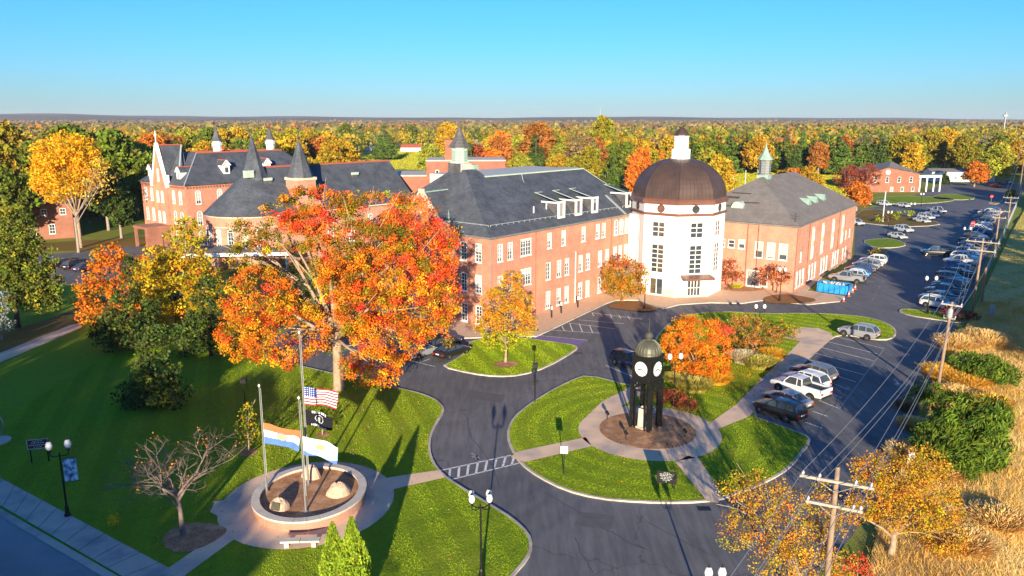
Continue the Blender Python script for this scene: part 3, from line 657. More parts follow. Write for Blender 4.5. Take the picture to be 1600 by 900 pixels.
# cupola of the hall
def cupola(parent, c, base_z, zs, wd, mats, louvre=True, n=8, shaft=None):
    """zs: shaft top, body top, eave, finial"""
    zb, zt, ze, zf = zs; r = wd/2/math.cos(math.pi/n); ro = math.pi/n
    mb = MB(); h2 = wd*.5
    mb.box(c[0]-h2, c[0]+h2, c[1]-h2, c[1]+h2, base_z, zb); cu = mb.build('cupola', mats[0], parent)
    mb = MB(); mb.lathe([(r*1.12, zb-.02), (r*1.12, zb+.2), (r*.92, zb+.22), (r*.92, zt-.2), (r*1.1, zt-.18), (r*1.1, zt)], n, c, rot=ro); mb.build('cupola_body', mats[1], cu)
    for k in range(n):
        a = 2*math.pi*(k+.5)/n+ro; R_ = wd/2*.95
        lv = MB()
        if louvre:
            for j in range(7):
                z = zb+.35+(zt-zb-.7)*j/7; hw = R_*math.tan(math.pi/n)*.72
                lv.add([(R_+.02, -hw, z+.12), (R_+.02, hw, z+.12), (R_+.12, hw, z), (R_+.12, -hw, z)], [(0, 3, 2, 1)])
        lo = lv.build('louvre', mats[3], cu); lo.location = (c[0], c[1], 0); lo.rotation_euler = (0, 0, a-math.pi/n if False else a)
    prof = [(r*1.32, ze), (r*1.3, ze+.08)]
    H_ = zf-ze
    for t, q in ((.15, .95), (.3, .68), (.45, .46), (.6, .28), (.75, .15), (.86, .09)): prof.append((r*q, ze+.08+H_*t))
    prof += [(.06, zf-.1*H_), (.13, zf-.08*H_), (.15, zf-.05*H_), (.02, zf)]
    mb = MB(); mb.lathe(prof, n, c, rot=ro); mb.build('cupola_roof', mats[2], cu)
    return cu
cupola(HA, (7.2, pc+.5), 16.8, (20.4, 22.6, 22.55, 26.3), 2.35, (MT['slate_warm'], MT['verd_pale'], MT['slate_warm'], MT['verdigris']))
mb = MB(); mb.box(8.35, 9.3, pc-1.1, pc-.3, 19.4, 20.1); mb.build('flashing_box', MT['verdigris'], HA)
mb = MB(); mb.box(6.12, 8.3, pc-.72, pc-.685, 18.4, 20.35); mb.build('lead_panel', mat('pale_lead', (.52,.5,.44), (.45,.43,.38), 2), HA)

# ---- white domed tower
OC = (26.0, 119.9); OR = 7.1; n0 = math.atan2(-OC[1], -OC[0]+.4)
DT = empty('domed_tower', (OC[0], OC[1], .1), n0, 'white octagonal entrance tower with a brown copper dome and white lantern', 'tower')
def oct(r, k): a = k*math.pi/4; return (r*math.cos(a), r*math.sin(a))
wb = MB(); S8 = 2*OR*math.sin(math.pi/8)
def tw_win(parent, p0, p1, s, w_, zl, h, cols, rows, glass, fr=.12):
    P0 = Vector((*p0, 0)); P1 = Vector((*p1, 0)); dx = (P1-P0).normalized(); n_ = Vector((dx.y, -dx.x, 0)); rz = math.atan2(n_.y, n_.x)-math.pi/2
    q = P0+dx*s-n_*.14
    mb = MB(); hw = w_/2
    mb.box(-hw, -hw+fr, -.04, .08, 0, h); mb.box(hw-fr, hw, -.04, .08, 0, h); mb.box(-hw+fr, hw-fr, -.04, .077, 0, fr); mb.box(-hw+fr, hw-fr, -.04, .077, h-fr, h)
    for i in range(1, cols): x = -hw+fr+(w_-2*fr)*i/cols; mb.box(x-.05, x+.05, -.037, .05, fr, h-fr)
    for j in range(1, rows): z = fr+(h-2*fr)*j/rows; mb.box(-hw+fr, hw-fr, -.034, .047, z-.05, z+.05)
    o = mb.build('window', MT['white'], parent, loc=(q.x, q.y, zl), rz=rz)
    pw, ph = (w_-2*fr)/cols-.02, (h-2*fr)/rows-.02
    g_ = MB(); g_.quad((-pw/2, 0, -ph/2), (pw/2, 0, -ph/2), (pw/2, 0, ph/2), (-pw/2, 0, ph/2))
    pm = {k: g_.mesh('pane', MT[k]) for k in glass}
    for i in range(cols):
        for j in range(rows):
            k = glass[(i*5+j*3+int(zl)) % len(glass)]
            link('pane', pm[k], None, o, (-hw+fr+(w_-2*fr)*(i+.5)/cols, -.01, fr+(h-2*fr)*(j+.5)/rows)).rotation_euler = (R(random.uniform(-.4, .4)), 0, R(random.uniform(-.4, .4)))
    return o
H1 = 12.35
for k in range(8):
    p0, p1 = oct(OR, k), oct(OR, k+1)
    c = S8/2
    ops = []
    if k in (0, 7, 1, 6):
        wx = c + (.35 if k == 0 else -.35 if k == 7 else 0)
        ops = [(wx-1.05, wx+1.05, 9.0, 11.4), (wx-1.05, wx+1.05, 3.55, 8.0)]
        if k in (0, 7): ops.append((wx-1.1, wx+1.1, .15, 2.75))
        gls = ('glass_warm', 'glass_green', 'glass_warm') if k in (7, 6) else ('glass', 'glass_green', 'glass')
        if k == 7: gls = ('glass_warm', 'glass_warm', 'glass')
        tw_win(DT, p0, p1, wx, 2.08, 9.01, 2.38, 2, 3, gls); tw_win(DT, p0, p1, wx, 2.08, 3.56, 4.42, 2, 6, gls)
        if k in (0, 7):
            dr = tw_win(DT, p0, p1, wx, 2.18, .16, 2.58, 4 if k == 0 else 2, 2 if k == 0 else 1, ('glass', 'glass_warm'), .1); dr.name = 'door'
    facade(wb, p0, p1, 0, H1, ops, .3)
    facade(wb, oct(OR*1.005, k), oct(OR*1.005, k+1), 12.65, 14.0, [])
    r = MB()                                             # round window in the drum
    P0 = Vector((*oct(OR*1.005, k), 0)); P1 = Vector((*oct(OR*1.005, k+1), 0)); m_ = (P0+P1)/2; n_ = m_.normalized(); rz = math.atan2(n_.y, n_.x)-math.pi/2
    nn = 20
    for i in range(nn):
        a, b = 2*math.pi*i/nn, 2*math.pi*(i+1)/nn
        A = [(rr*math.cos(t), .08 if q else -.02, rr*math.sin(t)) for q in (0, 1) for rr, t in ((.6, a), (.6, b), (.48, b), (.48, a))]
        r.add(A, [(0,1,2,3),(7,6,5,4),(0,4,5,1),(1,5,6,2),(2,6,7,3),(3,7,4,0)])
    o = r.build('round_window', MT['copper_brown'], DT, loc=(m_.x, m_.y, 13.35), rz=rz)
    g_ = MB(); g_.add([(.5*math.cos(2*math.pi*i/nn), .025, .5*math.sin(2*math.pi*i/nn)) for i in range(nn)], [tuple(range(nn))]); g_.build('pane', MT['copper_band'] if k == 7 else MT['glass'], o)
wb.build('wall', MT['stucco'], DT)
mb = MB(); mb.lathe([(OR+.12, 12.3), (OR+.3, 12.4), (OR+.3, 12.66), (OR+.1, 12.72)], 8); mb.build('copper_string_course', MT['copper_band'], DT)
mb = MB(); mb.lathe([(OR+.1, 13.95), (OR+.38, 14.1), (OR+.42, 14.5), (OR+.2, 14.75), (OR+.02, 14.85)], 8); mb.build('copper_cornice', MT['copper_band'], DT)
mb = MB(); mb.lathe([(OR+.06, 0), (OR+.06, 1.15), (OR+.02, 1.2)], 8)
prof = [(OR*math.cos(t)**.92 if t < 1.4 else 1.5, 14.8+5.75*math.sin(t)) for t in np.linspace(0, 1.37, 12)]
dm = MB(); dm.lathe(prof, 8); DM = dm.build('dome', MT['copper_brown'], DT)
for k in range(8):                                       # standing seams of each gore
    sm = MB()
    for j in range(9):
        f = j/9.0
        pts = []
        for (r, z) in prof:
            A = Vector((*oct(r, k), z)); B = Vector((*oct(r, k+1), z)); q = A.lerp(B, f); pts.append(q*1.0+Vector((q.x, q.y, 0)).normalized()*.01)
        if j and j % 2 == 0: pts = pts[:-2]
        elif j: pts = pts[:-4] if j % 4 != 3 else pts[:-3]
        sm.tube(pts, .07 if j == 0 else .028, 4)
    sm.build('seam', MT['copper_brown'], DM)
mb = MB(); mb.lathe([(1.5, 20.2), (1.5, 21.9), (1.25, 21.95), (1.14, 22.0), (1.14, 23.75), (1.26, 23.8), (1.26, 23.9)], 8, rot=math.pi/8); LT = mb.build('lantern', MT['stucco'], DT)
mb = MB(); mb.lathe([(1.3, 23.9), (1.26, 24.05), (1.0, 24.45), (.65, 24.85), (.3, 25.1), (.1, 25.2), (.05, 25.4)], 8, rot=math.pi/8); mb.build('lantern_roof', MT['copper_brown'], LT)
# canopy over the entrance
p0, p1 = Vector((*oct(OR, 0), 0)), Vector((*oct(OR, 1), 0)); dx = (p1-p0).normalized(); n_ = Vector((dx.y, -dx.x, 0)); q = p0+dx*(S8/2+.35); rz = math.atan2(n_.y, n_.x)-math.pi/2
mb = MB(); mb.add([(-2.3, .02, 3.3), (2.3, .02, 3.3), (2.3, 2.2, 3.0), (-2.3, 2.2, 3.0), (-2.3, .02, 3.5), (2.3, .02, 3.5), (2.3, 2.2, 3.3), (-2.3, 2.2, 3.3)], [(0,3,2,1),(4,5,6,7),(0,1,5,4),(1,2,6,5),(2,3,7,6),(3,0,4,7)]); mb.build('entrance_canopy', MT['copper_band'], DT, loc=(q.x, q.y, 0), rz=rz)
mb = MB()
p0, p1 = oct(OR+.04, 7), oct(OR+.04, 8); facade(mb, p0, p1, 0, 1.2, [(S8/2-1.5, S8/2+.8, 0, 1.21)], .05)
p0, p1 = oct(OR+.04, 0), oct(OR+.04, 1); facade(mb, p0, p1, 0, 1.2, [(S8/2-.8, S8/2+1.5, 0, 1.21)], .05)
mb.build('stone_plinth', MT['cream'], DT)
mb = MB(); a = Vector((18.6-OC[0], 121-OC[1])); 
lk = MB(); lk.prism(ccw([(18.4, 120.6), (20.3, 117.2), (22.5, 122), (20.5, 126)]), 0, 12.0); o = lk.build('link_bay', MT['stucco']); o.parent = DT; o.matrix_parent_inverse = (Matrix.Translation((OC[0], OC[1], .1)) @ Matrix.Rotation(n0, 4, 'Z')).inverted()

# ---- right wing
RW = empty('brick_wing', (43.7, 116.7, .1), math.atan2(.811, .584), 'red brick wing with grey shingle hip roof and small copper cupola beside the car park', 'building')
wb = MB(); WL, WW, WE = 39.2, 20.0, 10.35
wins = []
for k, s0 in enumerate((1.0, 8.0, 15.5, 23.4)):
    for j in range(3): wins.append((s0+.6+j*1.75, 1.15, .45, 2.6, 1, 2, 'blind'))
for s in (3.0, 32.6, 35.6): wins.append((s, .9, 4.4, 1.6, 1, 2, 'blind'))
for s in (31.5, 33.5): wins.append((s, .9, .6, 2.2, 1, 2, 'blind'))
wall_with_windows(wb, RW, (0, 0), (WL, 0), 0, WE, wins)
for s in (9.3, 15.3, 22.2, 29.3):                     # tall stone panels with slit lights
    pm = MB(); pm.box(s-.65, s+.65, -.08, .1, 3.9, 9.3); PN = pm.build('stone_panel', MT['cream'], RW)
    for zz in (4.2, 7.0): put_window(PN, s, -.11, zz, math.pi, .6, 1.9, 1, 2, 'glass', sill=False)
ew = [(WW-s, w_, z, h, 1, r_, g_) for s, w_, z, h, r_, g_ in ((1.9, 1.35, 4.9, 2.6, 2, 'blind'), (3.8, 1.3, 4.9, 2.6, 2, 'blind'), (5.7, 1.3, 4.9, 2.6, 2, 'blind'), (8.5, 1.1, 6.1, 1.5, 2, 'blind'), (10.2, 1.1, 6.1, 1.3, 2, 'glass'), (11.8, 1.1, 6.1, 1.3, 2, 'glass'), (4.5, 1.0, .4, 2.3, 2, 'glass'), (6.3, 2.2, .2, 2.6, 2, 'blind'))]
wall_with_windows(wb, RW, (0, WW), (0, 0), 0, WE, ew)
facade(wb, (WL, 0), (WL, WW), 0, WE, []); facade(wb, (WL, WW), (0, WW), 0, WE, [])
wb.box(WL-1, WL+3.4, 1.5, 10, 0, 6.2)
wb.build('wall', MT['brick_right'], RW)
RT = 16.7; rf = MB(); e = .3
slope_roof(rf, [[(-e, -e, WE+.1), (WL+e, -e, WE+.1), (31, 10, RT), (11.5, 10, RT)], [(WL+e, -e, WE+.1), (WL+e, WW+e, WE+.1), (31, 10, RT)],
                [(WL+e, WW+e, WE+.1), (-e, WW+e, WE+.1), (11.5, 10, RT), (31, 10, RT)], [(-e, WW+e, WE+.1), (-e, -e, WE+.1), (11.5, 10, RT)]])
rf.build('roof', MT['shingle'], RW)
mb = MB(); mb.bar((-e, -e, WE-.05), (WL+e, -e, WE-.05), .12, .22); mb.bar((-e, WW, WE-.05), (-e, -e, WE-.05), .12, .22); mb.build('gutter', MT['shingle'], RW)
def roof_pt(s, y):                                   # height of the end and long slopes
    return WE+.1+min((s+e)/(11.5+e), (y+e)/(10+e))*(RT-WE-.1)
def patch(x0, y0, x1, y1, m):
    mb = MB(); mb.add([(x, y, roof_pt(x, y)+.05) for x, y in ((x0, y0), (x1, y0), (x1, y1), (x0, y1))], [(0, 1, 2, 3)]); mb.build('shingle_patch', MT[m], RW)
for x0, x1, y0, y1, m in ((5.4, 5.9, 11.3, 16, 'shingle_new'), (6.7, 7.0, 9.8, 13, 'shingle_new'), (3.7, 4.05, 6.4, 9.5, 'shingle_pale'), (2.2, 2.6, 4.5, 6.2, 'shingle_pale'), (4.3, 4.6, 9, 10.4, 'shingle_new'), (3.2, 3.5, 12, 15, 'shingle_new'), (3.2, 3.6, 5.2, 8.1, 'shingle_pale'), (4.4, 4.7, 7.6, 9, 'shingle_new')): patch(x0, y0, x1, y1, m)
for s in (15.2, 19.4, 24.5):                           # triangular copper roof vents
    zz = roof_pt(s, 2.6); tv = MB(); tv.add([(s-1.0, 2.4, zz-.05), (s+1.0, 2.4, zz-.05), (s, 2.4, zz+1.0), (s, 4.6, zz+1.05)], [(0, 1, 2), (1, 3, 2), (0, 2, 3)]); tv.build('roof_vent', MT['verdigris'], RW)
ey = MB(); nn = 12                                     # eyebrow vent on the end slope
zz = roof_pt(3.0, 10.7); pr_ = [(3.0, 10.7+1.0*math.cos(math.pi*i/nn), zz+1.05*math.sin(math.pi*i/nn)) for i in range(nn+1)]
ey.add(pr_, [tuple(range(nn+1))]); bk = [(5.4, y, z) for _, y, z in pr_]
for i in range(nn): ey.quad(pr_[i], pr_[i+1], bk[i+1], bk[i])
ey.build('eyebrow_vent', MT['verd_pale'], RW)
for x, y in ((.08, -.08), (.08, 5.9), (-.08, 7.6), (6.9, -.08), (26.5, -.08)):
    mb = MB(); mb.tube([(x if y < 0 else -.08, y, 0), (x if y < 0 else -.08, y, WE-.1)], .06, 6); mb.build('downpipe', MT['brick_dark'], RW)
mb = MB(); mb.tube([(.6, .6, 10.6), (.6, .6, 12.4)], .03, 5)
for k in range(3): mb.tube([(.6, -.2+.3*k, 11.4+.35*k), (.6, 1.5-.3*k, 11.5+.35*k)], .02, 4)
mb.build('aerial', MT['black_metal'], RW)
cupola(RW, (14.2, 10.2), 15.6, (17.0, 19.6, 19.55, 22.4), 1.9, (MT['verdigris'], MT['grey_metal'], MT['verdigris'], MT['lead']))

# ---- chapel with apse
CH = empty('brick_chapel', (-45.5, 135.8, .1), TH, 'red brick chapel with rounded slate apse, long slate roof and twin spires behind the oak', 'building')
CE, CR, CW = 9.4, 17.5, 8.0               # eave, ridge, half width; ridge along local x at y = CW
CLn = 38.0
wb = MB(); ap = []
nA = 20
apc = (4.0, CW)
arc = [(apc[0]-CW*math.sin(math.pi*i/nA), apc[1]-CW*math.cos(math.pi*i/nA)) for i in range(nA+1)]
for i in range(nA): facade(wb, arc[i+1], arc[i], 0, CE, [])
cw = [(s, 1.4, 2.6, 4.4, 2, 5, 'blind', True) for s in (12, 17, 22, 27, 32)]
wall_with_windows(wb, CH, (apc[0], 0), (CLn, 0), 0, CE, cw)
facade(wb, (CLn, 0), (CLn, 2*CW), 0, CE, []); wb.add([(CLn, 0, CE), (CLn, 2*CW, CE), (CLn, CW, CR)], [(0, 1, 2)])
wb.build('wall', MT['brick_right'], CH)
for i in range(2, 16, 2):
    a = math.pi*(i+.5)/nA; x, y = apc[0]-CW*math.sin(a)*.985, apc[1]-CW*math.cos(a)*.985
    nrm = (-math.sin(a), -math.cos(a)); me, gm_ = window_mesh(1.1, 3.0, 2, 4, True)
    o = link('window', me, MT['white'], CH, (x+nrm[0]*.2, y+nrm[1]*.2, 3.6), math.atan2(nrm[1], nrm[0])-math.pi/2); link('pane', gm_['glass' if i % 4 else 'blind'], None, o, (0, -.015, 0))
mb = MB()
for zz, th in ((3.2, .1), (7.4, .12), (CE-.15, .2)):
    for i in range(nA): mb.bar((*arc[i], zz), (*arc[i+1], zz), .16, th)
mb.build('stone_band', MT['cream'], CH)['kind'] = 'stuff'
rf = MB(); e = .5
oarc = [(apc[0]-(CW+e)*math.sin(math.pi*i/nA), apc[1]-(CW+e)*math.cos(math.pi*i/nA)) for i in range(nA+1)]
for i in range(nA): rf.add([(*oarc[i+1], CE), (*oarc[i], CE), (apc[0]+.3, CW, CR)], [(0, 1, 2)])
slope_roof(rf, [[(apc[0], -e, CE), (CLn+.3, -e, CE), (CLn+.3, CW, CR), (apc[0]+.3, CW, CR)], [(CLn+.3, 2*CW+e, CE), (apc[0], 2*CW+e, CE), (apc[0]+.3, CW, CR), (CLn+.3, CW, CR)]])
rf.build('roof', MT['slate'], CH)
mb = MB(); mb.bar((apc[0], CW, CR+.05), (CLn+.3, CW, CR+.05), .4, .3); mb.build('ridge_tiles', MT['terracotta'], CH)
mb = MB(); mb.bar((apc[0], -e-.05, CE-.1), (CLn, -e-.05, CE-.1), .2, .25); mb.build('gutter', MT['cream'], CH)
# great spire at the head of the apse
mb = MB(); mb.lathe([(2.7, CR-2.2), (1.9, CR-.2), (1.35, CR+1.5), (.05, CR+6.0)], 8, (apc[0]+1.2, CW)); mb.tube([(apc[0]+1.2, CW, CR+5.9), (apc[0]+1.2, CW, CR+6.7)], .05, 5); mb.build('spire', MT['slate'], CH)
mb = MB(); mb.box(apc[0]-1.9, apc[0]-.2, CW-2.3, CW-1.4, CR-1.6, CR-.3); mb.build('spire_foot', MT['verd_pale'], CH)
# steeple on the near slope
SX, SY = 11.5, 2.4
tb = MB(); tb.lathe([(4.2, 7.0), (4.0, 10.2), (3.0, 11.8), (2.8, 12.4), (2.75, 15.5)], 4, (SX, SY), rot=R(45)); tb.build('steeple_base', MT['brick_right'], CH)
tb = MB(); tb.lathe([(3.0, 15.2), (3.0, 15.7), (2.7, 15.75)], 4, (SX, SY), rot=R(45)); tb.build('steeple_cornice', MT['cream'], CH)
tb = MB(); tb.lathe([(2.5, 15.7), (1.95, 17.2), (1.3, 19.2), (.05, 22.7)], 8, (SX, SY), rot=R(22.5)); tb.tube([(SX, SY, 22.5), (SX, SY, 24.2)], .05, 5); tb.build('steeple', MT['slate'], CH)
for x in (6.2, 26.5):
    zz = CE+(6.0)/(CW+e)*(CR-CE); db = MB(); db.box(x-.7, x+.7, 5.0, 7.0, zz-1.6, zz+.5); db.build('roof_hatch', MT['slate_warm'], CH); db = MB(); db.box(x-.85, x+.85, 4.9, 5.2, zz+.1, zz+.62); db.build('hatch_head', MT['verd_pale'], CH)

# low covered porch with the white edge
PO = empty('entrance_porch', (*gp(366, 428), 0), R(8), 'low flat roofed porch with a bright white fascia by the chapel', 'porch')
mb = MB(); mb.prism(ccw([(-9, 0), (9.5, -.5), (10, 9), (-2, 14), (-10, 6)]), 3.7, 3.75); mb.build('roof', MT['shingle'], PO)
mb = MB(); pg = [(-9, 0), (9.5, -.5), (10, 9), (-2, 14), (-10, 6)]
for i in range(5): mb.bar((*pg[i], 3.45), (*pg[(i+1) % 5], 3.45), .3, .62)
mb.build('fascia', MT['white'], PO)
for x, y in ((-8.6, .6), (-3, .4), (3, .2), (9, .2), (9.4, 8.5), (-9.4, 5.8)):
    mb = MB(); mb.lathe([(.3, 0), (.3, .4), (.2, .45), (.2, 3.2), (.28, 3.3)], 10, (x, y)); mb.build('column', MT['limestone'], PO)
mb = MB(); mb.lathe([(.1, 3.7), (4.5, 3.78), (.06, 5.0)], 4, (-1, 6)); mb.build('lantern_roof', MT['slate'], PO)

# ---- old hall, rear left
OH = empty('old_brick_hall', (-66.5, 157.0, .1), TH, 'old red brick hall with gabled front, arched white windows and red ridged slate roof', 'building')
OE = 13.0; wb = MB(); LW = 19.5; LL = 34
fw = []
for s, w_ in ((2.0, 1.0), (4.7, 1.0), (8.6, .95), (10.3, .95), (14.4, 1.0), (17.2, 1.0)):
    for z in (9.2, 4.9, .8): fw.append((s, w_, z, 2.3, 2, 3, 'glass' if (int(s)+int(z)) % 3 == 0 else 'blind', True))
wall_with_windows(wb, OH, (0, LW), (0, 0), 0, OE, fw)
sw = []
for s in (2.6, 7.4, 12.2, 17, 22):
    for z in (9.2, 4.9, .8): sw.append((s, 1.15, z, 2.3, 2, 3, gl(int(s+z)), True))
wall_with_windows(wb, OH, (0, 0), (LL, 0), 0, OE, sw)
facade(wb, (LL, LW), (0, LW), 0, OE, []); facade(wb, (LL, 0), (LL, LW), 0, OE, [])
gc = LW-9.45; wb.box(-.5, .05, gc-2.9, gc+2.9, 0, OE+.05); wb.add([(-.5, gc+2.9, OE), (-.5, gc-2.9, OE), (-.5, gc, OE+8.2), (.6, gc+2.9, OE), (.6, gc-2.9, OE), (.6, gc, OE+8.2)], [(0, 1, 2), (5, 4, 3)])
wb.build('wall', MT['brick'], OH)
me, gm_ = window_mesh(.9, 2.0, 2, 3, True)
for dz in (-1.0, 1.0):
    for z in (9.2, 4.9):
        o = link('window', me, None, OH, (-.53, gc+dz, z), math.pi/2); link('pane', gm_['blind'], None, o, (0, -.015, 0))
o = link('window', window_mesh(.6, 2.4, 1, 2, True)[0], None, OH, (-.53, gc, 13.6), math.pi/2); link('pane', window_mesh(.6, 2.4, 1, 2, True)[1]['blind'], None, o, (0, -.015, 0))
mb = MB()
for sg in (-1, 1): mb.bar((-.35, gc+sg*3.1, OE-.2), (-.35, gc, OE+8.5), .7, .3); mb.box(-.7, 0, gc+sg*3.3-.35, gc+sg*3.3+.35, OE-.6, OE+2.0)
mb.bar((-.35, gc, OE+8.3), (-.35, gc, OE+11), .16); mb.bar((-.35, gc-.55, OE+10.2), (-.35, gc+.55, OE+10.2), .16); mb.build('gable_trim', MT['white'], OH)
rf = MB(); RR = 19.3; e = .45
slope_roof(rf, [[(-e, -e, OE+.1), (LL+e, -e, OE+.1), (LL-6, 7.5, RR), (7, 7.5, RR)], [(-e, LW+e, OE+.1), (-e, -e, OE+.1), (7, 7.5, RR), (7, LW-7.5, RR)], [(LL+e, LW+e, OE+.1), (-e, LW+e, OE+.1), (7, LW-7.5, RR), (LL-6, LW-7.5, RR)],
    [(7, 7.5, RR), (LL-6, 7.5, RR), (LL-6, LW-7.5, RR), (7, LW-7.5, RR)], [(LL+e, -e, OE+.1), (LL+e, LW+e, OE+.1), (LL-6, LW-7.5, RR), (LL-6, 7.5, RR)],
    [(-.4, gc-3.0, OE+.2), (4.2, gc-3.0, OE+3), (5.2, gc, OE+8.0), (-.4, gc, OE+8.0)], [(-.4, gc, OE+8.0), (5.2, gc, OE+8.0), (4.2, gc+3, OE+3), (-.4, gc+3, OE+.2)], [(4.2, gc-3, OE+2), (4.2, gc+3, OE+2), (5.2, gc, OE+8)]])
rf.build('roof', MT['slate'], OH)
mb = MB(); mb.bar((7, 7.5, RR+.05), (LL-6, 7.5, RR+.05), .4, .3); mb.bar((7, LW-7.5, RR+.05), (LL-6, LW-7.5, RR+.05), .4, .3); mb.bar((0, gc, OE+8.1), (5.2, gc, OE+8.1), .35, .25); mb.build('ridge_tiles', MT['terracotta'], OH)
mb = MB(); mb.bar((7, 7.5, RR+.05), (-e, -e, OE+.15), .2, .1); mb.bar((5, gc-.1, OE+8), (1.5, gc-5, OE+2.2), .3, .1); mb.build('hip_flashing', MT['lead'], OH)
mb = MB()
for k in range(30): mb.box(-.22, -.02, .3+k*.65, .55+k*.65, OE-.55, OE-.15)
for k in range(50): mb.box(.2+k*.65, .45+k*.65, -.2, -.02, OE-.55, OE-.15)
mb.build('brick_corbel', MT['brick_dark'], OH)['kind'] = 'stuff'
def gdormer(parent, x, y, z, rz, wd=1.5, hh=2.0, name='dormer'):
    g_ = MB(); g_.box(-wd/2, wd/2, 0, 2.4, 0, hh); D = g_.build(name, MT['white'], parent, loc=(x, y, z), rz=rz)
    g_ = MB(); slope_roof(g_, [[(-wd/2-.2, -.25, hh-.1), (0, -.25, hh+1.0), (0, 3.4, hh+1.0), (-wd/2-.2, 3.4, hh-.1)], [(0, -.25, hh+1.0), (wd/2+.2, -.25, hh-.1), (wd/2+.2, 3.4, hh-.1), (0, 3.4, hh+1.0)]]); g_.build('dormer_roof', MT['slate'], D)
    g_ = MB(); g_.add([(-wd/2, -.02, hh-.02), (wd/2, -.02, hh-.02), (0, -.02, hh+.95)], [(0, 1, 2)]); g_.bar((-wd/2-.2, -.15, hh-.05), (0, -.15, hh+1.02), .2, .16); g_.bar((wd/2+.2, -.15, hh-.05), (0, -.15, hh+1.02), .2, .16); g_.build('dormer_gable', MT['white'], D)
    g_ = MB(); g_.bar((0, -.2, hh+1.05), (0, 3.2, hh+1.05), .25, .18); g_.build('dormer_ridge', MT['terracotta'], D)
    g_ = MB(); nn = 8; g_.add([(-.38, -.03, .4), (.38, -.03, .4)]+[(.38*math.cos(math.pi*i/nn), -.03, 1.6+.38*math.sin(math.pi*i/nn)) for i in range(nn+1)], [tuple(range(nn+3))]); g_.build('pane', MT['blind'], D)
gdormer(OH, .9, 4.2, OE+.7, -math.pi/2); gdormer(OH, .9, LW-2.6, OE+.7, -math.pi/2); gdormer(OH, 10.5, 1.9, OE+1.8, 0); gdormer(OH, 20.5, 1.9, OE+1.8, 0)
for c, g0 in (((13, 9.5), 0), ((27, 10.5), 0)):
    mb = MB(); mb.lathe([(.95, RR-1), (.95, RR+1.3), (1.15, RR+1.35), (1.15, RR+2.0), (.9, RR+2.05), (.9, RR+2.4)], 8, c); cu = mb.build('roof_lantern', MT['white'], OH)
    mb = MB(); mb.lathe([(1.25, RR+2.4), (.75, RR+3.2), (.3, RR+4.8), (.08, RR+6.0), (.02, RR+6.8)], 8, c); mb.build('lantern_spire', MT['slate_warm'], cu)
mb = MB(); mb.box(-5.5, -.5, gc-3.0, gc+3.0, 4.0, 4.5); mb.box(-5.4, -.6, gc-2.9, gc-2.4, 0, 4); mb.box(-5.4, -4.9, gc+2.4, gc+2.9, 0, 4); mb.box(-5.4, -4.9, gc-2.4, gc-1.9, 0, 4); mb.build('entrance_porch', MT['brick_dark'], OH)

# ---- flat roofed block behind the main hall
FB = empty('flat_roofed_block', (*gp(655, 330), 0), TH-R(44), 'flat roofed red brick block with a square chimney tower behind the slate hall', 'building')
fx, fy = gp(655, 330)
FY = 172.0
def fb_at(u): return (u-800)/FPX*FY*1.02
FB.location = (fb_at(670), FY, 0); FB.rotation_euler = (0, 0, R(3)); 
FZ = zat(252, FY); wd = fb_at(790)-fb_at(670)
wb = MB(); fwins = [(s, .8, FZ-3.6, 1.7, 1, 2, 'glass') for s in (2.4+.0, 11.4, 14.2, 16.2)]
wall_with_windows(wb, FB, (0, 0), (wd, 0), 0, FZ, fwins); facade(wb, (wd, 0), (wd, 14), 0, FZ, []); facade(wb, (0, 14), (0, 0), 0, FZ, [])
wb.box(4.2, 8.2, 1.5, 5.5, 0, FZ+4.6)
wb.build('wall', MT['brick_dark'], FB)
mb = MB(); mb.box(-.1, wd+.1, -.1, 14, FZ, FZ+.25); mb.build('roof_edge', MT['limestone'], FB)
mb = MB(); mb.box(-14, 0, 1, 16, 0, FZ-3.4); mb.box(-14, 0, 1, 16, FZ-3.38, FZ-3.1, 1); mb.build('low_block', [MT['brick_dark'], MT['limestone']], FB)
mb = MB(); mb.box(wd+.2, wd+19, 4, 22, 0, FZ-3.0); mb.box(wd+.1, wd+19.1, 3.9, 22.1, FZ-3.0, FZ-2.75, 1); mb.build('low_block', [MT['brick_dark'], MT['limestone']], FB)

# ---- far brick building with portico, and small houses
GB = empty('low_brick_building', (*gp(1430, 299), 0), R(2), 'low red brick building with grey hip roof and white portico beyond the car park', 'building')
GB.location = (*gp(1434, 300), 0); wb = MB(); GL, GW, GH = 20, 20, 6.6
wall_with_windows(wb, GB, (-GL, 0), (0, 0), 0, GH, [(s, 1.2, 3.6, 2.0, 1, 2, 'glass') for s in (3.5, 8, 12.5, 17)]+[(s, 1.2, .3, 1.6, 1, 2, 'blind') for s in (10, 14, 18)])
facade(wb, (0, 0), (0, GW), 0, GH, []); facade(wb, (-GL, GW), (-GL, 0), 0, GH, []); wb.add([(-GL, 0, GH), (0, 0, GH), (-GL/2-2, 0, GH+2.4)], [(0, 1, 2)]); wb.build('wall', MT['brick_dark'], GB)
rf = MB(); slope_roof(rf, [[(-GL/2-2, -.3, GH+2.5), (.5, -.4, GH), (9, 1, GH-.4), (7, GW, GH-.4), (-6, GW/2, GH+4.2)], [(-GL-.4, -.4, GH), (-GL/2-2, -.3, GH+2.5), (-6, GW/2, GH+4.2), (-GL-.4, GW, GH)], [(-GL-.4, GW, GH), (-6, GW/2, GH+4.2), (7, GW, GH-.4)]]); rf.build('roof', MT['shingle'], GB)
mb = MB(); mb.box(.2, 9, .8, 1.2, GH-1.3, GH-.45); mb.build('portico_beam', MT['white'], GB)
for x in (1, 3.6, 6.3, 8.7): mb = MB(); mb.box(x-.25, x+.25, .9, 1.35, 0, GH-1.2); mb.build('portico_post', MT['white'], GB)
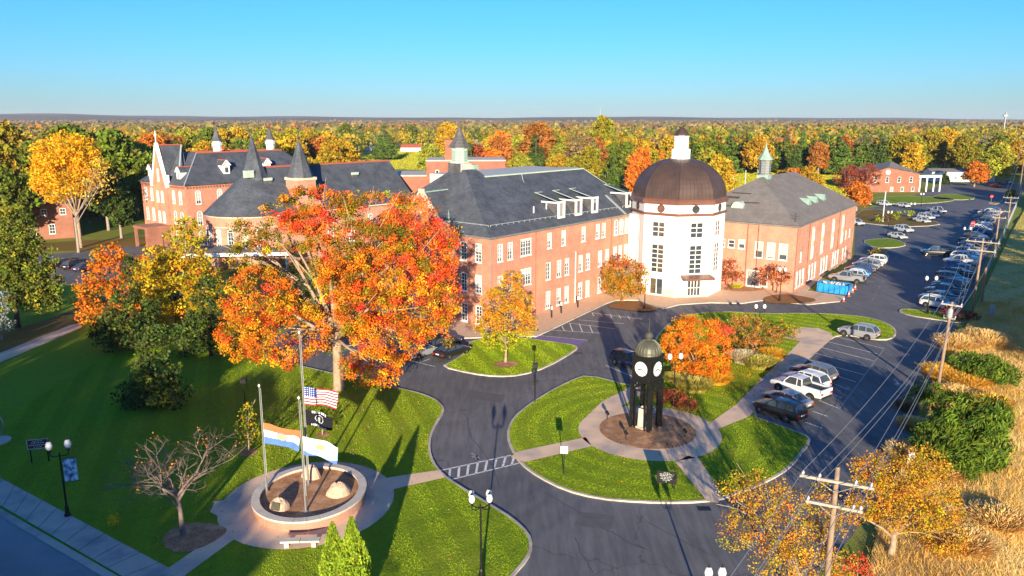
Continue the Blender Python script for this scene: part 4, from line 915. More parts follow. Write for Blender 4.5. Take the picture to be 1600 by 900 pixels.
mb = MB(); mb.lathe([(.05, 0), (.9, 0), (.9, .12), (.05, .12)], 14); o = mb.build('round_vent', MT['white'], GB, loc=(-GL/2-2, -.02, GH+.7)); o.rotation_euler = (R(90), 0, 0)
def house(u, v, wd, dp, hh, rr, rz, wm, rm, label, name='house', win=2, zl=1.0):
    x, y = gp(u, v); h = empty(name, (x, y, 0), rz, label, 'house')
    wb = MB(); wn = [(wd*(i+.5)/max(win, 1), min(1.2, wd/win*.5), zl, 1.4, 2, 2, 'glass') for i in range(win)]
    wall_with_windows(wb, h, (-wd/2, 0), (wd/2, 0), 0, hh, wn); facade(wb, (wd/2, 0), (wd/2, dp), 0, hh, []); facade(wb, (-wd/2, dp), (-wd/2, 0), 0, hh, []); facade(wb, (wd/2, dp), (-wd/2, dp), 0, hh, [])
    for sg in (-1, 1): wb.add([(sg*wd/2, 0, hh), (sg*wd/2, dp, hh), (sg*wd/2, dp/2, hh+rr)], [(0, 1, 2)])
    wb.build('wall', MT[wm], h); rf = MB(); slope_roof(rf, [[(-wd/2-.4, -.4, hh-.1), (wd/2+.4, -.4, hh-.1), (wd/2+.4, dp/2, hh+rr), (-wd/2-.4, dp/2, hh+rr)], [(wd/2+.4, dp+.4, hh-.1), (-wd/2-.4, dp+.4, hh-.1), (-wd/2-.4, dp/2, hh+rr), (wd/2+.4, dp/2, hh+rr)]]); rf.build('roof', MT[rm], h); return h
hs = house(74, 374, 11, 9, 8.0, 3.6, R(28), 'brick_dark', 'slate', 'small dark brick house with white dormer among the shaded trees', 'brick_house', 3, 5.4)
put_window(hs, -2.5, -.05, 1.2, math.pi, 1.2, 2.2, 2, 3, 'glass'); put_window(hs, 1.2, -.05, 1.2, math.pi, 1.2, 2.2, 2, 3, 'glass'); gdormer(hs, 1.5, 1.0, 8.6, 0, 2.2, 1.6)
house(566, 235, 16, 9, 3.6, 2.8, 0, 'white', 'shingle', 'white bungalow at the far edge of the mown field behind trees', win=3)
house(688, 240, 11, 8, 3.4, 2.5, R(10), 'white', 'shingle_pale', 'small white cottage on the field edge near the round green pine', win=2)
house(582, 234, 9, 8, 3.4, 2.2, R(-8), 'stucco', 'slate_warm', 'low pale shed roofed house between the two white field edge houses', win=2)
house(642, 237, 17, 9, 3.3, 2.6, R(-5), 'white', 'terracotta', 'low house with a reddish roof facing the mown field', win=3)
house(1035, 268, 22, 11, 4.2, 2.4, R(15), 'white', 'shingle', 'long white house with grey roof beside the dome lantern', win=4)
house(1022, 256, 14, 10, 4.2, 3.0, R(-10), 'stucco', 'slate_warm', 'pale house with dark roof glimpsed behind the orange maple', win=3)
house(1505, 284, 26, 10, 4.2, 1.2, R(-8), 'stucco', 'shingle_pale', 'low white flat looking house behind the orange tree by the far lot', win=4)
house(1585, 268, 18, 12, 4.8, 3.0, R(10), 'brick_right', 'shingle', 'brick house behind the far end of the utility pole line', win=3)
# ------------------------------------------------------------------ trees
def leaf_mesh(name, C, size, cols, m, asp=.8, up=0.0, axis=None):
    """one small quad for each leaf (or tuft of leaves)"""
    n = len(C); C = np.asarray(C, float)
    nr = rng.normal(size=(n, 3)); nr[:, 2] += up; nr /= np.linalg.norm(nr, axis=1)[:, None]
    t = rng.normal(size=(n, 3)) if axis is None else np.asarray(axis, float)+rng.normal(size=(n, 3))*.25
    if axis is None: t -= nr*(t*nr).sum(1)[:, None]
    t /= np.linalg.norm(t, axis=1)[:, None]; b = np.cross(nr, t); b /= np.linalg.norm(b, axis=1)[:, None]+1e-9
    s = (np.asarray(size)*rng.uniform(.65, 1.35, n))[:, None]
    V = np.empty((n, 4, 3)); V[:, 0] = C-t*s*.5; V[:, 1] = C+b*s*.5*asp+t*s*.08; V[:, 2] = C+t*s*.55; V[:, 3] = C-b*s*.5*asp+t*s*.08
    return quads_mesh(name, V, cols, m)
def quads_mesh(name, V, cols, m):
    n, k = V.shape[0], V.shape[1]
    me = bpy.data.meshes.new(name); me.vertices.add(n*k); me.vertices.foreach_set('co', V.reshape(-1).astype(np.float32))
    me.loops.add(n*k); me.loops.foreach_set('vertex_index', np.arange(n*k, dtype=np.int32))
    me.polygons.add(n); me.polygons.foreach_set('loop_start', np.arange(0, n*k, k, dtype=np.int32)); me.polygons.foreach_set('loop_total', np.full(n, k, np.int32))
    at = me.color_attributes.new('Col', 'FLOAT_COLOR', 'POINT')
    c = np.ones((n, k, 4), np.float32); c[:, :, :3] = np.asarray(cols, np.float32)[:, None, :]; at.data.foreach_set('color', c.reshape(-1))
    me.materials.append(m); me.update(); me.validate(); return me
def sample_lobes(lobes, dens, per, cr, flat=.8, inner=.55):
    """lobes: (x,y,z,rx,ry,rz[,colour index]); returns leaf points, clump ids, lobe ids"""
    P, K, Q = [], [], []; kid = 0
    for li, l in enumerate(lobes):
        c = np.array(l[:3]); r = np.array(l[3:6]); ar = 4*math.pi*(((r[0]*r[1])**1.6+(r[0]*r[2])**1.6+(r[1]*r[2])**1.6)/3)**(1/1.6)
        n = max(4, int(ar*dens)); dv = rng.normal(size=(n, 3)); dv /= np.linalg.norm(dv, axis=1)[:, None]
        rr = inner+(1-inner)*rng.uniform(0, 1, n)**.6; cc = c+dv*r*rr[:, None]
        for q in cc:
            m_ = max(3, int(per*rng.uniform(.5, 1.4))); sp = cr*rng.uniform(.7, 1.25)
            d_ = rng.normal(size=(m_, 3)); d_ /= np.linalg.norm(d_, axis=1)[:, None]; d_ *= (rng.uniform(0, 1, m_)**.45)[:, None]*sp; d_[:, 2] *= flat
            P.append(q+d_); K.append(np.full(m_, kid)); Q.append(np.full(m_, li)); kid += 1
    return np.concatenate(P), np.concatenate(K), np.concatenate(Q)
def tint(K, base, hue=.12, val=.22, leafv=.15):
    """colour varies by clump, then by leaf"""
    nk = K.max()+1; kv = 1+rng.normal(size=nk)*val; kh = rng.normal(size=(nk, 3))*hue
    c = base*(kv[K]*(1+rng.normal(size=len(K))*leafv))[:, None]*(1+kh[K]*[.5, 1, .6]); return np.clip(c, .003, .95)
def pal(P, K, stops):
    """per clump pick from weighted palette"""
    nk = K.max()+1; w_ = np.array([s[0] for s in stops], float); ix = rng.choice(len(stops), nk, p=w_/w_.sum()); return np.array([s[1] for s in stops])[ix][K]
def limbs(mb, base, top_z, r0, targets, n=7, bend=.25, rt=.06):
    bx, by, bz = base; top = Vector((bx, by, top_z))
    mb.tube([(bx, by, bz-.2), (bx, by, bz+.25), (bx+.05, by, bz+(top_z-bz)*.5), top], [r0*1.45, r0*1.1, r0*.95, r0*.8], n+3)
    for t in targets:
        t = Vector(t); st = Vector((bx, by, bz+(top_z-bz)*random.uniform(.72, .98)))
        mid = st.lerp(t, .5)+Vector((random.uniform(-1, 1), random.uniform(-1, 1), random.uniform(.2, 1)))*(t-st).length*bend*.5
        k = random.uniform(.32, .5); mb.tube([st, st.lerp(mid, .5)+Vector((0, 0, .1)), mid, mid.lerp(t, .6), t], [r0*k, r0*k*.85, r0*k*.6, r0*k*.35, rt*.5], n)
        for _ in range(2):
            q = t+Vector((random.uniform(-1, 1), random.uniform(-1, 1), random.uniform(-.3, 1)))*(t-st).length*.28; mb.tube([mid, mid.lerp(q, .6)+Vector((0, 0, .15)), q], [r0*k*.4, r0*k*.25, rt*.4], max(4, n-2))
def at(u, v, Y): 
    a = (u-800)/FPX; b = (v-450)/FPX; dy = math.cos(PITCH)-b*math.sin(PITCH); dz = -math.sin(PITCH)-b*math.cos(PITCH); t = Y/dy
    return Vector((a*t, Y, CAMH+dz*t))
def mpp(Y): return Y/FPX*1.02
def special(name, label, cat, base, lobes, stops, dens, per, cr, leaf, trunk_r, trunk_top, bark='bark', matn='leaf', grad=None, up=.25, inner=.55, nlimb=None, group=None, val=.2, flat=.8, thin=None):
    """a tree built where it stands; lobes in world coordinates"""
    root = empty(name, (base[0], base[1], base[2]), 0, label, cat, group); o = np.array(base)
    L2 = [tuple(np.array(l[:3])-o)+tuple(l[3:]) for l in lobes]
    P, K, Q = sample_lobes(L2, dens, per, cr, flat, inner)
    keep = P[:, 2] > .15
    if thin: pr_k = np.array([thin.get(int(l[6]), 0) for l in lobes])[Q]; keep &= rng.random(K.max()+1)[K] >= pr_k
    P, K, Q = P[keep], K[keep], Q[keep]
    if callable(stops): b = stops(P, K, Q)
    else: b = pal(P, K, stops)
    cols = tint(K, b, .10, val)
    link('crown', leaf_mesh('crown', P, np.full(len(P), leaf), cols, MT[matn], up=up), None, root)
    if trunk_r:
        mb = MB(); tg = [Vector(l[:3]) for l in L2]; random.shuffle(tg); limbs(mb, (0, 0, 0), trunk_top, trunk_r, tg[:nlimb] if nlimb else tg)
        mb.build('trunk', MT[bark], root, smooth=True)
    return root
def plobes(lst, Y):
    """(u, v, ru, rv, dY[, depth radius factor][,tag]) in photograph pixels at depth Y"""
    out = []
    for l in lst:
        u, v, ru, rv, dY = l[:5]; y = Y+dY; c = at(u, v, y); k = mpp(y); out.append((c.x, c.y, c.z, ru*k, ru*k*(l[5] if len(l) > 5 else .9), rv*k, l[6] if len(l) > 6 else 0))
    return out
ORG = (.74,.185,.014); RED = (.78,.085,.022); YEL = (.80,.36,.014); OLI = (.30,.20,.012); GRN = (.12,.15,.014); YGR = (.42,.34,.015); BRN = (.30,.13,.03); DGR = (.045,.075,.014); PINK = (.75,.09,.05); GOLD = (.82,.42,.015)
# ---- the great oak
OY = 72.8; ob = (-17.3, 72.8, LZ)
oak_l = plobes([(405,465,58,48,-2,.9,0),(445,520,70,52,-3,.9,0),(375,520,34,48,0,.9,0),(398,402,40,26,2,.9,1),(452,366,52,26,3,.9,1),(392,360,30,16,5,.9,1),(500,318,58,26,4,.9,2),(445,330,34,22,5,.9,2),(590,335,58,34,3,.9,3),(640,345,46,40,2,.9,4),(560,385,60,40,0,.9,2),
    (515,400,46,36,-3,.9,2),(665,405,46,48,0,.9,4),(690,455,30,40,-1,.9,4),(610,430,70,48,-3,.9,0),(655,480,60,44,-4,.9,0),(570,475,52,40,-5,.9,0),(610,525,62,36,-5,.9,0),(585,572,52,28,-5,.9,0),(690,520,22,24,-2,.9,0),(490,455,45,50,5,.9,5),(520,520,24,36,6,.9,5),(560,430,40,30,6,.9,5),(700,370,18,24,1,.9,4),(480,345,40,20,0,.9,6),(600,375,48,24,-1,.9,5),(528,446,34,34,-6,.9,0),(548,498,26,24,-6,.9,0)], OY)
def oakcol(P, K, Q):
    tg = np.array([l[6] for l in oak_l])[Q]; out = np.zeros((len(P), 3))
    sets = {0: [(4.5, ORG), (2.2, YEL), (1.1, RED), (1.8, OLI)], 1: [(3, OLI), (3, GRN), (1.4, ORG), (1.5, YGR)], 2: [(3, ORG), (3, OLI), (1.6, RED), (1.2, GRN)], 3: [(3, OLI), (2, ORG), (1.4, YGR), (1, RED)], 4: [(4, RED), (4, ORG), (.6, OLI)], 5: [(4, GRN), (3, OLI), (.7, ORG)], 6: [(4, RED), (3, ORG)]}
    for k, st in sets.items():
        m_ = tg == k
        if m_.any(): out[m_] = pal(P, K, st)[m_]
    return out
special('oak_tree', 'huge spreading oak with blazing orange and red leaves in front of the brick hall', 'tree', ob, oak_l, oakcol, 1.05, 72, .66, .17, .52, 6.5, nlimb=24, inner=.72, up=.2, val=.28, thin={1: .5, 2: .36, 3: .4, 5: .34, 0: .2, 4: .24})
# pale bare limbs showing through the crown
# ---- trees placed one by one
def tree_px(name, label, base_uv, Y, lob, stops, leaf=.24, dens=1.3, per=16, cr=.55, tr=.13, tt=2.2, bark='bark', **kw):
    x, y = gp(*base_uv, LZ) if Y is None else (at(base_uv[0], base_uv[1], Y).x, Y)
    Y = y; return special(name, label, kw.pop('cat', 'tree'), (x, y, LZ), plobes(lob, Y), stops, dens, per, cr, leaf, tr, tt, bark, **kw)
def byheight(hi, lo, z0, z1):
    def f(P, K, Q):
        a = pal(P, K, hi); b = pal(P, K, lo); nk = K.max()+1; zc = np.bincount(K, P[:, 2], nk)/np.maximum(1, np.bincount(K, minlength=nk))
        t = np.clip((zc-z0)/(z1-z0)+rng.normal(size=nk)*.25, 0, 1)[K]; return np.where((t > .5)[:, None], a, b)
    return f
tree_px('young_maple', 'young maple with golden top and lime green skirt on the small lawn island', (790,566), None, [(795,455,20,32,0),(775,475,22,26,-.4),(815,475,20,24,0),(765,505,26,22,0),(800,500,34,30,-.6),(823,508,18,20,0),(785,530,34,16,0),(808,440,10,16,0),(745,508,10,10,0)],
        byheight([(4, (.62,.30,.02)), (2, OLI), (1, ORG)], [(4, (.42,.42,.02)), (2, YGR), (1, GRN)], 2.8, 4.6), leaf=.2, dens=2.4, per=14, cr=.42, tr=.14, tt=2.4)
tree_px('round_maple', 'round bronze maple with a red cap in the mulch bed beside the dome', (972,470), None, [(978,425,26,22,0),(960,440,20,22,0),(992,440,22,22,0),(975,450,30,16,0),(955,420,12,12,0),(968,408,16,10,0),(1000,425,14,14,0)],
        byheight([(4, (.50,.10,.03)), (3, (.45,.17,.03)), (1, OLI)], [(4, (.42,.22,.02)), (2, OLI), (1, ORG)], 4.4, 5.8), leaf=.24, dens=1.5, per=15, cr=.5, tr=.15, tt=1.8)
tree_px('small_red_tree', 'small dusky red tree against the brick wing next to the white tower', (1143,452), None, [(1143,418,17,14,0),(1136,430,12,12,0),(1152,428,12,12,0)], [(3, (.36,.075,.03)), (2, (.28,.09,.03)), (1, OLI)], leaf=.24, dens=1.1, per=12, tr=.1, tt=1.8, bark='bark_dark', inner=.4)
tree_px('small_red_tree', 'low spreading dusky red tree before the wing windows behind the twin headed lamp', (1213,457), None, [(1200,430,18,11,0),(1222,434,18,10,0),(1188,436,12,9,0),(1208,422,14,8,0)], [(3, (.36,.09,.03)), (2, (.30,.12,.03)), (1, ORG)], leaf=.24, dens=1.0, per=12, tr=.1, tt=1.6, bark='bark_dark', inner=.4)
tree_px('orange_shrub', 'big blazing orange burning bush beside the clock tower plaza', (1088,588), None, [(1060,530,28,30,0),(1095,520,34,28,0),(1085,560,44,24,-1),(1120,545,26,32,0),(1045,545,16,26,0),(1110,575,36,16,-1),(1068,505,20,14,1),(1128,520,18,18,1,.9,1)],
        lambda P, K, Q: np.where((Q == 7)[:, None], pal(P, K, [(3, PINK), (1, RED)]), pal(P, K, [(5, ORG), (2, YEL), (1, (.8,.24,.015)), (.5, RED)])), leaf=.125, dens=2.4, per=32, cr=.42, tr=.12, tt=.9, cat='shrub')
tree_px('bronze_shrub', 'wide bronze and mauve shrub on the island behind the orange bush', (1180,548), None, [(1160,520,22,22,0),(1190,518,24,20,0),(1175,540,28,16,-.6),(1210,522,16,16,0),(1150,505,14,14,1),(1172,500,16,12,1)],
        [(3, (.38,.16,.05)), (3, (.30,.17,.03)), (1.5, OLI), (1, ORG)], leaf=.18, dens=2.0, per=15, cr=.42, tr=.1, tt=.8, cat='shrub')
tree_px('green_shrub', 'green and rust shrub at the tip of the walk on the long island', (1226,527), None, [(1220,512,16,12,0),(1236,515,14,10,0),(1228,522,18,7,-.5)], [(3, GRN), (2, YGR), (2, (.5,.16,.03))], leaf=.16, dens=2.6, per=14, cr=.35, tr=.06, tt=.4, cat='shrub')
for i, (u, v, ru, rv) in enumerate(((1052,622,24,15),(1075,632,17,12),(1035,618,14,10))):
    tree_px('barberry_shrub', ('low crimson barberry mound beside the clock plaza lamp', 'smaller crimson barberry on the plaza rim beyond the lamp', 'dark crimson barberry tucked behind the clock tower legs')[i], (u, v+rv), None, [(u,v,ru,rv,0)], [(3, (.34,.04,.03)), (2, (.26,.05,.03)), (1, (.3,.14,.03))], leaf=.13, dens=5, per=14, cr=.3, tr=.05, tt=.3, cat='shrub')
# left grove
tree_px('orange_maple', 'orange maple at the edge of the shaded lawn in front of the rear car park', (185,520), 98, [(180,425,44,34,0),(150,460,32,30,0),(205,455,30,34,-1),(145,490,26,22,0),(190,490,36,24,0),(225,425,22,26,2),(170,400,24,16,1)], [(5, (.72,.20,.015)), (2, ORG), (2, OLI), (1, (.45,.12,.02))], leaf=.3, dens=1.0, per=20, cr=.75, tr=.28, tt=3.6, bark='bark_dark')
tree_px('golden_maple', 'broad golden green maple beside the orange maple near the white edged porch', (280,530), 96, [(275,420,52,30,0),(240,440,36,34,0),(315,445,30,34,0),(280,465,50,30,-2),(300,405,30,18,1),(250,400,26,16,1),(325,470,20,24,0),(270,490,44,16,0)], [(4, (.52,.38,.016)), (3, YGR), (2, OLI), (1, GOLD), (.4, ORG)], leaf=.3, dens=1.0, per=20, cr=.75, tr=.3, tt=3.6, bark='bark_dark')
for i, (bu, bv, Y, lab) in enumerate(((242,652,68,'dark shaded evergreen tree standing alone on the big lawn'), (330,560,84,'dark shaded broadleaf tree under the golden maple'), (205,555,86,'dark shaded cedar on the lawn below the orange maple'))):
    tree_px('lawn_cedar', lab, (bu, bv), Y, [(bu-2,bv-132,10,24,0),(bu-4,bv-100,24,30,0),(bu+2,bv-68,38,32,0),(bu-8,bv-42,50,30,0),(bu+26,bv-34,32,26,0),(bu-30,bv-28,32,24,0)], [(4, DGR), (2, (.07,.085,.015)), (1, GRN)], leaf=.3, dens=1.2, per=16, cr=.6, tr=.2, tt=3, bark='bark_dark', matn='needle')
tree_px('young_tree', 'young yellow green sapling on the lawn beside the flag planter', (389,706), None, [(386,650,14,20,0),(378,672,13,16,0),(396,672,13,18,0),(388,688,14,9,0),(388,630,6,9,0)], [(4, (.36,.34,.02)), (2, GRN), (1.5, YEL)], leaf=.15, dens=3.5, per=9, cr=.32, tr=.06, tt=1.4)
tree_px('young_tree', 'slim young sapling on the lawn behind the black flag', (504,679), None, [(503,650,11,12,0),(499,662,10,10,0),(509,662,10,10,0),(504,635,7,10,0)], [(3, (.3,.3,.02)), (2, GRN), (1, OLI)], leaf=.15, dens=3.2, per=8, cr=.3, tr=.05, tt=1.2)
tree_px('green_yellow_tree', 'green and yellow round tree in front of the old hall corner', (290,400), 132, [(288,352,22,14,0),(275,368,18,14,0),(305,368,18,14,0),(290,378,28,10,0)], [(3, YGR), (3, (.3,.3,.02)), (1, YEL)], leaf=.34, dens=.9, per=14, cr=.6, tr=.2, tt=3)
tree_px('yellow_tree', 'tall brilliant yellow tree among the dark woods beside the old hall', (126,384), 160, [(100,235,40,26,0),(75,250,26,26,0),(125,240,26,28,0),(95,265,40,26,-1),(70,280,22,22,0),(120,280,30,24,0),(90,300,26,16,0),(150,260,16,26,2)], [(5, GOLD), (3, (.75,.36,.012)), (1, YGR)], leaf=.36, dens=.55, per=36, cr=1.1, tr=.38, tt=8.0, nlimb=8)
tree_px('thin_yellow_tree', 'half bare pale yellow tree leaning beside the brilliant yellow one', (122,386), 154, [(150,265,18,18,0),(165,275,16,14,0),(145,290,20,20,0),(165,295,14,10,0),(135,310,14,12,0)], [(3, (.55,.36,.08)), (2, (.6,.4,.06))], leaf=.34, dens=.35, per=8, cr=.9, tr=.26, tt=7.0, bark='bark_grey')
def cedarcol(P, K, Q): return pal(P, K, [(4, (.14,.16,.016)), (3, (.09,.12,.015)), (2, (.24,.21,.018))])
tree_px('cedar_tree', 'large lit green cedar at the edge of the rear car park', (25,490), 96, [(18,342,22,24,0),(25,375,38,34,0),(40,405,46,34,0),(0,415,50,44,0),(55,440,40,34,0),(15,455,60,34,0),(66,468,28,22,0),(-10,370,40,40,2)], cedarcol, leaf=.32, dens=1.0, per=20, cr=.7, tr=.3, tt=5, bark='bark_dark', matn='needle')
tree_px('blue_spruce', 'pale blue grey spruce cut by the lawn path edge', (2,522), 90, [(4,468,9,14,0),(2,490,14,16,0),(0,506,20,12,0)], [(3, (.26,.29,.27)), (2, (.18,.22,.2))], leaf=.24, dens=2, per=14, cr=.4, tr=.12, tt=2, matn='needle')
# right foreground trees
T1 = [(1190,765,42,32,0),(1150,762,24,24,0),(1235,790,44,34,0),(1160,800,30,26,0),(1200,830,50,36,-1),(1260,850,52,40,-1),(1145,835,24,26,0),(1290,770,24,20,1),(1225,880,60,36,-2),(1310,880,34,34,-1),(1290,820,34,34,0)]
tree_px('yellow_pear_tree', 'sparse golden leaved tree beneath the utility pole crossarms beside the drive', (1240,985), 38, T1, [(4, (.55,.32,.03)), (2, (.60,.24,.025)), (2, (.34,.28,.025)), (1, BRN)], leaf=.10, dens=3.0, per=25, cr=.42, tr=.15, tt=2.0, bark='bark_grey', inner=.35)
T2 = [(1400,740,60,34,0),(1450,765,50,36,0),(1370,775,50,36,0),(1420,800,62,36,-1),(1475,800,34,34,0),(1360,735,30,22,0),(1450,725,36,24,1),(1330,800,24,26,0),(1480,845,40,26,0)]
tree_px('golden_pear_tree', 'broad rusty gold tree with a pale trunk beside the dry bank', (1392,868), None, T2, [(4, (.56,.30,.022)), (3, (.58,.21,.02)), (2, (.34,.25,.02)), (1, YGR)], leaf=.108, dens=3.4, per=25, cr=.46, tr=.2, tt=1.6, bark='bark', inner=.45)
tree_px('red_shrub', 'small scarlet leaved shrub at the foot of the utility pole', (1340,900), None, [(1342,880,22,16,0),(1325,890,14,12,0),(1356,893,14,10,0)], [(3, (.62,.05,.03)), (2, (.6,.13,.03))], leaf=.11, dens=6, per=14, cr=.25, tr=.04, tt=.3, cat='shrub')
def juniper(label, u, v, lob, Yb=None):
    """evergreen mound of upswept sprays"""
    x, y = gp(u, v); z = float(creek_drop(np.array(x), np.array(y))); o = np.array([x, y, z]); lobs = [tuple(np.array(l[:3])-o)+l[3:] for l in plobes(lob, y)]
    P, K, Q = sample_lobes(lobs, 2.8, 22, .5, .8, .75); keep = P[:, 2] > 0; P, K = P[keep], K[keep]
    nk = K.max()+1; ax = rng.normal(size=(nk, 3))*.7; ax[:, 2] += .8; ax[:, 0] += .5
    c = tint(K, pal(P, K, [(4, (.085,.14,.012)), (3, (.125,.175,.014)), (2, (.045,.085,.010))]), .06, .2)
    root = empty('juniper', (x, y, z), 0, label, 'shrub'); link('foliage', leaf_mesh('foliage', P, np.full(len(P), .42), c, MT['needle'], asp=.24, axis=ax[K]), None, root)
    mb = MB(); 
    for l in lobs: mb.tube([(0, 0, -.3), (l[0]*.4, l[1]*.4, l[2]*.5), (l[0], l[1], l[2])], [.12, .08, .04], 6)
    mb.build('stem', MT['bark_dark'], root)
juniper('large feathery green juniper mound between the dry grasses and the creek', 1500, 735, [(1500,680,52,44,0),(1530,660,44,40,1),(1470,690,40,36,0),(1540,700,36,36,0),(1500,640,40,26,2),(1555,650,24,26,1),(1490,720,46,22,-1)])
juniper('smaller green juniper wedged between two tan grass clumps', 1545, 600, [(1540,575,36,18,0),(1565,590,28,20,0),(1510,562,24,11,1),(1580,603,14,12,0)])
juniper('low dark juniper beside the leaning utility pole', 1428, 635, [(1432,618,14,10,0),(1450,610,20,14,0)])
tree_px('maroon_hedge', 'clipped maroon barberry hedge on the grass island below the parked car', (1500,500), None, [(1483,488,14,8,0),(1502,493,18,9,0),(1520,497,12,7,0)], [(3, (.16,.03,.025)), (2, (.22,.05,.03))], leaf=.16, dens=4, per=14, cr=.3, tr=.05, tt=.3, cat='hedge')

MT['bark_mauve'] = mat('bark_mauve', (.15,.105,.09), (.24,.18,.15), 4, rough=.95, bump=.4, bscale=12)
# ---- bare tree on the left
def bare_tree(x, y, label, h=6.5, seed=3):
    rd = random.Random(seed); root = empty('bare_tree', (x, y, LZ), 0, label, 'tree'); mb = MB(); tips = []
    def grow(p, d_, ln, r, lev):
        pts = [p]; q = p; dd = d_.copy()
        for k in range(3):
            dd = (dd+Vector((rd.uniform(-1, 1), rd.uniform(-1, 1), rd.uniform(-.5, .7)))*.16).normalized(); q = q+dd*ln/3; pts.append(q)
        mb.tube(pts, [r, r*.86, r*.72, r*.58], 7 if lev < 2 else 4 if lev < 4 else 3, cap=False)
        if lev >= 5: tips.append(q); return
        for k in range((3 if lev < 4 else 4) if lev else 6):
            f = rd.uniform(.35, 1.0) if lev else rd.uniform(.55, 1); s = p.lerp(q, f) if k else q
            sp = 1.0 if lev else 1.25
            nd = (dd*.8+Vector((rd.gauss(0, 1), rd.gauss(0, 1), rd.gauss(.18, .45)))*.62*sp).normalized(); nd.z = max(nd.z, -.10)
            grow(s, nd, ln*rd.uniform(.62, .84), r*rd.uniform(.46, .62), lev+1)
    grow(Vector((0, 0, -.1)), Vector((.02, 0, 1)), 2.7, .2, 0)
    mb.build('branch', MT['bark_mauve'], root, smooth=True)
    tp = np.array([t for t in tips]); pk = tp[rng.random(len(tp)) < .16]; pk = pk[(pk[:, 2] < 2.9) | (rng.random(len(pk)) < .3)]
    P = np.repeat(pk, 4, 0)+rng.normal(size=(len(pk)*4, 3))*.14; c = pal(P, np.arange(len(P)), [(3, (.6,.26,.03)), (2, (.62,.2,.06)), (1, (.5,.16,.06))])
    link('last_leaves', leaf_mesh('last_leaves', P, np.full(len(P), .12), c, MT['leaf']), None, root)
x, y = gp(287, 835, LZ); bare_tree(x, y, 'wide leafless crabapple on a mulch ring beside the flag planter walk')
sheet('mulch_bed', smooth_poly(PX([(250,850),(262,828),(300,815),(345,820),(358,830),(330,850),(280,868)], LZ), 1), LZ+.012, MT['mulch'])
walks.append(smooth_poly(PX([(250,850),(262,828),(300,815),(345,820),(358,830),(330,850),(280,868)], LZ), 1))
for u, v, rr in ((389,707,.7), (504,680,.6), (790,569,1.3)):
    x, y = gp(u, v, LZ); c_ = [(x+rr*math.cos(2*math.pi*i/18)*random.uniform(.9, 1.1), y+rr*math.sin(2*math.pi*i/18)*random.uniform(.9, 1.1)) for i in range(18)]; sheet('mulch_bed', c_, LZ+.012, MT['mulch']); walks.append(c_)
# ---- clipped arborvitae in front
def arborvitae(x, y, h, r, label):
    root = empty('arborvitae', (x, y, LZ), 0, label, 'shrub'); n = 9000; t = rng.uniform(0, 1, n); z = .1+h*t; a = rng.uniform(0, 2*math.pi, n)
    rad = r*np.where(t < .25, .75+t, 1.0-((t-.25)/.75)**1.6*.97)*(1+.14*np.sin(a*5+z*2.2)+.08*np.sin(a*11-z*5))*rng.uniform(.82, 1.06, n)
    P = np.stack([rad*np.cos(a), rad*np.sin(a), z], 1); K = (a*6).astype(int)*40+(z*7).astype(int); K = np.unique(K, return_inverse=True)[1]
    ax = np.stack([np.cos(a)*.35, np.sin(a)*.35, np.ones(n)], 1); c = tint(K, pal(P, K, [(4, (.20,.30,.02)), (3, (.28,.36,.022)), (1, (.12,.2,.018))]), .05, .14)
    link('foliage', leaf_mesh('foliage', P, np.full(n, .2), c, MT['needle'], asp=.5, axis=ax), None, root)
    mb = MB(); mb.tube([(0, 0, -.1), (0, 0, h*.8)], [.12, .03], 6); mb.build('stem', MT['bark_dark'], root)
for u, vt, Y, r, lab in ((519, 820, 38.6, .75, 'clipped lime green arborvitae cone nearer the bench'), (549, 812, 38.2, .85, 'taller lime green arborvitae beside its twin at the lawn edge')):
    p = at(u, vt, Y); arborvitae(p.x, p.y, p.z-LZ, r, lab)

# ---- woodland: a few tree kinds, copied
def proto(name, H_, W_, leaf, seed, n_lobes=13, dens=.32, per=16, cr=1.3, conifer=False, sparse=1.0):
    random.seed(seed); lob = []
    if not conifer:
        for k in range(n_lobes):
            a = 2.4*k+random.uniform(-.4, .4); t = (k+.5)/n_lobes; z = H_*(.30+.58*t); ww = W_*.5*math.sin(math.pi*min(.97, .22+.72*t))
            r = W_*random.uniform(.17, .25); lob.append((math.cos(a)*ww*.62, math.sin(a)*ww*.62, z, r, r, r*random.uniform(.65, .9)))
        lob.append((0, 0, H_*.86, W_*.2, W_*.2, H_*.13)); lob.append((0, 0, H_*.55, W_*.3, W_*.3, H_*.2))
    else:
        for k in range(n_lobes):
            t = k/(n_lobes-1); z = H_*(.18+.78*t); ww = W_*.5*(1.0-t)**.75
            m_ = max(1, int(5*(1-t)+1))
            for j in range(m_):
                a = 2*math.pi*j/m_+k*1.3; r = max(.5, ww*.5); lob.append((math.cos(a)*ww*.55, math.sin(a)*ww*.55, z-.2*ww, r, r, max(.35, H_*.032)))
    P, K, Q = sample_lobes(lob, dens*sparse, per, cr, .7, .6)
    cols = np.clip((1+rng.normal(size=K.max()+1)*.2)[K][:, None]*(1+rng.normal(size=(len(K), 1))*.12)*(1+rng.normal(size=(K.max()+1, 3))[K]*[.07, .12, .08]), .3, 1.8)
    cm = leaf_mesh(name+'_crown', P, np.full(len(P), leaf), cols, MT['needle' if conifer else 'leaf'], up=.2)
    mb = MB(); limbs(mb, (0, 0, 0), H_*(.5 if not conifer else .9), H_*.018+.08, [Vector(l[:3]) for l in lob[::2]] if not conifer else [], n=5)
    return cm, mb.mesh(name+'_trunk', MT['bark_dark' if conifer else 'bark_grey'], True)
PROT = [proto('broadleaf', 18, 14, .85, s) for s in (1, 2, 3)]+[proto('tall_broadleaf', 21, 13, .9, s, 15) for s in (4, 5)]+[proto('thin_broadleaf', 19, 14, .6, 6, 14, sparse=.55, per=9)]
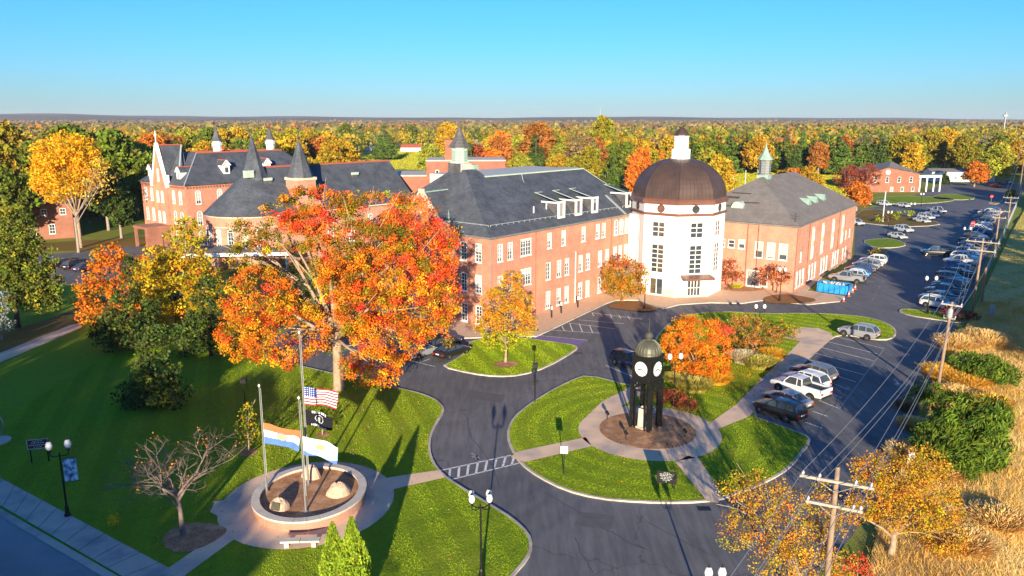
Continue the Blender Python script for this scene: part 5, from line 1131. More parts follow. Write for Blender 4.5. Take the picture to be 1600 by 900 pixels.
PINE = [proto('pine', 20, 13, .9, 8, 11, .5, 14, 1.0, True), proto('fir', 18, 10, .8, 9, 14, .55, 14, .9, True)]
FC = {'pine': (.085,.125,.018), 'green': (.14,.17,.018), 'olive': (.28,.235,.018), 'yellow': (.52,.32,.02), 'gold': (.40,.25,.018), 'orange': (.62,.19,.022), 'rust': (.40,.15,.028), 'crimson': (.32,.075,.03), 'brown': (.25,.16,.065), 'grey': (.24,.19,.14), 'deep green': (.065,.10,.018), 'lime': (.30,.31,.03)}
ntree = 0
def wood_tree(x, y, kind, colr, sc, label, group, zs=1.0):
    global ntree
    cm, tm = (PINE if kind == 'p' else PROT)[random.randrange(2 if kind == 'p' else (5 if kind == 'b' else 6))] if kind != 't' else PROT[5]
    root = empty('pine_tree' if kind == 'p' else 'broadleaf_tree', (x, y, -.05), random.uniform(0, 6.28), label, 'tree', group); root.scale = (sc, sc, sc*zs)
    o = link('crown', cm, None, root); c = FC[colr]; j = random.uniform(.85, 1.15); o.color = (c[0]*j*random.uniform(.92, 1.08), c[1]*j, c[2]*j, 1)
    link('trunk', tm, None, root); ntree += 1; return root
taken = []
def placed(u, v, kind, colr, topv, label, group=None, wide=1.0):
    """base pixel and the pixel row of the top"""
    x, y = gp(u, v); h = zat(topv, y); base = 20 if kind == 'p' else 19
    taken.append((x, y, h*.4)); r = wood_tree(x, y, kind, colr, h/base, label, group); r.scale = (h/base*wide, h/base*wide, h/base); return r
random.seed(5)
G1 = 'pines along the rear field'
for k, (u, v, t) in enumerate(((1112,272,205),(1140,271,202),(1165,270,207),(1192,270,200),(1222,270,204),(1250,271,200),(1283,272,203),(1310,274,202),(1345,274,205),(1372,275,208))):
    placed(u, v, 'p', 'pine' if k % 3 else 'deep green', t, 'tall spreading pine in the row behind the field beyond the dome', G1, 1.15)
placed(958,310,'p','pine',232,'pointed green fir rising behind the slate ridge beside the dome', wide=.8)
placed(998,318,'b','orange',226,'flaming orange maple between the pointed fir and the copper dome', wide=.72)
placed(602,250,'p','pine',196,'lone round pine standing in the mown field', wide=1.3)
placed(642,228,'b','green',192,'dark green crown behind the lone field pine', wide=1.2)
placed(840,285,'b','rust',198,'big rust coloured tree behind the flat roofs', wide=1.1); placed(905,290,'t','brown',205,'half bare brown tree beside the pointed fir', wide=1.15)
placed(940,275,'b','olive',188,'tallest olive crowned tree breaking the skyline', wide=.8); placed(770,290,'b','orange',236,'low orange round tree behind the flat roofed block', wide=1.3)
placed(700,262,'b','yellow',196,'bright yellow tree between the mown field and the chimney block', wide=.9); placed(672,285,'b','lime',228,'bright green bushy tree beside the chimney block', wide=1.1)
placed(538,262,'t','gold',222,'golden thin tree at the edge of the mown field behind the chapel'); placed(515,285,'t','grey',232,'grey leafless tree behind the chapel roof'); placed(540,240,'b','green',190,'big green tree behind the golden thin tree by the mown field', wide=.9)
placed(480,260,'b','olive',200,'olive tree behind the steeple'); placed(430,265,'b','olive',205,'rounded olive tree behind the roof lantern', wide=1.2)
placed(1338,330,'b','orange',281,'orange tree at the corner of the brick wing car park', wide=1.25); placed(1325,310,'t','crimson',256,'dark crimson thin tree before the low brick building', wide=1.2); placed(1355,300,'t','crimson',254,'crimson tree touching the low brick building roof', wide=1.1)
placed(1240,310,'b','orange',258,'orange tree behind the wing roof ridge', wide=1.2); placed(1262,312,'b','gold',256,'golden tree next to the orange one behind the wing', wide=1.1); placed(1220,305,'b','gold',262,'small golden tree half hidden by the copper cupola')
placed(1522,292,'b','orange',250,'round orange tree by the far white house', wide=1.3); placed(1475,288,'p','deep green',265,'small dark bush like tree near the portico', wide=1.4); placed(1555,288,'b','lime',222,'large pale green tree beside the far poles', wide=1.1)
placed(1580,312,'b','green',297,'dark rounded shrub beside the stop sign at the far entrance', wide=2.0)
for k, (u, v, t, c) in enumerate(((20,330,200,'olive'),(60,340,215,'green'),(150,330,215,'olive'),(185,345,212,'green'),(205,335,205,'lime'),(170,360,255,'deep green'),(20,380,255,'green'),(140,350,240,'green'),(330,280,205,'green'),(250,280,202,'olive'),(290,275,198,'lime'),(0,365,230,'olive'),(190,372,290,'deep green'),(120,335,205,'green'))):
    placed(u, v, 'b', c, t, f'{c} broadleaf tree in the woods around the old hall', 'woods around the old hall')
# free placing of the wood beyond, clear of the open fields, roofs and lots
keep = [PX(p) for p in ([(545,300),(556,250),(600,236),(690,234),(725,248),(715,300)], [(1120,300),(1105,275),(1380,276),(1330,310),(1300,330),(1200,330)], [(1300,345),(1330,285),(1480,276),(1640,278),(1700,330),(1650,900),(1290,480)], [(-100,480),(-100,400),(330,335),(640,290),(1000,300),(1290,330),(1290,900),(-100,900)],
                        [(1000,285),(1010,262),(1060,262),(1070,285)], [(20,385),(20,340),(120,330),(130,385)])]
cand = []
ZN = [('left', 'in the deep wood around and behind the old hall'), ('mid', 'in the wood beyond the mown field'), ('right', 'in the wood beyond the dome and pines')]
yy = 150.0
while yy < 900:
    st = 9+yy*.018; xx = -.72*yy-10
    while xx < .72*yy+10:
        x = xx+random.uniform(-.4, .4)*st; y = yy+random.uniform(-.4, .4)*st; xx += st
        if any(inside([x], [y], k)[0] for k in keep): continue
        if any((x-a)**2+(y-b)**2 < (c*.8)**2 for a, b, c in taken): continue
        cand.append((x, y))
    yy += st*.85
cand.sort(key=lambda p: p[1])
random.seed(21)
near = cand[:300]; rest = cand[300:]
def pick(x, y):
    u = x/max(y, 1); n = math.sin(x*.031+y*.017)+math.sin(x*.013-y*.023+2)
    w_ = [('olive', 6), ('green', 4.5), ('gold', 3.4), ('yellow', 2.4), ('orange', 1.1 if u < .2 else .7), ('rust', .8), ('brown', 1.6), ('grey', .9), ('lime', 2), ('deep green', 1.6), ('crimson', .3)]
    return random.choices([a for a, _ in w_], [b for _, b in w_])[0]
for x, y in near:
    c = pick(x, y); kd = 'p' if c == 'deep green' else 't' if c in ('grey', 'brown') else 'b'
    u = 800+FPX*x/y; z = ZN[0] if u < 420 else ZN[1] if u < 900 else ZN[2]; sc = random.uniform(.72, 1.1)
    wood_tree(x, y, kd, c, sc, f'{c} {"evergreen" if kd == "p" else "half bare" if kd == "t" else "leafy"} tree {z[1]}', f'{c} trees {z[1]}')
# the far wood that reads as one mass
def far_wood():
    V, Cc = [], []
    def addtree(x, y, h, w_, n, leaf, c):
        d_ = rng.normal(size=(n, 3)); d_ /= np.linalg.norm(d_, axis=1)[:, None]; d_ *= (rng.uniform(.5, 1, n))[:, None]
        P = np.array([x, y, h*.56])+d_*[w_*.5, w_*.5, h*.45]; nr = rng.normal(size=(n, 3)); nr /= np.linalg.norm(nr, axis=1)[:, None]
        t = np.cross(nr, rng.normal(size=(n, 3))); t /= np.linalg.norm(t, axis=1)[:, None]; b = np.cross(nr, t); s = leaf*rng.uniform(.6, 1.3, n)[:, None]
        q = np.stack([P-t*s*.5, P+b*s*.45, P+t*s*.5, P-b*s*.45], 1); V.append(q); Cc.append(np.array(c)*(1+rng.normal(size=(n, 1))*.18))
    for x, y in rest:
        c = np.array(FC[pick(x, y)])*random.uniform(.85, 1.15); addtree(x, y, random.uniform(13, 21), random.uniform(11, 16), 70, 2.1, c)
    yy = 900.0
    while yy < 4300:
        st = 10+yy*.014; xx = -.72*yy
        while xx < .72*yy:
            x = xx+random.uniform(-.5, .5)*st; y = yy+random.uniform(-.5, .5)*st; xx += st
            f = min(1, (yy-900)/1800)  # distance haze put into the leaf colour: farther crowns fade to dull brown
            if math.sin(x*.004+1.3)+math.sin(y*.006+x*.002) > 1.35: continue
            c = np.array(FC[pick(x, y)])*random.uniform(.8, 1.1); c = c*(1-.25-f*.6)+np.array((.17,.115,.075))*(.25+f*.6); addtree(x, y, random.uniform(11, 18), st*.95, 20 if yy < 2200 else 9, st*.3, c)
        yy += st*1.1
    V = np.concatenate(V); Cc = np.clip(np.concatenate(Cc), .004, .9); return quads_mesh('far_wood', V, Cc, MT['leaf'])
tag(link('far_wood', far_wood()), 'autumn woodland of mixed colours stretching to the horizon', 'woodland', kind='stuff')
# trees across the street behind the viewpoint, whose long shadows lie over the lawn
G2 = 'street trees whose shadows cross the lawn'
random.seed(9)
for k, (x, y, sc) in enumerate(((-54,14,1.0),(-41,2,1.0),(-66,28,.9),(-35,-8,1.05),(-28,-16,.95),(-74,12,1.1),(-82,34,1.0),(-22,-26,.9),(-62,-4,1.1),(-47,-18,1.1),(-46,26,.7),(-50,6,1.0),(-60,16,.95),(-37,6,.75),(-31,-4,.9))):
    wood_tree(x, y, 'b' if k % 3 else 't', 'gold' if k % 2 else 'olive', sc, 'street tree across the road from the ring sculpture lawn', G2)
G3 = 'creek side trees shading the pole row'
for k, (x, y, sc) in enumerate(((61,48,.8),(65,60,.85),(73,70,.9),(79,82,.8),(88,92,.85),(72,50,.9),(98,104,.8),(84,66,.9),(108,120,.8))):
    wood_tree(x, y, 'b' if k % 3 else 't', 'olive' if k % 2 else 'gold', sc, 'creek side tree on the far side of the dry bank', G3)
# ------------------------------------------------------------------ hills on the horizon
mb = MB(); n = 160
def hill(dist, h0, h1, m, seed, x0=-1.0, x1=1.0):
    rd = random.Random(seed); ph = [rd.uniform(0, 6) for _ in range(6)]; mb = MB()
    for i in range(n+1):
        t = i/n; u = x0+(x1-x0)*t; hh = (h0*(1-t)+h1*t)*(1+.16*math.sin(u*7+ph[0])+.10*math.sin(u*17+ph[1])+.05*math.sin(u*41+ph[2]))
        x = u*dist; mb.v += [(x, dist-500, -2), (x, dist, hh), (x, dist+900, -2)]
    for i in range(n): a = i*3; mb.f += [(a, a+3, a+4, a+1), (a+1, a+4, a+5, a+2)]
    mb.m = [0]*len(mb.f); tag(mb.build('hills', m, smooth=True), kind='structure')
MT['hill'] = mat('wooded_hill', (.12,.085,.05), (.18,.12,.06), .004, detail=9, rough=1, third=(.07,.075,.035), tscale=.0025)
hill(4800, 51, 15, MT['hill'], 1); hill(6200, 63, 19, MT['hill'], 2)
# ------------------------------------------------------------------ vehicles
def loft(mb, rings, closed_ends=True, m=0):
    k0 = len(mb.v); n = len(rings[0])
    for r in rings: mb.v += [tuple(p) for p in r]
    for i in range(len(rings)-1):
        for j in range(n):
            a = k0+i*n+j; b = k0+i*n+(j+1) % n; mb.f.append((a, b, b+n, a+n)); mb.m.append(m)
    if closed_ends:
        mb.f.append(tuple(k0+j for j in reversed(range(n)))); mb.m.append(m); e_ = k0+(len(rings)-1)*n; mb.f.append(tuple(e_+j for j in range(n))); mb.m.append(m)
def make_car(kind):
    if kind == 'sedan': L_, W_, st = 4.75, .91, [(-2.37,.42,.80,.80),(-2.30,.30,.96,.86),(-1.9,.24,1.02,.90),(-1.2,.22,1.0,.91),(0,.22,.96,.91),(.9,.22,.93,.91),(1.5,.24,.86,.90),(2.1,.28,.74,.86),(2.32,.36,.62,.78)]; gh = [(-1.85,1.0,1.0),(-1.05,1.36,1.0),(-.1,1.45,1.0),(.35,1.42,1.0),(1.15,.93,.93)]; wx = (1.42, -1.38); wr = .33
    elif kind == 'suv': L_, W_, st = 4.75, .95, [(-2.36,.48,.95,.84),(-2.30,.36,1.10,.90),(-1.9,.28,1.14,.94),(-1.0,.26,1.12,.95),(0,.26,1.10,.95),(.8,.26,1.07,.95),(1.5,.28,1.02,.94),(2.1,.34,.92,.90),(2.33,.46,.80,.82)]; gh = [(-2.22,1.1,1.1),(-1.85,1.62,1.1),(-.9,1.72,1.1),(.25,1.68,1.1),(1.1,1.06,1.06)]; wx = (1.45, -1.40); wr = .37
    else: L_, W_, st = 5.7, .99, [(-2.85,.60,1.10,.94),(-2.80,.52,1.18,.98),(-1.6,.40,1.2,.99),(-.75,.38,1.2,.99),(0,.36,1.2,.99),(1.0,.36,1.18,.99),(1.7,.38,1.14,.98),(2.5,.46,1.06,.95),(2.82,.58,.92,.88)]; gh = [(-.72,1.2,1.2),(-.58,1.84,1.2),(.1,1.9,1.2),(.75,1.86,1.2),(1.35,1.18,1.18)]; wx = (1.75, -1.75); wr = .41
    root = empty('car' if kind != 'pickup' else 'pickup_truck')
    def ring(x, zl, zs, w_):
        half = [(w_*.80, zl), (w_*.97, zl+.10), (w_, zl+(zs-zl)*.55), (w_*.975, zs-.10), (w_*.90, zs-.01)]
        return [(x, y, z) for y, z in half]+[(x, 0, zs+.03)]+[(x, -y, z) for y, z in reversed(half)]
    mb = MB(); loft(mb, [ring(*s) for s in st]); body = mb.build('body', MT['paint'], root, smooth=True)
    me = body.data; 
    md = body.modifiers.new('edge', 'EDGE_SPLIT'); md.split_angle = R(38)
    bw = W_*.90; rw = W_*.70
    top = max(z for _, z, _ in gh)
    def wd(z, zb): t = (z-zb)/(top-zb) if top > zb else 0; return bw+(rw-bw)*max(0, min(1, t))
    ps = [(x, z, wd(z, zb)) for x, z, zb in gh]; belt = gh[0][2]
    rf = MB()
    for i in range(1, len(ps)-2): a, b = ps[i], ps[i+1]; rf.quad((a[0], -a[2], a[1]), (a[0], a[2], a[1]), (b[0], b[2], b[1]), (b[0], -b[2], b[1])) if False else rf.add([(a[0], a[2], a[1]), (a[0], 0, a[1]+.035), (a[0], -a[2], a[1]), (b[0], b[2], b[1]), (b[0], 0, b[1]+.035), (b[0], -b[2], b[1])], [(0, 1, 4, 3), (1, 2, 5, 4)])
    for sg in (1, -1):
        for k in (0, 3): a, b = ps[k], ps[k+1]; rf.bar((a[0], sg*a[2], a[1]), (b[0], sg*b[2], b[1]), .09, .07)
        for k in (1, 2): a, b = ps[k], ps[k+1]; rf.bar((a[0], sg*a[2], a[1]), (b[0], sg*b[2], b[1]), .08, .07)
        for xx in ((-.15,) if kind == 'pickup' else (-.25, -1.15)):
            zt = top-.06; rf.bar((xx, sg*bw, belt-.03), (xx+.05, sg*wd(zt, belt), zt), .08, .05)
    if kind == 'suv':
        for sg in (1, -1): rf.tube([(-1.7, sg*rw*.96, 1.72), (-1.4, sg*rw*.96, 1.79), (.0, sg*rw*.96, 1.78), (.2, sg*rw*.96, 1.72)], .025, 5)
    rf.build('roof', MT['paint'], root)
    a, b = ps[-2], ps[-1]; g_ = MB(); g_.quad((a[0], a[2], a[1]), (a[0], -a[2], a[1]), (b[0], -b[2], b[1]), (b[0], b[2], b[1])); g_.build('windscreen', MT['glass'], root)
    a, b = ps[0], ps[1]; g_ = MB(); g_.quad((a[0], a[2], a[1]), (a[0], -a[2], a[1]), (b[0], -b[2], b[1]), (b[0], b[2], b[1])); g_.build('rear_window', MT['glass'], root)
    for sg in (1, -1):
        g_ = MB(); low = belt-.06; pts = [(ps[0][0], sg*ps[0][2], low)]+[(p[0], sg*p[2], p[1]) for p in ps]+[(ps[-1][0], sg*ps[-1][2], low)]
        for i in range(len(ps)-1):
            p, q = ps[i], ps[i+1]; g_.add([(p[0], sg*bw*.995, low), (q[0], sg*bw*.995, low), (q[0], sg*q[2]*.995, q[1]), (p[0], sg*p[2]*.995, p[1])], [(0, 1, 2, 3)])
        g_.build('side_window', MT['glass'], root)
        mr = MB(); mr.lathe([(.02, -.08), (.1, -.05), (.11, .04), (.04, .09)], 8); o = mr.build('mirror', MT['paint'], root, smooth=True, loc=(gh[-1][0]-.25, sg*(W_+.07), belt+.06)); o.scale = (.9, 1.2, 1)
        hl = MB(); f = st[-2]; hl.box(f[0]+.02, f[0]+.18, sg*f[3]*.52, sg*f[3]*.93, f[2]-.17, f[2]-.05) if sg > 0 else hl.box(f[0]+.02, f[0]+.18, -f[3]*.93, -f[3]*.52, f[2]-.17, f[2]-.05); hl.build('headlight', MT['lamp_clear'], root)
        tl = MB(); r_ = st[0]; y0, y1 = sorted((sg*r_[3]*.62, sg*r_[3]*1.0)); tl.box(r_[0]-.03, r_[0]+.10, y0, y1, r_[2]-.20, r_[2]-.02); tl.build('tail_light', MT['lamp_red'], root)
        for x in wx:
            ar = MB(); ar.lathe([(wr*1.17, 0), (wr*1.17, .03), (wr*.2, .031)], 18); o = ar.build('wheel_arch', MT['trim'], root, loc=(x, sg*(W_*.975), wr+.05)); o.rotation_euler = (R(-90*sg), 0, 0)
            ty = MB(); ty.lathe([(wr*.6, -.11), (wr*.94, -.11), (wr, -.06), (wr, .06), (wr*.94, .11), (wr*.6, .11)], 20); wo = ty.build('wheel', MT['rubber'], root, smooth=False, loc=(x, sg*(W_-.08), wr)); wo.rotation_euler = (R(-90*sg), 0, 0)
            ri = MB(); ri.lathe([(wr*.66, .095), (wr*.66, .115), (wr*.5, .10), (.06, .12), (.02, .125)], 10); ri.build('rim', MT['rim'], wo)
    bp = MB(); bp.box(st[0][0]-.04, st[0][0]+.2, -W_*.85, W_*.85, st[0][1]-.06, st[0][1]+.12); bp.build('rear_bumper', MT['trim'], root)
    bp = MB(); bp.box(st[-1][0]-.25, st[-1][0]+.03, -W_*.72, W_*.72, st[-1][1]-.05, st[-1][1]+.12); bp.build('front_bumper', MT['trim'], root)
    pl_ = MB(); pl_.box(st[0][0]-.055, st[0][0]-.03, -.26, .26, st[0][1]+.24, st[0][1]+.38); pl_.build('number_plate', MT['porcelain'], root)
    if kind == 'pickup':
        bed = MB(); bed.add([(-2.7, -.78, 1.245), (-.8, -.78, 1.245), (-.8, .78, 1.245), (-2.7, .78, 1.245)], [(0, 1, 2, 3)]); bed.build('cargo_bed', MT['trim'], root)
        rl = MB()
        for sg in (1, -1): rl.box(-2.8, -.75, sg*.86-.09, sg*.86+.09, 1.16, 1.40)
        rl.box(-2.86, -2.74, -.95, .95, 1.0, 1.40); rl.build('bed_rail', MT['paint'], root)
    return root
CARS = {k: make_car(k) for k in ('sedan', 'suv', 'pickup')}; used = set()
COLR = {'white': (.62,.62,.60), 'black': (.012,.012,.014), 'silver': (.24,.24,.245), 'grey': (.14,.145,.15), 'blue': (.03,.09,.26), 'dark blue': (.02,.035,.09), 'bright blue': (.02,.25,.62), 'red': (.35,.02,.02), 'tan': (.38,.33,.26)}
def set_paint(root, c):
    for ch in root.children:
        if ch.data and ch.data.materials and ch.data.materials[0] == MT['paint']: ch.color = (*c, 1)
def car(kind, colr, x, y, rz, label, group=None, z=.022):
    if kind in used: r = copy_tree(CARS[kind])
    else: r = CARS[kind]; used.add(kind)
    r.location = (x, y, z); r.rotation_euler = (0, 0, rz); tag(r, label, 'truck' if kind == 'pickup' else 'car', group)
    if not group and 'group' in r: del r['group']
    set_paint(r, COLR[colr]); return r
def head(a, b):                                       # heading from pixel a to pixel b
    A, B = gp(*a), gp(*b); return math.atan2(B[1]-A[1], B[0]-A[0])
sd_ = head((1350,586), (1263,562))
GN = 'cars in the bays beside the clock lawn'
for k, c, uv, lab in (('suv','grey',(1270,592),'dark grey SUV next to the empty bays beside the clock lawn'), ('suv','white',(1258,604),'white SUV between the grey SUV and the white pickup'), ('pickup','white',(1249,617),'white pickup truck with open bed in the clock lawn bays'),
                      ('sedan','silver',(1228,633),'silver sedan between the white pickup and the black SUV'), ('suv','black',(1217,650),'black SUV in the end bay beside the shaded lawn corner')):
    x, y = gp(*uv); car(k, c, x, y, sd_, lab, GN)
car('suv', 'silver', *gp(1341,527), head((1368,531), (1312,520)), 'silver SUV parked alone at the tip of the long lawn island')
h1 = head((680,564), (735,546))
car('sedan', 'black', *gp(707,556), h1, 'black sedan beside the small lawn island with the young maple'); car('suv', 'black', *gp(693,545), h1, 'black SUV behind the black sedan in the oak shaded lot'); car('sedan', 'silver', *gp(660,556), h1, 'silver sedan mostly hidden under the oak')
car('suv', 'dark blue', *gp(984,573), head((960,566), (1010,583)), 'dark blue SUV parked behind the clock tower')
for k, (u, v, kd, c) in enumerate(((84,414,'sedan','grey'),(98,416,'sedan','black'),(118,420,'suv','black'),(134,423,'sedan','dark blue'))): car(kd, c, *gp(u, v), R(75), ('grey car in the shaded rear lot beside the lit cedar', 'black sedan in the shaded rear lot beside the grey car', 'black SUV in the shaded rear lot', 'dark blue sedan in the shaded rear lot beside the orange maple')[k], 'cars in the shaded rear lot')
ew_ = head((1366,441), (1340,437)); ew_ = math.atan2(.811, .584)+R(90)
GW_ = 'cars along the brick wing wall'
o0 = Vector(gp(1323,441)); dirw = Vector((.584, .811))
for k, (kd, c, lab) in enumerate((('pickup','silver','silver pickup truck beside the blue skip along the brick wing'), ('suv','white','white SUV second from the skip along the brick wing'), ('sedan','bright blue','bright blue sedan along the brick wing'), ('suv','dark blue','dark blue SUV beside the bright blue sedan'), ('sedan','grey','grey sedan along the brick wing, fifth from the skip'), ('suv','silver','silver SUV along the brick wing, sixth from the skip'), ('sedan','white','white sedan along the brick wing, seventh from the skip'), ('suv','white','white SUV at the far end of the brick wing row'))):
    q = o0+dirw*(2.95*k); car(kd, c, q.x, q.y, ew_, lab, GW_)
A_, B_ = Vector(gp(1466,481)), Vector(gp(1549,330)); dr = (B_-A_).normalized(); nst = int((B_-A_).length/3.05); hr = math.atan2(dr.y, dr.x)+R(78)
GR = 'cars in the row beside the utility poles'
rd = random.Random(4); ordn = 0
kinds = ['suv','pickup','sedan','sedan','suv','suv','pickup','suv','sedan','suv']; cols_ = ['white','silver','blue','dark blue','blue','silver','black','white','grey','black','dark blue','white','silver','black','white','grey','blue']
def ordinal(n): return ('first','second','third','fourth','fifth','sixth','seventh','eighth','ninth','tenth','eleventh','twelfth','thirteenth','fourteenth','fifteenth','sixteenth','seventeenth','eighteenth','nineteenth','twentieth')[n-1] if n <= 20 else f'{n}th' if n % 10 not in (1, 2, 3) else f'{n}'+{1:'st',2:'nd',3:'rd'}[n % 10]
for k in range(nst):
    if k in (12, 19, 20, 27, 33, 34, 39): continue
    ordn += 1; q = A_+dr*(3.05*k); kd = kinds[(k*7) % 10] if k > 2 else ('suv','pickup','sedan')[k]; c = cols_[(k*5) % 17] if k > 2 else ('white','silver','blue')[k]
    car(kd, c, q.x+rd.uniform(-.2, .2), q.y+rd.uniform(-.2, .2), hr+R(rd.uniform(-2, 2))+(math.pi if rd.random() < .3 else 0), f'{c} {"pickup truck" if kd == "pickup" else "SUV" if kd == "suv" else "sedan"} in the utility pole row, {ordinal(ordn)} from the grass island', GR)
car('pickup', 'black', *gp(1462,400), head((1480,401), (1442,399)), 'black pickup truck driving along the middle of the car park')
fl = head((1448,330), (1475,334))
for kd, c, uv, lab in (('suv','white',(1412,363),'white SUV beside the small grass island in the far lot'), ('sedan','white',(1402,373),'white sedan in front of the white SUV at the small grass island'), ('sedan','white',(1440,348),'white sedan at the corner of the planted far island'), ('suv','white',(1447,343),'white SUV behind the corner sedan at the planted island'), ('sedan','white',(1455,339),'white sedan third along the planted island'), ('pickup','white',(1463,333),'white pickup truck at the far end of the planted island'),
                       ('sedan','white',(1350,321),'white sedan near the orange tree in the far lot'), ('suv','white',(1381,322),'white SUV in the middle of the far lot'), ('sedan','white',(1411,324),'white sedan alone in the far lot bay'), ('suv','white',(1337,352),'white SUV peeping out behind the brick wing'), ('pickup','silver',(1570,288),'silver pickup truck at the far entrance road'), ('sedan','red',(1556,293),'small red car at the far entrance road')):
    car(kd, c, *gp(*uv), fl, lab, 'cars in the far lot')
# ------------------------------------------------------------------ skip, cones
sk = empty('skip', (*gp(1303,457), .02), ew_, 'bright blue open top skip filled with rubble beside the brick wing', 'skip')
MT['skip'] = mat('blue_skip_paint', (.02,.30,.62), (.03,.24,.52), 1.5, rough=.45)
mb = MB(); a, b, h = 2.3, 1.2, 1.5
for s0, s1 in (((-a,-b),(a,-b)),((a,-b),(a,b)),((a,b),(-a,b)),((-a,b),(-a,-b))):
    n_ = Vector((s1[1]-s0[1], s0[0]-s1[0])).normalized()*.12; mb.add([(*s0, .1), (*s1, .1), (s1[0]+n_.x, s1[1]+n_.y, h), (s0[0]+n_.x, s0[1]+n_.y, h), (s0[0]*.93, s0[1]*.9, h), (s1[0]*.93, s1[1]*.9, h), (s1[0]*.9, s1[1]*.85, .3), (s0[0]*.9, s0[1]*.85, .3)], [(0,1,2,3),(3,2,5,4),(4,5,6,7)])
mb.box(-a, a, -b, b, .08, .12); mb.build('hull', MT['skip'], sk)
mb = MB()
for x in np.linspace(-2.0, 2.0, 6): mb.box(x-.05, x+.05, -b-.2, -b-.02, .1, h-.05); mb.box(x-.05, x+.05, b+.02, b+.2, .1, h-.05)
mb.build('rib', MT['skip'], sk)['kind'] = 'stuff'
mb = MB()
for _ in range(60): x, y = random.uniform(-1.8, 1.8), random.uniform(-.85, .85); s = random.uniform(.1, .35); mb.lathe([(s*.5, .8), (s, .9+random.uniform(0, .5)), (s*.4, 1.2+random.uniform(0, .35))], 5, (x, y), rot=random.uniform(0, 3))
mb.build('rubble', MT['limestone'], sk)['kind'] = 'stuff'
MT['cone'] = mat('orange_cone', (.75,.10,.03), (.68,.09,.03), 5, rough=.5)
for k, (u, v) in enumerate(((1309,452),(1321,450),(1318,471),(1326,463),(1332,457),(1336,452))):
    c = empty('traffic_cone', (*gp(u, v, .02), .022), 0, 'orange traffic cone with white band around the skip bay', 'traffic cone', 'cones around the skip bay')
    mb = MB(); mb.box(-.22, .22, -.22, .22, 0, .04); mb.lathe([(.17, .04), (.13, .32)], 12); mb.lathe([(.085, .55), (.035, .85)], 12); mb.build('cone', MT['cone'], c)
    mb = MB(); mb.lathe([(.132, .32), (.087, .55)], 12); mb.build('reflective_band', MT['porcelain'], c)
# ------------------------------------------------------------------ lamp posts
def acorn(mb_g, mb_b, x, y, z, s=1.0):
    mb_g.lathe([(.10*s, z), (.20*s, z+.16*s), (.23*s, z+.32*s), (.17*s, z+.52*s), (.09*s, z+.62*s)], 12, (x, y)); mb_b.lathe([(.07*s, z-.12*s), (.14*s, z-.02*s), (.11*s, z+.02*s)], 10, (x, y)); mb_b.lathe([(.10*s, z+.60*s), (.05*s, z+.68*s), (.02*s, z+.80*s)], 8, (x, y))
def lamp(x, y, h, label, heads=2, span=.55, rz=0, z=LZ, s=1.0, mat_='black_metal', group=None):
    r = empty('street_lamp', (x, y, z), rz, label, 'lamp', group)
    mb = MB(); mb.lathe([(.22, 0), (.22, .12), (.14, .25), (.12, .7), (.075, .8), (.06, h*.6), (.05, h-.25)], 10); mb.build('post', MT[mat_], r)
    pos = [(-span, 0), (span, 0)] if heads == 2 else [(-span, -.28), (span, -.28), (-span, .28), (span, .28)] if heads == 4 else [(0, 0)]
    ar = MB()
    for px_, py_ in pos: ar.tube([(0, 0, h-.45), (px_*.6, py_*.6, h-.5), (px_, py_, h-.38), (px_, py_, h-.12)], .035, 6)
    if heads == 1: ar.tube([(0, 0, h-.5), (0, 0, h-.1)], .05, 6)
    ar.build('arm', MT[mat_], r)
    for px_, py_ in pos:
        g_ = MB(); b_ = MB(); acorn(g_, b_, 0, 0, 0, s); go = g_.build('globe', MT['globe'], r, smooth=True, loc=(px_, py_, h)); b_.build('cap', MT[mat_], go)
    return r
def lamp_px(u, vtop, vbase, label, **kw):
    x, y = gp(u, vbase, LZ); return lamp(x, y, zat(vtop, y)-LZ-.55, label, **kw)
lamp_px(752, 768, 908, 'four globe black lamp post on the lawn beside the drive', heads=4, span=.5, rz=R(5), s=.82)
lamp_px(1052, 553, 628, 'twin globe black lamp post beside the clock plaza and orange bush', rz=R(10))
lamp_px(1186, 476, 508, 'twin globe black lamp post behind the bronze shrub')
lamp_px(1218, 418, 470, 'four globe black lamp post in the mulch bed before the brick wing', heads=4, span=.4)
lamp_px(1007, 430, 482, 'twin headed black lamp post in the mulch bed beside the round maple', span=.4, s=.8)
lamp_px(1449, 432, 490, 'twin globe black lamp post on the grass island by the pole row cars', span=.65)
lamp_px(1507, 355, 395, 'twin globe lamp post behind the pole row cars near the black pickup', span=.6)
lamp_px(1387, 330, 365, 'black lamp post by the lime shrubs on the far planted island', span=.4); lamp_px(1424, 317, 342, 'twin globe lamp post at the far island pine straw', span=.5); lamp_px(1439, 302, 322, 'black lamp post beside the tan footpath in the far lot', span=.4)
lamp_px(1112, 888, 985, 'twin globe lamp post at the drive edge showing only its globes', span=.35)
bl = lamp_px(106, 690, 806, 'black twin globe lamp post with a photo banner beside the street pavement', span=.55, rz=R(20)); hb = zat(690, bl.location.y)-LZ-.55
def bannermat():
    m, t, P, N, L = nodes('photo_banner'); tc = N.new('ShaderNodeTexCoord'); nz = N.new('ShaderNodeTexNoise'); nz.inputs['Scale'].default_value = 3.2; nz.inputs['Detail'].default_value = 4; L.new(tc.outputs['Object'], nz.inputs['Vector'])
    r = N.new('ShaderNodeValToRGB'); e_ = r.color_ramp.elements; e_[0].position = .38; e_[0].color = (.05,.08,.14,1); e_[1].position = .62; e_[1].color = (.7,.75,.8,1); e_.new(.5).color = (.22,.36,.55,1); L.new(nz.outputs['Fac'], r.inputs[0]); L.new(r.outputs[0], P.inputs['Base Color']); return m
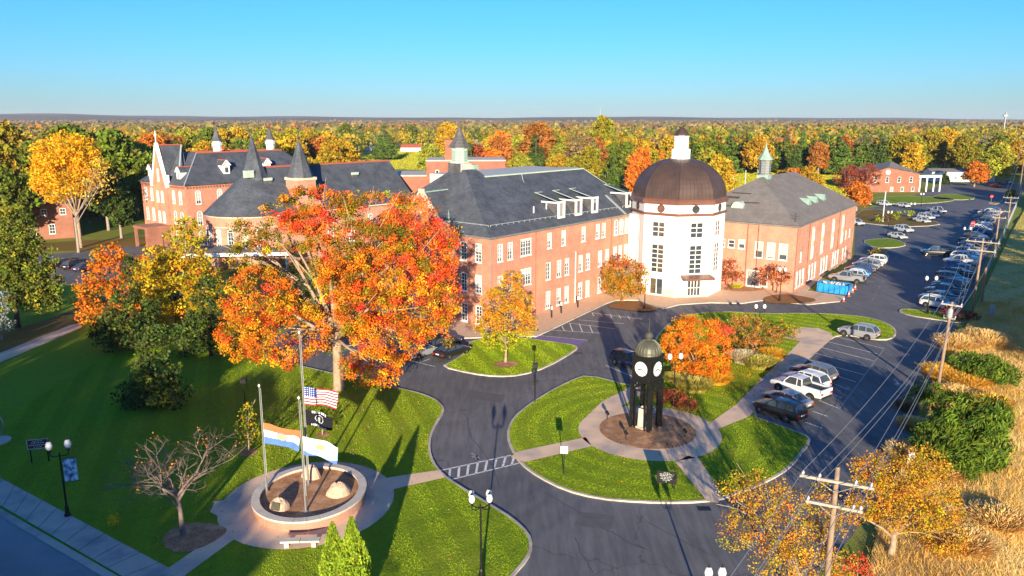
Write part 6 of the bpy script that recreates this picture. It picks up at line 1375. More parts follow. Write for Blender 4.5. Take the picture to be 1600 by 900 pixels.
mb = MB(); mb.add([(.12, -.02, hb-2.35), (.92, -.02, hb-2.35), (.92, -.02, hb-.75), (.12, -.02, hb-.75), (.12, .02, hb-2.35), (.92, .02, hb-2.35), (.92, .02, hb-.75), (.12, .02, hb-.75)], [(0,1,2,3),(7,6,5,4),(0,4,5,1),(1,5,6,2),(2,6,7,3),(3,7,4,0)]); bo = mb.build('banner', bannermat(), bl); mb = MB(); mb.tube([(0, 0, hb-2.4), (1.0, 0, hb-2.4)], .02, 5); mb.tube([(0, 0, hb-.7), (1.0, 0, hb-.7)], .02, 5); mb.build('banner_arm', MT['black_metal'], bl)
lamp_px(92, 400, 468, 'single globe black lamp post at the edge of the shaded rear lot', heads=1)
lamp_px(258, 366, 402, 'dark single globe post beside the white edged porch', heads=1)
for k, (u, v) in enumerate(((862,496),(877,489),(903,480))):
    x, y = gp(u, v, .16); b = empty('bollard_light', (x, y, .16), 0, 'dark bollard light with white cap on the walk before the brick hall', 'bollard', 'bollard lights before the hall'); mb = MB(); mb.lathe([(.11, 0), (.09, 1.1)], 10); mb.build('post', MT['black_metal'], b); mb = MB(); mb.lathe([(.13, 1.1), (.14, 1.5), (.05, 1.6)], 10); mb.build('cap', MT['globe'], b)
# area lights: plain dark boxes on posts
for (u, vt, vb, lab) in ((836,574,628,'slim black post with a square box head at the drive bend'), (384,598,640,'dark post with a box head on the shaded lawn'), (606,548,606,'slim black post with box at the oak lot edge')):
    x, y = gp(u, vb, LZ); h = zat(vt, y)-LZ; r = empty('area_light', (x, y, LZ), 0, lab, 'light'); mb = MB(); mb.tube([(0, 0, 0), (0, 0, h)], .05, 8); mb.build('post', MT['black_metal'], r); mb = MB(); mb.box(-.26, .26, -.2, .2, h, h+.38); mb.build('head', MT['black_metal'], r)
    if u == 836:
        mb = MB(); mb.box(-.3, -.08, -.1, .1, h*.5, h*.5+.32); mb.box(.08, .3, -.1, .1, h*.52, h*.52+.32); mb.build('speaker', MT['black_metal'], r)
# ------------------------------------------------------------------ clock tower
vr = math.atan2(CK[0], CK[1])
CT = empty('clock_tower', (CK[0]-.05, CK[1]+.9, LZ+.02), R(30)-vr-R(58), 'black steel clock tower with a ribbed green dome and white round clock faces', 'clock tower')
CT.rotation_euler = (0, 0, R(-33)-vr+R(0))
tb0 = CT.location.y; ZD = zat(553, tb0)-LZ; zface0, zface1 = zat(592, tb0)-LZ, ZD; zl0 = zat(607, tb0)-LZ
hw = .92
for sx in (-1, 1):
    for sy in (-1, 1):
        mb = MB(); mb.box(sx*hw-.11, sx*hw+.11, sy*hw-.11, sy*hw+.11, -.1, zface0); mb.build('corner_leg', MT['black_metal'], CT)
        for ddx, ddy in ((sx*(hw-.42), sy*hw), (sx*hw, sy*(hw-.42))):
            mb = MB(); mb.box(ddx-.05, ddx+.05, ddy-.05, ddy+.05, -.1, zl0); mb.build('inner_post', MT['black_metal'], CT)
mb = MB(); mb.box(-hw-.02, hw+.02, -hw-.02, hw+.02, zface0-.02, zface1); mb.box(-hw-.1, hw+.1, -hw-.1, hw+.1, zface1-.22, zface1+.04); mb.box(-hw-.08, hw+.08, -hw-.08, hw+.08, zface0-.12, zface0); mb.build('clock_housing', MT['black_metal'], CT)
mb = MB()
for rr in range(4):
    c_, s_ = math.cos(rr*math.pi/2), math.sin(rr*math.pi/2)
    def rt(x, z, y=-hw): return (x*c_-y*s_, x*s_+y*c_, z)
    z0, z1 = zl0, zface0-.1; mb.bar(rt(-hw, z0), rt(hw, z0), .12, .1); mb.bar(rt(-hw, z0), rt(0, z1), .06); mb.bar(rt(hw, z0), rt(0, z1), .06); mb.bar(rt(-hw, z1), rt(0, z0), .06); mb.bar(rt(hw, z1), rt(0, z0), .06); mb.bar(rt(0, z0), rt(0, z1), .06); mb.bar(rt(-hw, zl0*.56), rt(hw, zl0*.56), .05)
mb.build('lattice', MT['black_metal'], CT)
MT['clockface'] = mat('clock_face', (.82,.81,.76), (.78,.77,.73), 2, rough=.4)
fr_ = hw*.72; zc = (zface0+zface1)/2-.02
for rr in range(4):
    a = rr*math.pi/2
    f = MB(); f.lathe([(fr_, 0), (fr_, .05), (.02, .051)], 32); o = f.build('clock_face', MT['clockface'], CT); o.location = (math.sin(a)*(hw+.025), -math.cos(a)*(hw+.025), zc); o.rotation_euler = (R(90), 0, a)
    hd = MB()
    for k in range(12): t = k*math.pi/6; hd.bar((.50*math.cos(t), .50*math.sin(t), .06), (.60*math.cos(t), .60*math.sin(t), .06), .05, .008)
    for t, ln, w_ in ((R(205), .38, .09), (R(-35), .54, .07)): hd.bar((0, 0, .064), (ln*math.cos(t), ln*math.sin(t), .064), w_, .012)
    hd.lathe([(.04, .05), (.04, .08)], 8); hd.build('clock_hands', MT['black_metal'], o)
    rg = MB(); nn = 32
    for i in range(nn):
        t0, t1 = 2*math.pi*i/nn, 2*math.pi*(i+1)/nn; rg.bar((fr_*math.cos(t0), fr_*math.sin(t0), .04), (fr_*math.cos(t1), fr_*math.sin(t1), .04), .05, .06)
    rg.build('clock_bezel', MT['black_metal'], o)
rd_ = hw*1.2; prof = [(rd_*1.02, ZD+.02), (rd_, ZD+.16)]+[(rd_*math.cos(t), ZD+.16+1.15*math.sin(t)) for t in np.linspace(.1, 1.3, 8)]+[(.30, ZD+1.32), (.24, ZD+1.4), (.36, ZD+1.5), (.38, ZD+1.65), (.25, ZD+1.86), (.06, ZD+1.97), (.03, ZD+2.0), (.015, ZD+3.2)]
MT['olive_metal'] = mat('olive_dome_metal', (.085,.083,.06), (.11,.106,.075), 2, rough=.45, metal=.3)
mb = MB(); mb.lathe(prof, 24); DO = mb.build('dome', MT['olive_metal'], CT, smooth=False)
for k in range(24):
    a = 2*math.pi*k/24; mb = MB(); mb.tube([(r*1.01*math.cos(a), r*1.01*math.sin(a), z) for r, z in prof[1:10]], .028, 4); mb.build('rib', MT['olive_metal'], DO)
mo = empty('memorial_stone', (CK[0]-.45, CK[1]+.55, LZ+.02), R(-33)-vr, 'pale tapered memorial stone standing inside the clock tower legs', 'monument'); mb = MB(); mb.box(-.42, .42, -.32, .32, -.02, .15); mb.add([(-.3,-.2,.15),(.3,-.2,.15),(.3,.2,.15),(-.3,.2,.15),(-.26,-.16,1.75),(.26,-.16,1.75),(.26,.16,1.75),(-.26,.16,1.75),(0,-.1,2.05),(0,.1,2.05)], [(0,1,5,4),(1,2,6,5),(2,3,7,6),(3,0,4,7),(4,5,8),(6,7,9),(5,6,9,8),(7,4,8,9)]); mb.build('stone', MT['limestone'], mo)
for k, (u, v, lab) in enumerate(((978,686,'small black spotlight in the mulch facing the clock tower front'), (949,655,'small black spotlight on the plaza walk by the crossing path'), (1070,683,'small black spotlight in the shaded side of the clock mulch'))):
    x, y = gp(u, v, LZ); r = empty('spotlight', (x, y, LZ), R(30), lab, 'spotlight'); mb = MB(); mb.tube([(0, 0, -.05), (0, 0, .5)], .03, 6); mb.build('stake', MT['black_metal'], r); mb = MB(); mb.tube([(0, -.16, .5), (0, .16, .68)], [.1, .16], 10); mb.build('head', MT['black_metal'], r)
# ------------------------------------------------------------------ flag planter
PRX, PRY = 3.85, 4.3
PL = empty('flag_planter', (PC[0]+.15, PC[1]+.05, LZ), 0, 'oval red brick planter with pale stone coping around the flag poles', 'planter')
pe = (PC[0]+.15, PC[1]+.05)
def el(r, t): return ((PRX+r)*math.cos(t), (PRY+r)*math.sin(t))
mb = MB(); n = 64
for i in range(n):
    t0, t1 = 2*math.pi*i/n, 2*math.pi*(i+1)/n; a, b, c, d_ = el(0, t0), el(0, t1), el(-.4, t1), el(-.4, t0); mb.quad((*a, -.1), (*b, -.1), (*b, .62), (*a, .62)); mb.quad((*d_, .2), (*d_, .62), (*c, .62), (*c, .2)) if False else mb.add([(*c, .2), (*d_, .2), (*d_, .62), (*c, .62)], [(0, 1, 2, 3)])
mb.build('wall', masonry('planter_brick', (.52,.20,.12), (.45,.16,.09), (.45,.33,.25), .2, .075, noise=.2), PL)
for k in range(28):
    t0, t1 = 2*math.pi*(k+.012)/28, 2*math.pi*(k+.988)/28; mb = MB(); vs_ = []
    for z in (.62, .76): vs_ += [(*el(.06, t0), z), (*el(.06, (t0+t1)/2), z), (*el(.06, t1), z), (*el(-.5, t1), z), (*el(-.5, (t0+t1)/2), z), (*el(-.5, t0), z)]
    mb.add(vs_, [(5,4,3,2,1,0), (6,7,8,9,10,11)]+[(i, (i+1) % 6, 6+(i+1) % 6, 6+i) for i in range(6)]); mb.build('coping_stone', MT['limestone'], PL)
mb = MB(); mb.add([(*el(-.42, 2*math.pi*i/48), .5) for i in range(48)], [tuple(range(48))]); mb.build('mulch_fill', MT['mulch'], PL)
MT['boulder'] = mat('pink_boulder', (.58,.40,.27), (.46,.32,.22), 1.6, rough=.9, bump=.6, bscale=5)
def boulder(u, v, z, rx, ry, rz, label, seed, plaque=False):
    x, y = gp(u, v, z); rd = random.Random(seed); r = empty('boulder', (x, y, z), R(rd.uniform(-20, 20)), label, 'boulder'); mb = MB(); nu, nv = 14, 8
    ph = [rd.uniform(0, 6) for _ in range(4)]
    pts = [[(rx*math.cos(2*math.pi*i/nu)*math.cos(t)*(1+.1*math.sin(3*2*math.pi*i/nu+ph[0])+.06*math.sin(5*t+ph[1])), ry*math.sin(2*math.pi*i/nu)*math.cos(t)*(1+.1*math.sin(2*2*math.pi*i/nu+ph[2]))*rd.uniform(.92, 1.06), -.12+(rz+.12)*math.sin(t)*rd.uniform(.9, 1.06)) for i in range(nu)] for t in np.linspace(0, 1.45, nv)]
    loft(mb, pts); mb.build('stone', MT['boulder'], r)
    if plaque: mb = MB(); mb.add([(-.3,0,-.25),(.3,0,-.25),(.3,0,.25),(-.3,0,.25),(-.3,.12,-.25),(.3,.12,-.25),(.3,.12,.25),(-.3,.12,.25)], [(0,1,2,3),(7,6,5,4),(0,4,5,1),(1,5,6,2),(2,6,7,3),(3,7,4,0)]); o = mb.build('plaque', mat('bronze_plaque', (.10,.09,.06), (.14,.12,.08), 5, rough=.4, metal=.5), r, loc=(0, -ry*.82, rz*.55)); o.rotation_euler = (R(-25), 0, 0)
boulder(437, 796, .62, .72, .62, .85, 'pink boulder with a bronze plaque in the flag planter', 1, True); boulder(530, 772, .62, .85, .7, .9, 'plain rounded pink boulder without plaque, alone in the flag planter mulch', 2); boulder(487, 745, .62, .75, .6, .95, 'pink boulder behind the tall flag pole base', 3)
mb_ = empty('stone_bench', (*gp(470, 853, LZ), LZ), R(3), 'pale stone bench slab at the foot of the planter step', 'bench')
for sx in (-1, 1): mb = MB(); mb.box(sx*.62-.60, sx*.62+.60, -.24, .24, .34, .46); mb.build('seat', MT['limestone'], mb_)
for sx in (-1, 1): mb = MB(); mb.box(sx*.85-.14, sx*.85+.14, -.2, .2, -.02, .34); mb.build('leg', MT['limestone'], mb_)
sheet('paved_step', PX([(440,845),(455,822),(515,818),(510,842)], LZ), LZ+.02, MT['paver'])
# flag poles and flags
def flagpole(u, v, vt, label, r=.06):
    x, y = gp(u, v, .62); h = zat(vt, y)-.62; p = empty('flag_pole', (x, y, .62), 0, label, 'flag pole'); mb = MB(); mb.lathe([(r*3, -.15), (r*3, .06), (r*1.3, .12), (r, h*.5), (r*.6, h-.1)], 10); mb.build('pole', MT['pole_metal'], p); mb = MB(); mb.lathe([(.02, h-.1), (.085, h), (.085, h+.04), (.02, h+.14)], 10); mb.build('ball', MT['globe'], p); mb = MB(); mb.tube([(r+.03, 0, 1.2), (r+.03, 0, h-.15)], .012, 4); mb.build('halyard', MT['porcelain'], p); return x, y, h
f1 = flagpole(417, 768, 603, 'silver flag pole carrying the tricolour flag in the brick planter'); f2 = flagpole(478, 800, 622, 'silver flag pole carrying the white civic flag in the brick planter'); f3 = flagpole(482, 757, 520, 'tallest silver flag pole at the middle of the brick planter', .058)
def flag(name, x, y, z_top, w_, h, mats, painter, label, droop=.25, ang=0, seed=1, nu=36, nv=26):
    """cloth hanging from the hoist at (x, y); painter(s, t) -> material index, t = 0 at the top"""
    me_v = []; rd = random.Random(seed); p1, p2 = rd.uniform(0, 6), rd.uniform(0, 6)
    mb = MB()
    for j in range(nv+1):
        for i in range(nu+1):
            s, t = i/nu, j/nv
            mb.v.append((s*w_*(1-.05*t), .16*math.sin(s*7.5+t*2+p1)*s**.6+.05*math.sin(s*15+t*5+p2)*s, -t*h*(1-.08*s)-droop*w_*s**1.4+.05*math.sin(s*9+p2)*s))
    for j in range(nv):
        for i in range(nu): a = j*(nu+1)+i; mb.f.append((a, a+nu+1, a+nu+2, a+1)); mb.m.append(painter((i+.5)/nu, (j+.5)/nv))
    o = mb.build(name, mats, None, True, loc=(x+.08, y, z_top), rz=ang); tag(o, label, 'flag'); 
    md = o.modifiers.new('thickness', 'SOLIDIFY'); md.thickness = .006; return o
def cloth(n_, c): return mat('cloth_'+n_, c, tuple(k*.85 for k in c), 4, rough=.8, spec=.1)
FR, FW, FBl, FK, FN, FLB, FG = cloth('red', (.55,.03,.04)), cloth('white', (.75,.74,.72)), cloth('navy', (.03,.05,.22)), cloth('black', (.015,.015,.02)), cloth('blue', (.10,.20,.55)), cloth('light_blue', (.30,.55,.65)), cloth('gold', (.5,.42,.2))
def us(s, t):
    if s < .4 and t < 7/13:
        u_, v_ = (s/.4*6) % 1, (t/(7/13)*5) % 1; return 1 if (u_-.5)**2+(v_-.5)**2 < .07 else 2
    return 0 if int(t*13) % 2 == 0 else 1
zU = zat(604, f3[1]); flag('flag', f3[0], f3[1], zU, 2.45, 1.35, [FR, FW, FBl], us, 'striped red and white national flag with starred blue canton at half mast', .13, R(-4), 3, 80, 65)
def pow_(s, t):
    d2 = (s-.5)**2*2.2+(t-.48)**2
    if abs(d2-.05) < .006: return 1
    if d2 < .034 and (abs(s-.47) < .05 and t > .40): return 1
    if t < .14 and .25 < s < .75 and int(s*40) % 3: return 1
    if t > .88 and .2 < s < .8 and int(s*50) % 3: return 1
    return 0
zP = zat(640, f3[1]); flag('flag', f3[0], f3[1], zP, 2.05, 1.15, [FK, FW], pow_, 'black flag with white emblem flying below the striped national flag', .22, R(-8), 5, 60, 50)
def mo_flag(s, t):
    d2 = (s-.5)**2*2.4+(t-.5)**2
    if d2 < .030: return 3
    if d2 < .045: return 2
    return 0 if t < 1/3 else 1 if t < 2/3 else 2
FO = cloth('orange_red', (.72,.17,.07)); zM = zat(661, f1[1]); flag('flag', f1[0], f1[1], zM, 2.75, 1.5, [FO, FW, FN, FG], mo_flag, 'red white and blue tricolour flag with a round seal beside the bare tree', .20, R(-10), 8, 60, 48)
def ci(s, t):
    k = t-.25*math.sin(s*3.0)
    if (s-.5)**2*2+(t-.45)**2 < .035: return 2
    return 0 if k < .34 else 1 if k < .62 else 0 if k < .72 else 3
zC = zat(682, f2[1]); flag('flag', f2[0], f2[1], zC, 2.3, 1.3, [FW, FLB, FG, FN], ci, 'white pale blue and green civic flag with a golden seal over the planter', .35, R(4), 11, 50, 40)
# ------------------------------------------------------------------ signs
def sign(u, vb, wd, z0, z1, face, label, rz=0, posts=2, marks=None, back='black_metal', name='sign', z=LZ, border=None):
    x, y = gp(u, vb, z); s = empty(name, (x, y, z), rz, label, 'sign')
    for px_ in ((-wd*.4, wd*.4) if posts == 2 else (0,)): mb = MB(); mb.box(px_-.04, px_+.04, .0, .08, -.1, z1-.03); mb.build('post', MT['black_metal'], s)
    mb = MB(); mb.box(-wd/2, wd/2, -.05, -.003, z0, z1); b = mb.build('board', face, s)
    if border: mb = MB(); [mb.box(*q) for q in ((-wd/2, wd/2, -.054, -.051, z0, z0+.05), (-wd/2, wd/2, -.054, -.051, z1-.05, z1), (-wd/2, -wd/2+.05, -.0545, -.051, z0+.05, z1-.05), (wd/2-.05, wd/2, -.0545, -.051, z0+.05, z1-.05))]; mb.build('border', border, b)
    if marks:
        mb = MB(); rd = random.Random(int(u))
        for (zz, hw_, th) in marks:
            x_ = -hw_
            while x_ < hw_-.05:
                w_ = rd.uniform(.07, .2); mb.box(x_, min(x_+w_, hw_), -.0565, -.052, z0+(z1-z0)*zz, z0+(z1-z0)*zz+th); x_ += w_+.05
        mb.build('lettering', MT['porcelain'], b)['kind'] = 'stuff'
    return s
MT['brown_sign'] = mat('brown_sign_face', (.16,.035,.025), (.13,.03,.02), 3, rough=.5)
sign(63, 722, 1.5, 1.15, 1.95, MT['brown_sign'], 'brown notice board with white lettering on the shaded lawn', R(14), 2, [(.78, .35, .05), (.58, .45, .07), (.36, .6, .07), (.16, .3, .05)], border=MT['porcelain'])
sign(1041, 764, 1.42, .45, 1.4, MT['black_metal'], 'black memorial board with white lettering on the lawn below the clock', R(-12), 2, [(.86, .22, .03), (.74, .5, .035), (.62, .5, .035), (.50, .4, .03), (.38, .45, .03), (.26, .3, .03), (.1, .06, .07)])
sign(881, 742, .55, 1.75, 2.35, MT['porcelain'], 'small white square sign on a thin post beside the crossing', R(-5), 1)
sign(1420, 740, .8, .9, 1.7, MT['porcelain'], 'white back of a sign among the bank grasses', R(30), 2, z=0)
sign(1548, 497, 1.1, .2, 1.9, MT['lead'], 'grey utility cabinet panel beside the grass island', R(20), 2, z=0)
def stop(u, vb, vc, label):
    x, y = gp(u, vb); h = zat(vc, y); s = empty('stop_sign', (x, y, .02), 0, label, 'sign', None); mb = MB(); mb.tube([(0, 0, 0), (0, 0, h+.3)], .04, 6); mb.build('post', MT['lead'], s)
    mb = MB(); mb.lathe([(.55, 0), (.55, .03)], 8, rot=R(22.5)); o = mb.build('plate', mat('stop_red', (.55,.02,.03), (.5,.02,.03), 3, rough=.4), s, loc=(0, -.05, h)); o.rotation_euler = (R(90), 0, 0)
    cu = bpy.data.curves.new('stop_text', 'FONT'); cu.body = 'STOP'; cu.size = .34; cu.align_x = 'CENTER'; cu.align_y = 'CENTER'; cu.extrude = .003; to = bpy.data.objects.new('tmp', cu); col.objects.link(to); dg = bpy.context.evaluated_depsgraph_get(); me = bpy.data.meshes.new_from_object(to.evaluated_get(dg)); bpy.data.objects.remove(to); me.materials.clear(); me.materials.append(MT['porcelain']); l = link('lettering', me, None, o, (0, 0, .036))
stop(1517, 372, 349, 'red octagonal stop sign among the pole row cars'); stop(1548, 318, 307, 'red octagonal stop sign at the far entrance island')
# ------------------------------------------------------------------ utility poles and wires
def upole(x, y, h, label, arms, rz, tilt=(0, 0), transformer=False):
    p = empty('utility_pole', (x, y, float(creek_drop(np.array(x), np.array(y)))*0), rz, label, 'utility pole', None); p.rotation_euler = (tilt[0], tilt[1], rz)
    mb = MB(); mb.tube([(0, 0, -.3), (0, 0, h*.5), (0, 0, h)], [.17, .15, .115], 10); mb.build('pole', MT['wood_pole'], p, smooth=True); at_ = []
    for z, span, ins in arms:
        mb = MB(); mb.box(-span, span, -.19, -.07, z-.07, z+.07); ar = mb.build('crossarm', MT['crossarm'], p)
        if span > .8:
            mb = MB(); mb.bar((-span*.55, -.13, z-.05), (0, -.13, z-.6), .05, .02); mb.bar((span*.55, -.13, z-.05), (0, -.13, z-.6), .05, .02); mb.build('brace', MT['crossarm'], p)
        for xi in ins:
            mb = MB(); mb.lathe([(.02, z+.06), (.03, z+.12), (.09, z+.15), (.05, z+.19), (.09, z+.22), (.05, z+.26), (.03, z+.30)], 8, (xi, -.13)); mb.build('insulator', MT['porcelain'], ar); at_.append((xi, -.13, z+.30))
    if transformer: mb = MB(); mb.lathe([(.18, h-1.5), (.24, h-1.45), (.24, h-.75), (.2, h-.65), (.06, h-.5)], 12, (.0, -.42)); mb.build('transformer', MT['lead'], p, smooth=False)
    bpy.context.view_layer.update(); return p, at_
P0p = at(1309, 730, 36.0); p1x, p1y = gp(1463, 620)
line = math.atan2(p1y-36, p1x-P0p.x)
rzp = line-math.pi/2
pl0 = upole(P0p.x, 36.0, P0p.z, 'brown wooden utility pole with two crossarms among the golden trees', [(P0p.z-.75, 1.75, (-1.6, -.8, .9, 1.6)), (P0p.z-2.1, 1.35, (-1.25, .9, 1.25))], rzp+R(10))
pl1 = upole(p1x, p1y, 9.6, 'pale wooden utility pole beside the juniper at the lot edge', [(9.3, .9, (-.8, .8)), (8.0, .5, (-.45, .45))], rzp, (0, R(2)), True)
x2, y2 = gp(1518, 494); h2 = zat(372, y2); pl2 = upole(x2, y2, h2, 'tall utility pole at the head of the pole row cars', [(h2-.5, 2.0, (-1.8, -.9, .9, 1.8)), (h2-1.7, 1.7, (-1.5, 0, 1.5))], rzp, (0, R(1)))
x3, y3 = gp(1553, 400); h3 = zat(326, y3); pl3 = upole(x3, y3, h3, 'second utility pole along the car row beyond the fence start', [(h3-.5, 1.7, (-1.6, -.8, .8, 1.6)), (h3-1.8, 1.2, (-1, 1))], rzp)
x4, y4 = gp(1574, 350); h4 = zat(306, y4); pl4 = upole(x4, y4, h4, 'third utility pole beside the far end of the car row', [(h4-.5, 1.7, (-1.6, -.8, .8, 1.6)), (h4-1.8, 1.2, (-1, 1))], rzp)
x5, y5 = gp(1592, 305); h5 = zat(226, y5); pl5 = upole(x5, y5, h5, 'tall distant utility pole at the far entrance road', [(h5-.5, 1.6, (-1.5, -.7, .7, 1.5)), (h5-2, 1.4, (-1.2, 1.2))], rzp)
xb, yb = P0p.x-math.cos(line)*44, 36-math.sin(line)*44
plb = upole(xb, yb, 9.5, 'next utility pole down the line past the golden trees', [(8.8, 1.75, (-1.6, -.8, .9, 1.6)), (7.4, 1.35, (-1.25, .9, 1.25))], rzp)
nw = 0
def wire(a, b, sag, label, r=.018):
    A, B = Vector(a), Vector(b); mb = MB(); pts = [A.lerp(B, t)+Vector((0, 0, -sag*4*t*(1-t))) for t in np.linspace(0, 1, 17)]; mb.tube(pts, r, 5); tag(mb.build('power_line', MT['wire']), label, 'cable', 'overhead lines between the utility poles')
def wpt(pl_, i): p, a = pl_; return p.matrix_world @ Vector(a[min(i, len(a)-1)])
bpy.context.view_layer.update()
seq = [('down the line from the golden tree pole', plb, pl0), ('between the golden tree pole and the pale pole', pl0, pl1), ('between the pale pole and the tall row pole', pl1, pl2), ('between the tall row pole and the second row pole', pl2, pl3), ('between the second and third row poles', pl3, pl4), ('between the third row pole and the far pole', pl4, pl5)]
for nm, a, b in seq:
    m_ = min(6, max(len(a[1]), len(b[1])))
    for i in range(m_): wire(wpt(a, i), wpt(b, i), .9 if a is not pl4 else 1.6, f'thin overhead cable strung {nm}')
# fence beside the row of cars
FE = empty('chain_link_fence', (*gp(1536, 440), 0), 0, 'long grey chain link fence behind the pole row cars', 'fence'); fa, fb_ = Vector((*gp(1536, 442), 0)), Vector((*gp(1596, 305), 0)); nF = 34; base_ = Vector(FE.location)
for k in range(nF+1): q = fa.lerp(fb_, k/nF)-base_; mb = MB(); mb.tube([(q.x, q.y, -.1), (q.x, q.y, 1.9)], .04, 6); mb.build('post', MT['lead'], FE)
for z in (.15, 1.85): a, b = fa-base_, fb_-base_; mb = MB(); mb.tube([(a.x, a.y, z), (b.x, b.y, z)], .03, 5); mb.build('rail', MT['lead'], FE)
mb = MB(); a, b = fa-base_, fb_-base_; nm = 420
for k in range(nm):
    for sg in (0, 1):
        t0 = k/nm; t1 = min(1, (k+4.2)/nm); p, q = a.lerp(b, t0), a.lerp(b, t1); z0, z1 = (.15, 1.85) if sg else (1.85, .15); mb.bar((p.x, p.y, z0), (q.x, q.y, z1), .02)
mb.build('mesh', MT['lead'], FE)['kind'] = 'stuff'
# brown wooden marker post by the row
mp_ = empty('timber_post', (*gp(1533,475), 0), 0, 'reddish timber post standing beside the tall row pole', 'post'); mb = MB(); mb.tube([(0, 0, -.2), (0, 0, 5.4)], [.18, .14], 8); mb.build('pole', mat('red_timber', (.38,.17,.10), (.3,.13,.08), 3, rough=.9), mp_); mb = MB(); mb.tube([(.2, 0, 0), (.2, 0, 3)], .05, 6); mb.build('conduit', MT['lead'], mp_)
# small things: hydrant-like yellow plant, light poles beyond, pipe sculpture on the left edge
x, y = gp(177, 822, LZ); yr = empty('yellow_sprout', (x, y, LZ), 0, 'tiny bright yellow shrub beside the street pavement', 'shrub'); P = rng.normal(size=(220, 3))*[.16, .16, .24]+[0, 0, .42]; link('foliage', leaf_mesh('foliage', P, np.full(220, .11), tint(np.arange(220)//6, np.tile((.72,.48,.02), (220, 1))), MT['leaf']), None, yr); mb = MB(); mb.tube([(0, 0, -.05), (0, 0, .4)], .02, 5); mb.build('stem', MT['bark'], yr)
x, y = gp(-4, 690, LZ); sc_ = empty('ring_sculpture', (x, y, LZ), 0, 'pale steel ring sculpture on a stone disc beside the brown notice board', 'sculpture'); mb = MB(); mb.tube([(1.05*math.cos(t)-.35, 0, 1.5+1.05*math.sin(t)) for t in np.linspace(0, 2*math.pi, 40)], .07, 8); mb.build('ring', MT['pole_metal'], sc_); mb = MB(); mb.lathe([(1.0, -.02), (1.0, .12), (.7, .2)], 20); mb.build('base', MT['limestone'], sc_)
for u, vt, vb, lab in ((938,168,200,'thin distant radio mast above the skyline wood'), (1572,175,215,'lattice telephone mast on the far skyline')):
    Y = 1500 if u < 1000 else 900; p = at(u, vt, Y); q = at(u, vb, Y); m_ = empty('radio_mast', (p.x, Y, 0), 0, lab, 'mast'); mb = MB(); w_ = 1.2 if u > 1000 else .7; mb.bar((0, 0, 0), (0, 0, p.z), w_, w_); mb.build('shaft', MT['lead'], m_)
    if u > 1000: mb = MB(); mb.box(-2.5, 2.5, -.8, .8, p.z-5, p.z-3); mb.build('antenna', MT['lead'], m_)
Y = 2600; p = at(1510, 193, Y); wt = empty('water_tower', (p.x, Y, 0), 0, 'distant white water tower above the far woods', 'water tower'); mb = MB(); mb.lathe([(5, 0), (4, p.z-14), (9, p.z-8), (9, p.z-3), (4, p.z)], 16); mb.build('tank', MT['white'], wt, smooth=False)
for u, v, vt, lab in ((1145,300,268,'thin white field post nearer the dome'), (1164,290,266,'second thin white field post behind the wing roof')):
    x, y = gp(u, v); f = empty('field_post', (x, y, 0), 0, lab, 'post'); mb = MB(); mb.tube([(0, 0, 0), (0, 0, zat(vt, y))], .16, 6); mb.lathe([(.3, 0), (.3, .5)], 8); mb.build('post', MT['porcelain'], f)
x, y = gp(1379, 347); f = empty('white_flag_pole', (x, y, LZ), 0, 'white pole above the lime shrubs on the far planted island', 'flag pole'); mb = MB(); mb.tube([(0, 0, 0), (0, 0, zat(300, y))], .14, 6); mb.build('pole', MT['porcelain'], f); mb = MB(); mb.lathe([(.25, 0), (.2, .3)], 8); mb.build('base', MT['limestone'], f)
# lime shrubs on the planted islands
for k, (u, v, s, c) in enumerate(((1374,346,8,'l'),(1388,345,7,'r'),(1402,342,10,'l'),(1421,338,8,'l'),(1364,396,7,'y'),(1378,397,7,'y'),(1370,401,8,'l'))):
    pc_ = {'l': [(3, (.34,.36,.02)), (2, GRN)], 'r': [(3, (.16,.05,.03)), (1, OLI)], 'y': [(3, YEL), (2, YGR)]}[c]
    tree_px('island_shrub', ('lime shrub beside the white pole on the planted far island', 'dark red shrub between lime shrubs on the planted far island', 'largest lime shrub on the planted far island', 'lime shrub beside the twin globe lamp on the planted far island', 'yellow shrub on the round bed by the wing row end', 'golden shrub at the tip of the round bed by the wing row', 'low lime shrub fronting the round bed by the wing row')[k], (u, v+1), None, [(u, v-s*.6, s, s*.7, 0)], pc_, leaf=.34, dens=.9, per=12, cr=.5, tr=.06, tt=.4, cat='shrub')
